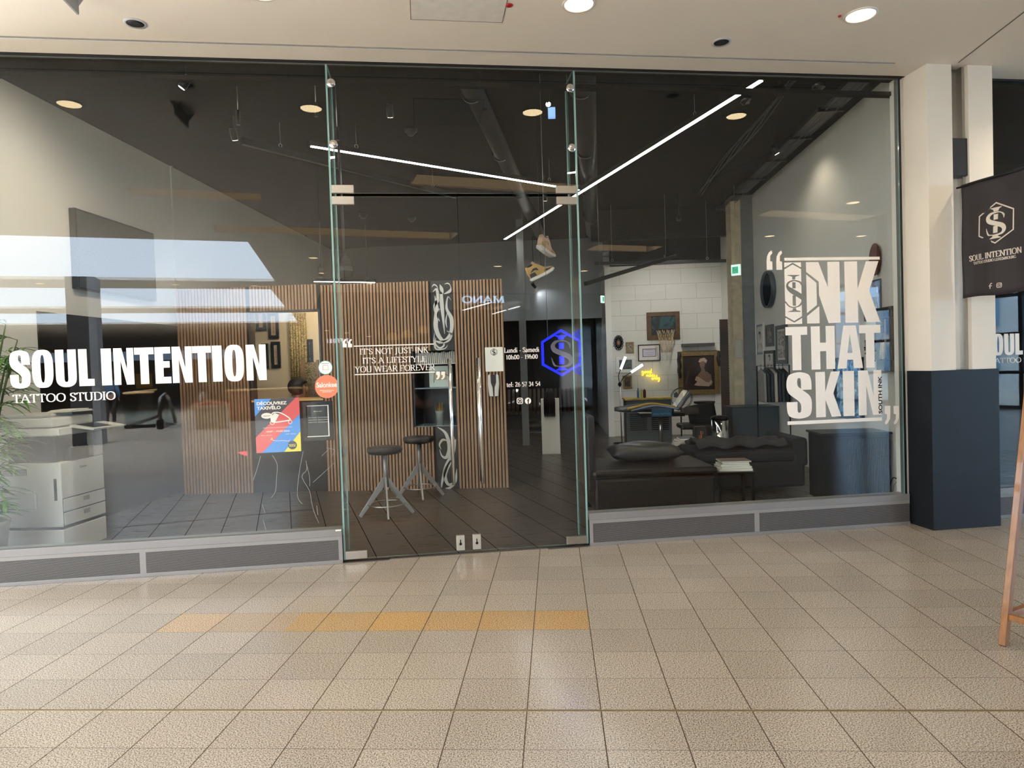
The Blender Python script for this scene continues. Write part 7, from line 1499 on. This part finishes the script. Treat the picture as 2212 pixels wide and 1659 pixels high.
def figure(t, arms, legs, skin_m, top_m, trouser_m, hair_m, shoe_m, lean=0, k=1.0, fingers=True, hair='short', hz=0):
    """local frame: faces +y, feet near z=0. arms/legs: per side shoulder->elbow->wrist / hip->knee->ankle->toe points"""
    P0 = (0, 0, .95*k)
    J = [(P0, (.15*k, .10*k))]; E_ = []
    chest = chain(J, E_, 0, [((0, 0, 1.12*k), (.13*k, .095*k)), ((0, lean*.5, 1.33*k), (.16*k, .11*k)), ((0, lean*.7, 1.43*k), (.10*k, .08*k))])
    head = chain(J, E_, chest, [((0, lean, 1.49*k), .052*k), ((0, lean+.015, 1.56*k), (.065*k, .075*k)), ((0, lean+.015, 1.64*k), (.078*k, .095*k)), ((0, lean+.0, 1.70*k), (.065*k, .08*k))])
    hands = []
    for s, A in zip((-1, 1), arms):
        e = chain(J, E_, chest-1, [((s*.15*k, lean*.6, 1.40*k), .062*k), (A[0], .045*k), (A[1], .030*k)])
        w0, w1 = Vector(A[1]), Vector(A[1])+(Vector(A[1])-Vector(A[0])).normalized()*.07*k; up_ = Vector(A[2]) if len(A) > 2 else Vector((1, 0, 0))
        pm = chain(J, E_, e, [(tuple(w1), (.036*k, .020*k))])
        if fingers:
            d_ = (w1-w0).normalized(); side = up_.normalized(); bend = d_.cross(side).normalized()
            for f_, L_ in ((-.030, .055), (-.010, .066), (.010, .070), (.030, .062)):
                b0 = w1+side*f_*k+d_*.012*k; chain(J, E_, pm, [(tuple(b0+d_*.012*k), .0095*k), (tuple(b0+d_*L_*.55*k+bend*.010*k), .0085*k), (tuple(b0+d_*L_*.85*k+bend*.032*k), .0075*k)])
            b0 = w0+side*.038*k+d_*.02*k; chain(J, E_, e, [(tuple(b0), .011*k), (tuple(b0+side*.022*k+d_*.025*k+bend*.015*k), .0095*k), (tuple(b0+side*.018*k+d_*.052*k+bend*.03*k), .0085*k)])
    for s, L in zip((-1, 1), legs): chain(J, E_, 0, [((s*.09*k, 0, .88*k), .085*k), (L[0], .055*k), (L[1], .038*k), (L[2], (.035*k, .03*k))])
    body = skin('body', J, E_, skin_m, t, 0)
    # clothes follow the body
    J = [((0, 0, .93*k), (.165*k, .115*k))]; E_ = []; c_ = chain(J, E_, 0, [((0, 0, 1.12*k), (.15*k, .115*k)), ((0, lean*.5, 1.33*k), (.18*k, .13*k)), ((0, lean*.7, 1.425*k), (.115*k, .09*k))])
    for s, A in zip((-1, 1), arms): chain(J, E_, c_-1, [((s*.155*k, lean*.6, 1.395*k), .078*k), (A[0], .058*k), (tuple(Vector(A[0]).lerp(Vector(A[1]), .88)), .044*k)])
    skin('jacket', J, E_, top_m, t, 0)
    J = [((0, 0, .97*k), (.155*k, .11*k))]; E_ = []
    for s, L in zip((-1, 1), legs): chain(J, E_, 0, [((s*.09*k, 0, .86*k), .100*k), (L[0], .074*k), (tuple(Vector(L[0]).lerp(Vector(L[1]), .93)), .060*k)])
    skin('trousers', J, E_, trouser_m, t, 0)
    for s, L in zip((-1, 1), legs):
        a, b = Vector(L[1]), Vector(L[2]); d_ = (b-a); d_.z = 0; d_ = d_.normalized(); g = G(); n = 18
        zf = max(0., L[1][2]-.085*k); pr = [(-.07, .0, .030), (-.05, 0, .036), (.06, 0, .042), (.14, 0, .038), (.17, 0, .022)]
        rings = []
        for y_, _, wd in pr:
            tp = .10 if y_ < .05 else .10-(y_-.05)*.42; rings.append([g.bm.verts.new(((a.x+d_.x*y_-d_.y*wd*math.cos(q)*1.0), a.y+d_.y*y_+d_.x*wd*math.cos(q), zf+max(0, .5*tp*(1+math.sin(q))))) for q in [2*PI*i/12 for i in range(12)]])
        for i in range(4):
            for j in range(12): f = g.bm.faces.new((rings[i][j], rings[i][(j+1) % 12], rings[i+1][(j+1) % 12], rings[i+1][j])); f.smooth = True
        g.bm.faces.new(rings[0]); g.bm.faces.new(rings[-1][::-1]); obj('shoe', g, shoe_m, t)
    hc = Vector((0, lean+.012, 1.655*k))
    g = G(); g.ball(hc+Vector((0, -.018*k, .018*k)), .092*k, .108*k, .098*k, 20, 14)
    for v in g.bm.verts:
        q = v.co-hc
        if q.y > .03*k and q.z < .055*k: v.co.y = hc.y+.03*k-.0+.0*q.y
        if hair == 'long' and q.z < 0: v.co.z -= .10*k
    obj('hair', g, hair_m, t)
    g = G()
    for s in (-1, 1): g.ball(hc+Vector((s*.083*k, -.002, -.018*k)), .012*k, .020*k, .031*k, 10, 8)
    obj('ears', g, skin_m, body)
    g = G(); g.ball(hc+Vector((0, .098*k, -.012*k)), .013*k, .018*k, .024*k, 10, 8); obj('nose', g, skin_m, body)
    g = G()
    for s in (-1, 1): g.ball(hc+Vector((s*.031*k, .083*k, .006*k)), .012*k, .008*k, .007*k, 8, 6)
    obj('eyes', g, M_BLK, body); g = G(); g.ball(hc+Vector((0, .086*k, -.052*k)), .024*k, .008*k, .006*k, 10, 6); obj('mouth', g, mat('lips', '#8a4a42', .5), body)
    return body
# walker in the hall
P = mz(240, 920, 0); t = thing('person', 'person in denim jacket and black trousers walking away, mirrored in the left window', 'person', (P.x, P.y, 0), PI-.2)
figure(t, [((-.24, -.04, 1.12), (-.25, .06, .88)), ((.24, -.10, 1.13), (.26, -.16, .90))], [((-.10, .05, .50), (-.10, .12, .085), (-.10, .22, .04)), ((.10, .0, .50), (.10, -.16, .10), (.10, -.07, .04))], SKINM, mat('denim', '#35597c', .8), mat('trouser_black', '#141416', .8), mat('dark_hair', '#1d1512', .6), M_BLK, k=1.02, fingers=False)
# viewer taking the picture: stands behind the camera
t = thing('person', 'person standing in the hall holding up a phone, mirrored in the left door leaf', 'person', (CAM.x-DN.x*.44, CAM.y-DN.y*.44, 0), FA)
cl = Vector((0, .44, 1.50))
figure(t, [((-.24, .12, 1.20), (-.13, .34, 1.42), (0, 0, 1)), ((.24, .12, 1.20), (.13, .34, 1.42), (0, 0, 1))], [((-.11, .02, .50), (-.12, 0, .085), (-.13, .1, .04)), ((.11, .02, .50), (.12, -.02, .085), (.13, .1, .04))], SKINM, mat('dark_sweater', '#1c1e24', .9), mat('trouser_navy', '#1a1f2c', .9), mat('dark_hair', '#1d1512', .6), mat('orange_shoe', '#b0542a', .6), fingers=False, k=1.0)
t2 = thing('smartphone', 'black smartphone held up by the person mirrored in the door', 'phone', (CAM.x-FWD.x*.03, CAM.y-FWD.y*.03, CAM.z-.03), FA); obj('body', G().box(-.078, .078, -.008, 0, -.04, .035), M_BLK, t2, bevel=.003)
# seated person at the counter behind the slats
Y_ = 4.98; P = pY(632, 842, Y_); t = thing('person', 'dark-haired person with an earring sitting behind the counter of the slat partition', 'person', (P.x, Y_+.22, 0), -1.25)
k_ = 1.0; z_ = P.z-1.64
bd = figure(t, [((-.24, .05, 1.13), (-.16, .28, 1.02)), ((.24, .05, 1.13), (.16, .28, 1.02))], [((-.11, .40, .93), (-.11, .42, .50), (-.11, .52, .46)), ((.11, .40, .93), (.11, .42, .50), (.11, .52, .46))], SKINM, mat('black_shirt', '#17171a', .9), mat('trouser_black', '#141416', .8), mat('dark_hair', '#1d1512', .6), M_BLK, fingers=False)
for o in t.children: o.location.z = z_
for o in t.children:
    if o.name.startswith('hair'): 
        for v in o.data.vertices: v.co = Vector((v.co.x*1.35, (v.co.y)*1.3, 1.66+(v.co.z-1.66)*1.3))
g = G(); g.tube([(.088+.0, -.002+.010*math.cos(q), 1.60+z_+.010*math.sin(q)) for q in [2*PI*i/12 for i in range(12)]], .002, 5, closed=True); obj('earring', g, M_CHROME, t)
tt = thing('swivel_stool', 'low stool under the seated person behind the slats', 'stool', (P.x, Y_+.22, 0)); g = G(); sz = .95+z_-.20; g.lathe([(.17, sz-.05), (.18, sz), (0, sz)], n=24); obj('seat', g, M_LEATHER, tt); g = G(); g.cyl((0, 0, 0.02), (0, 0, sz-.05), .03, 12); g.lathe([(.2, 0), (.2, .02), (0, .03)], n=24); obj('stand', g, M_STEEL, tt)
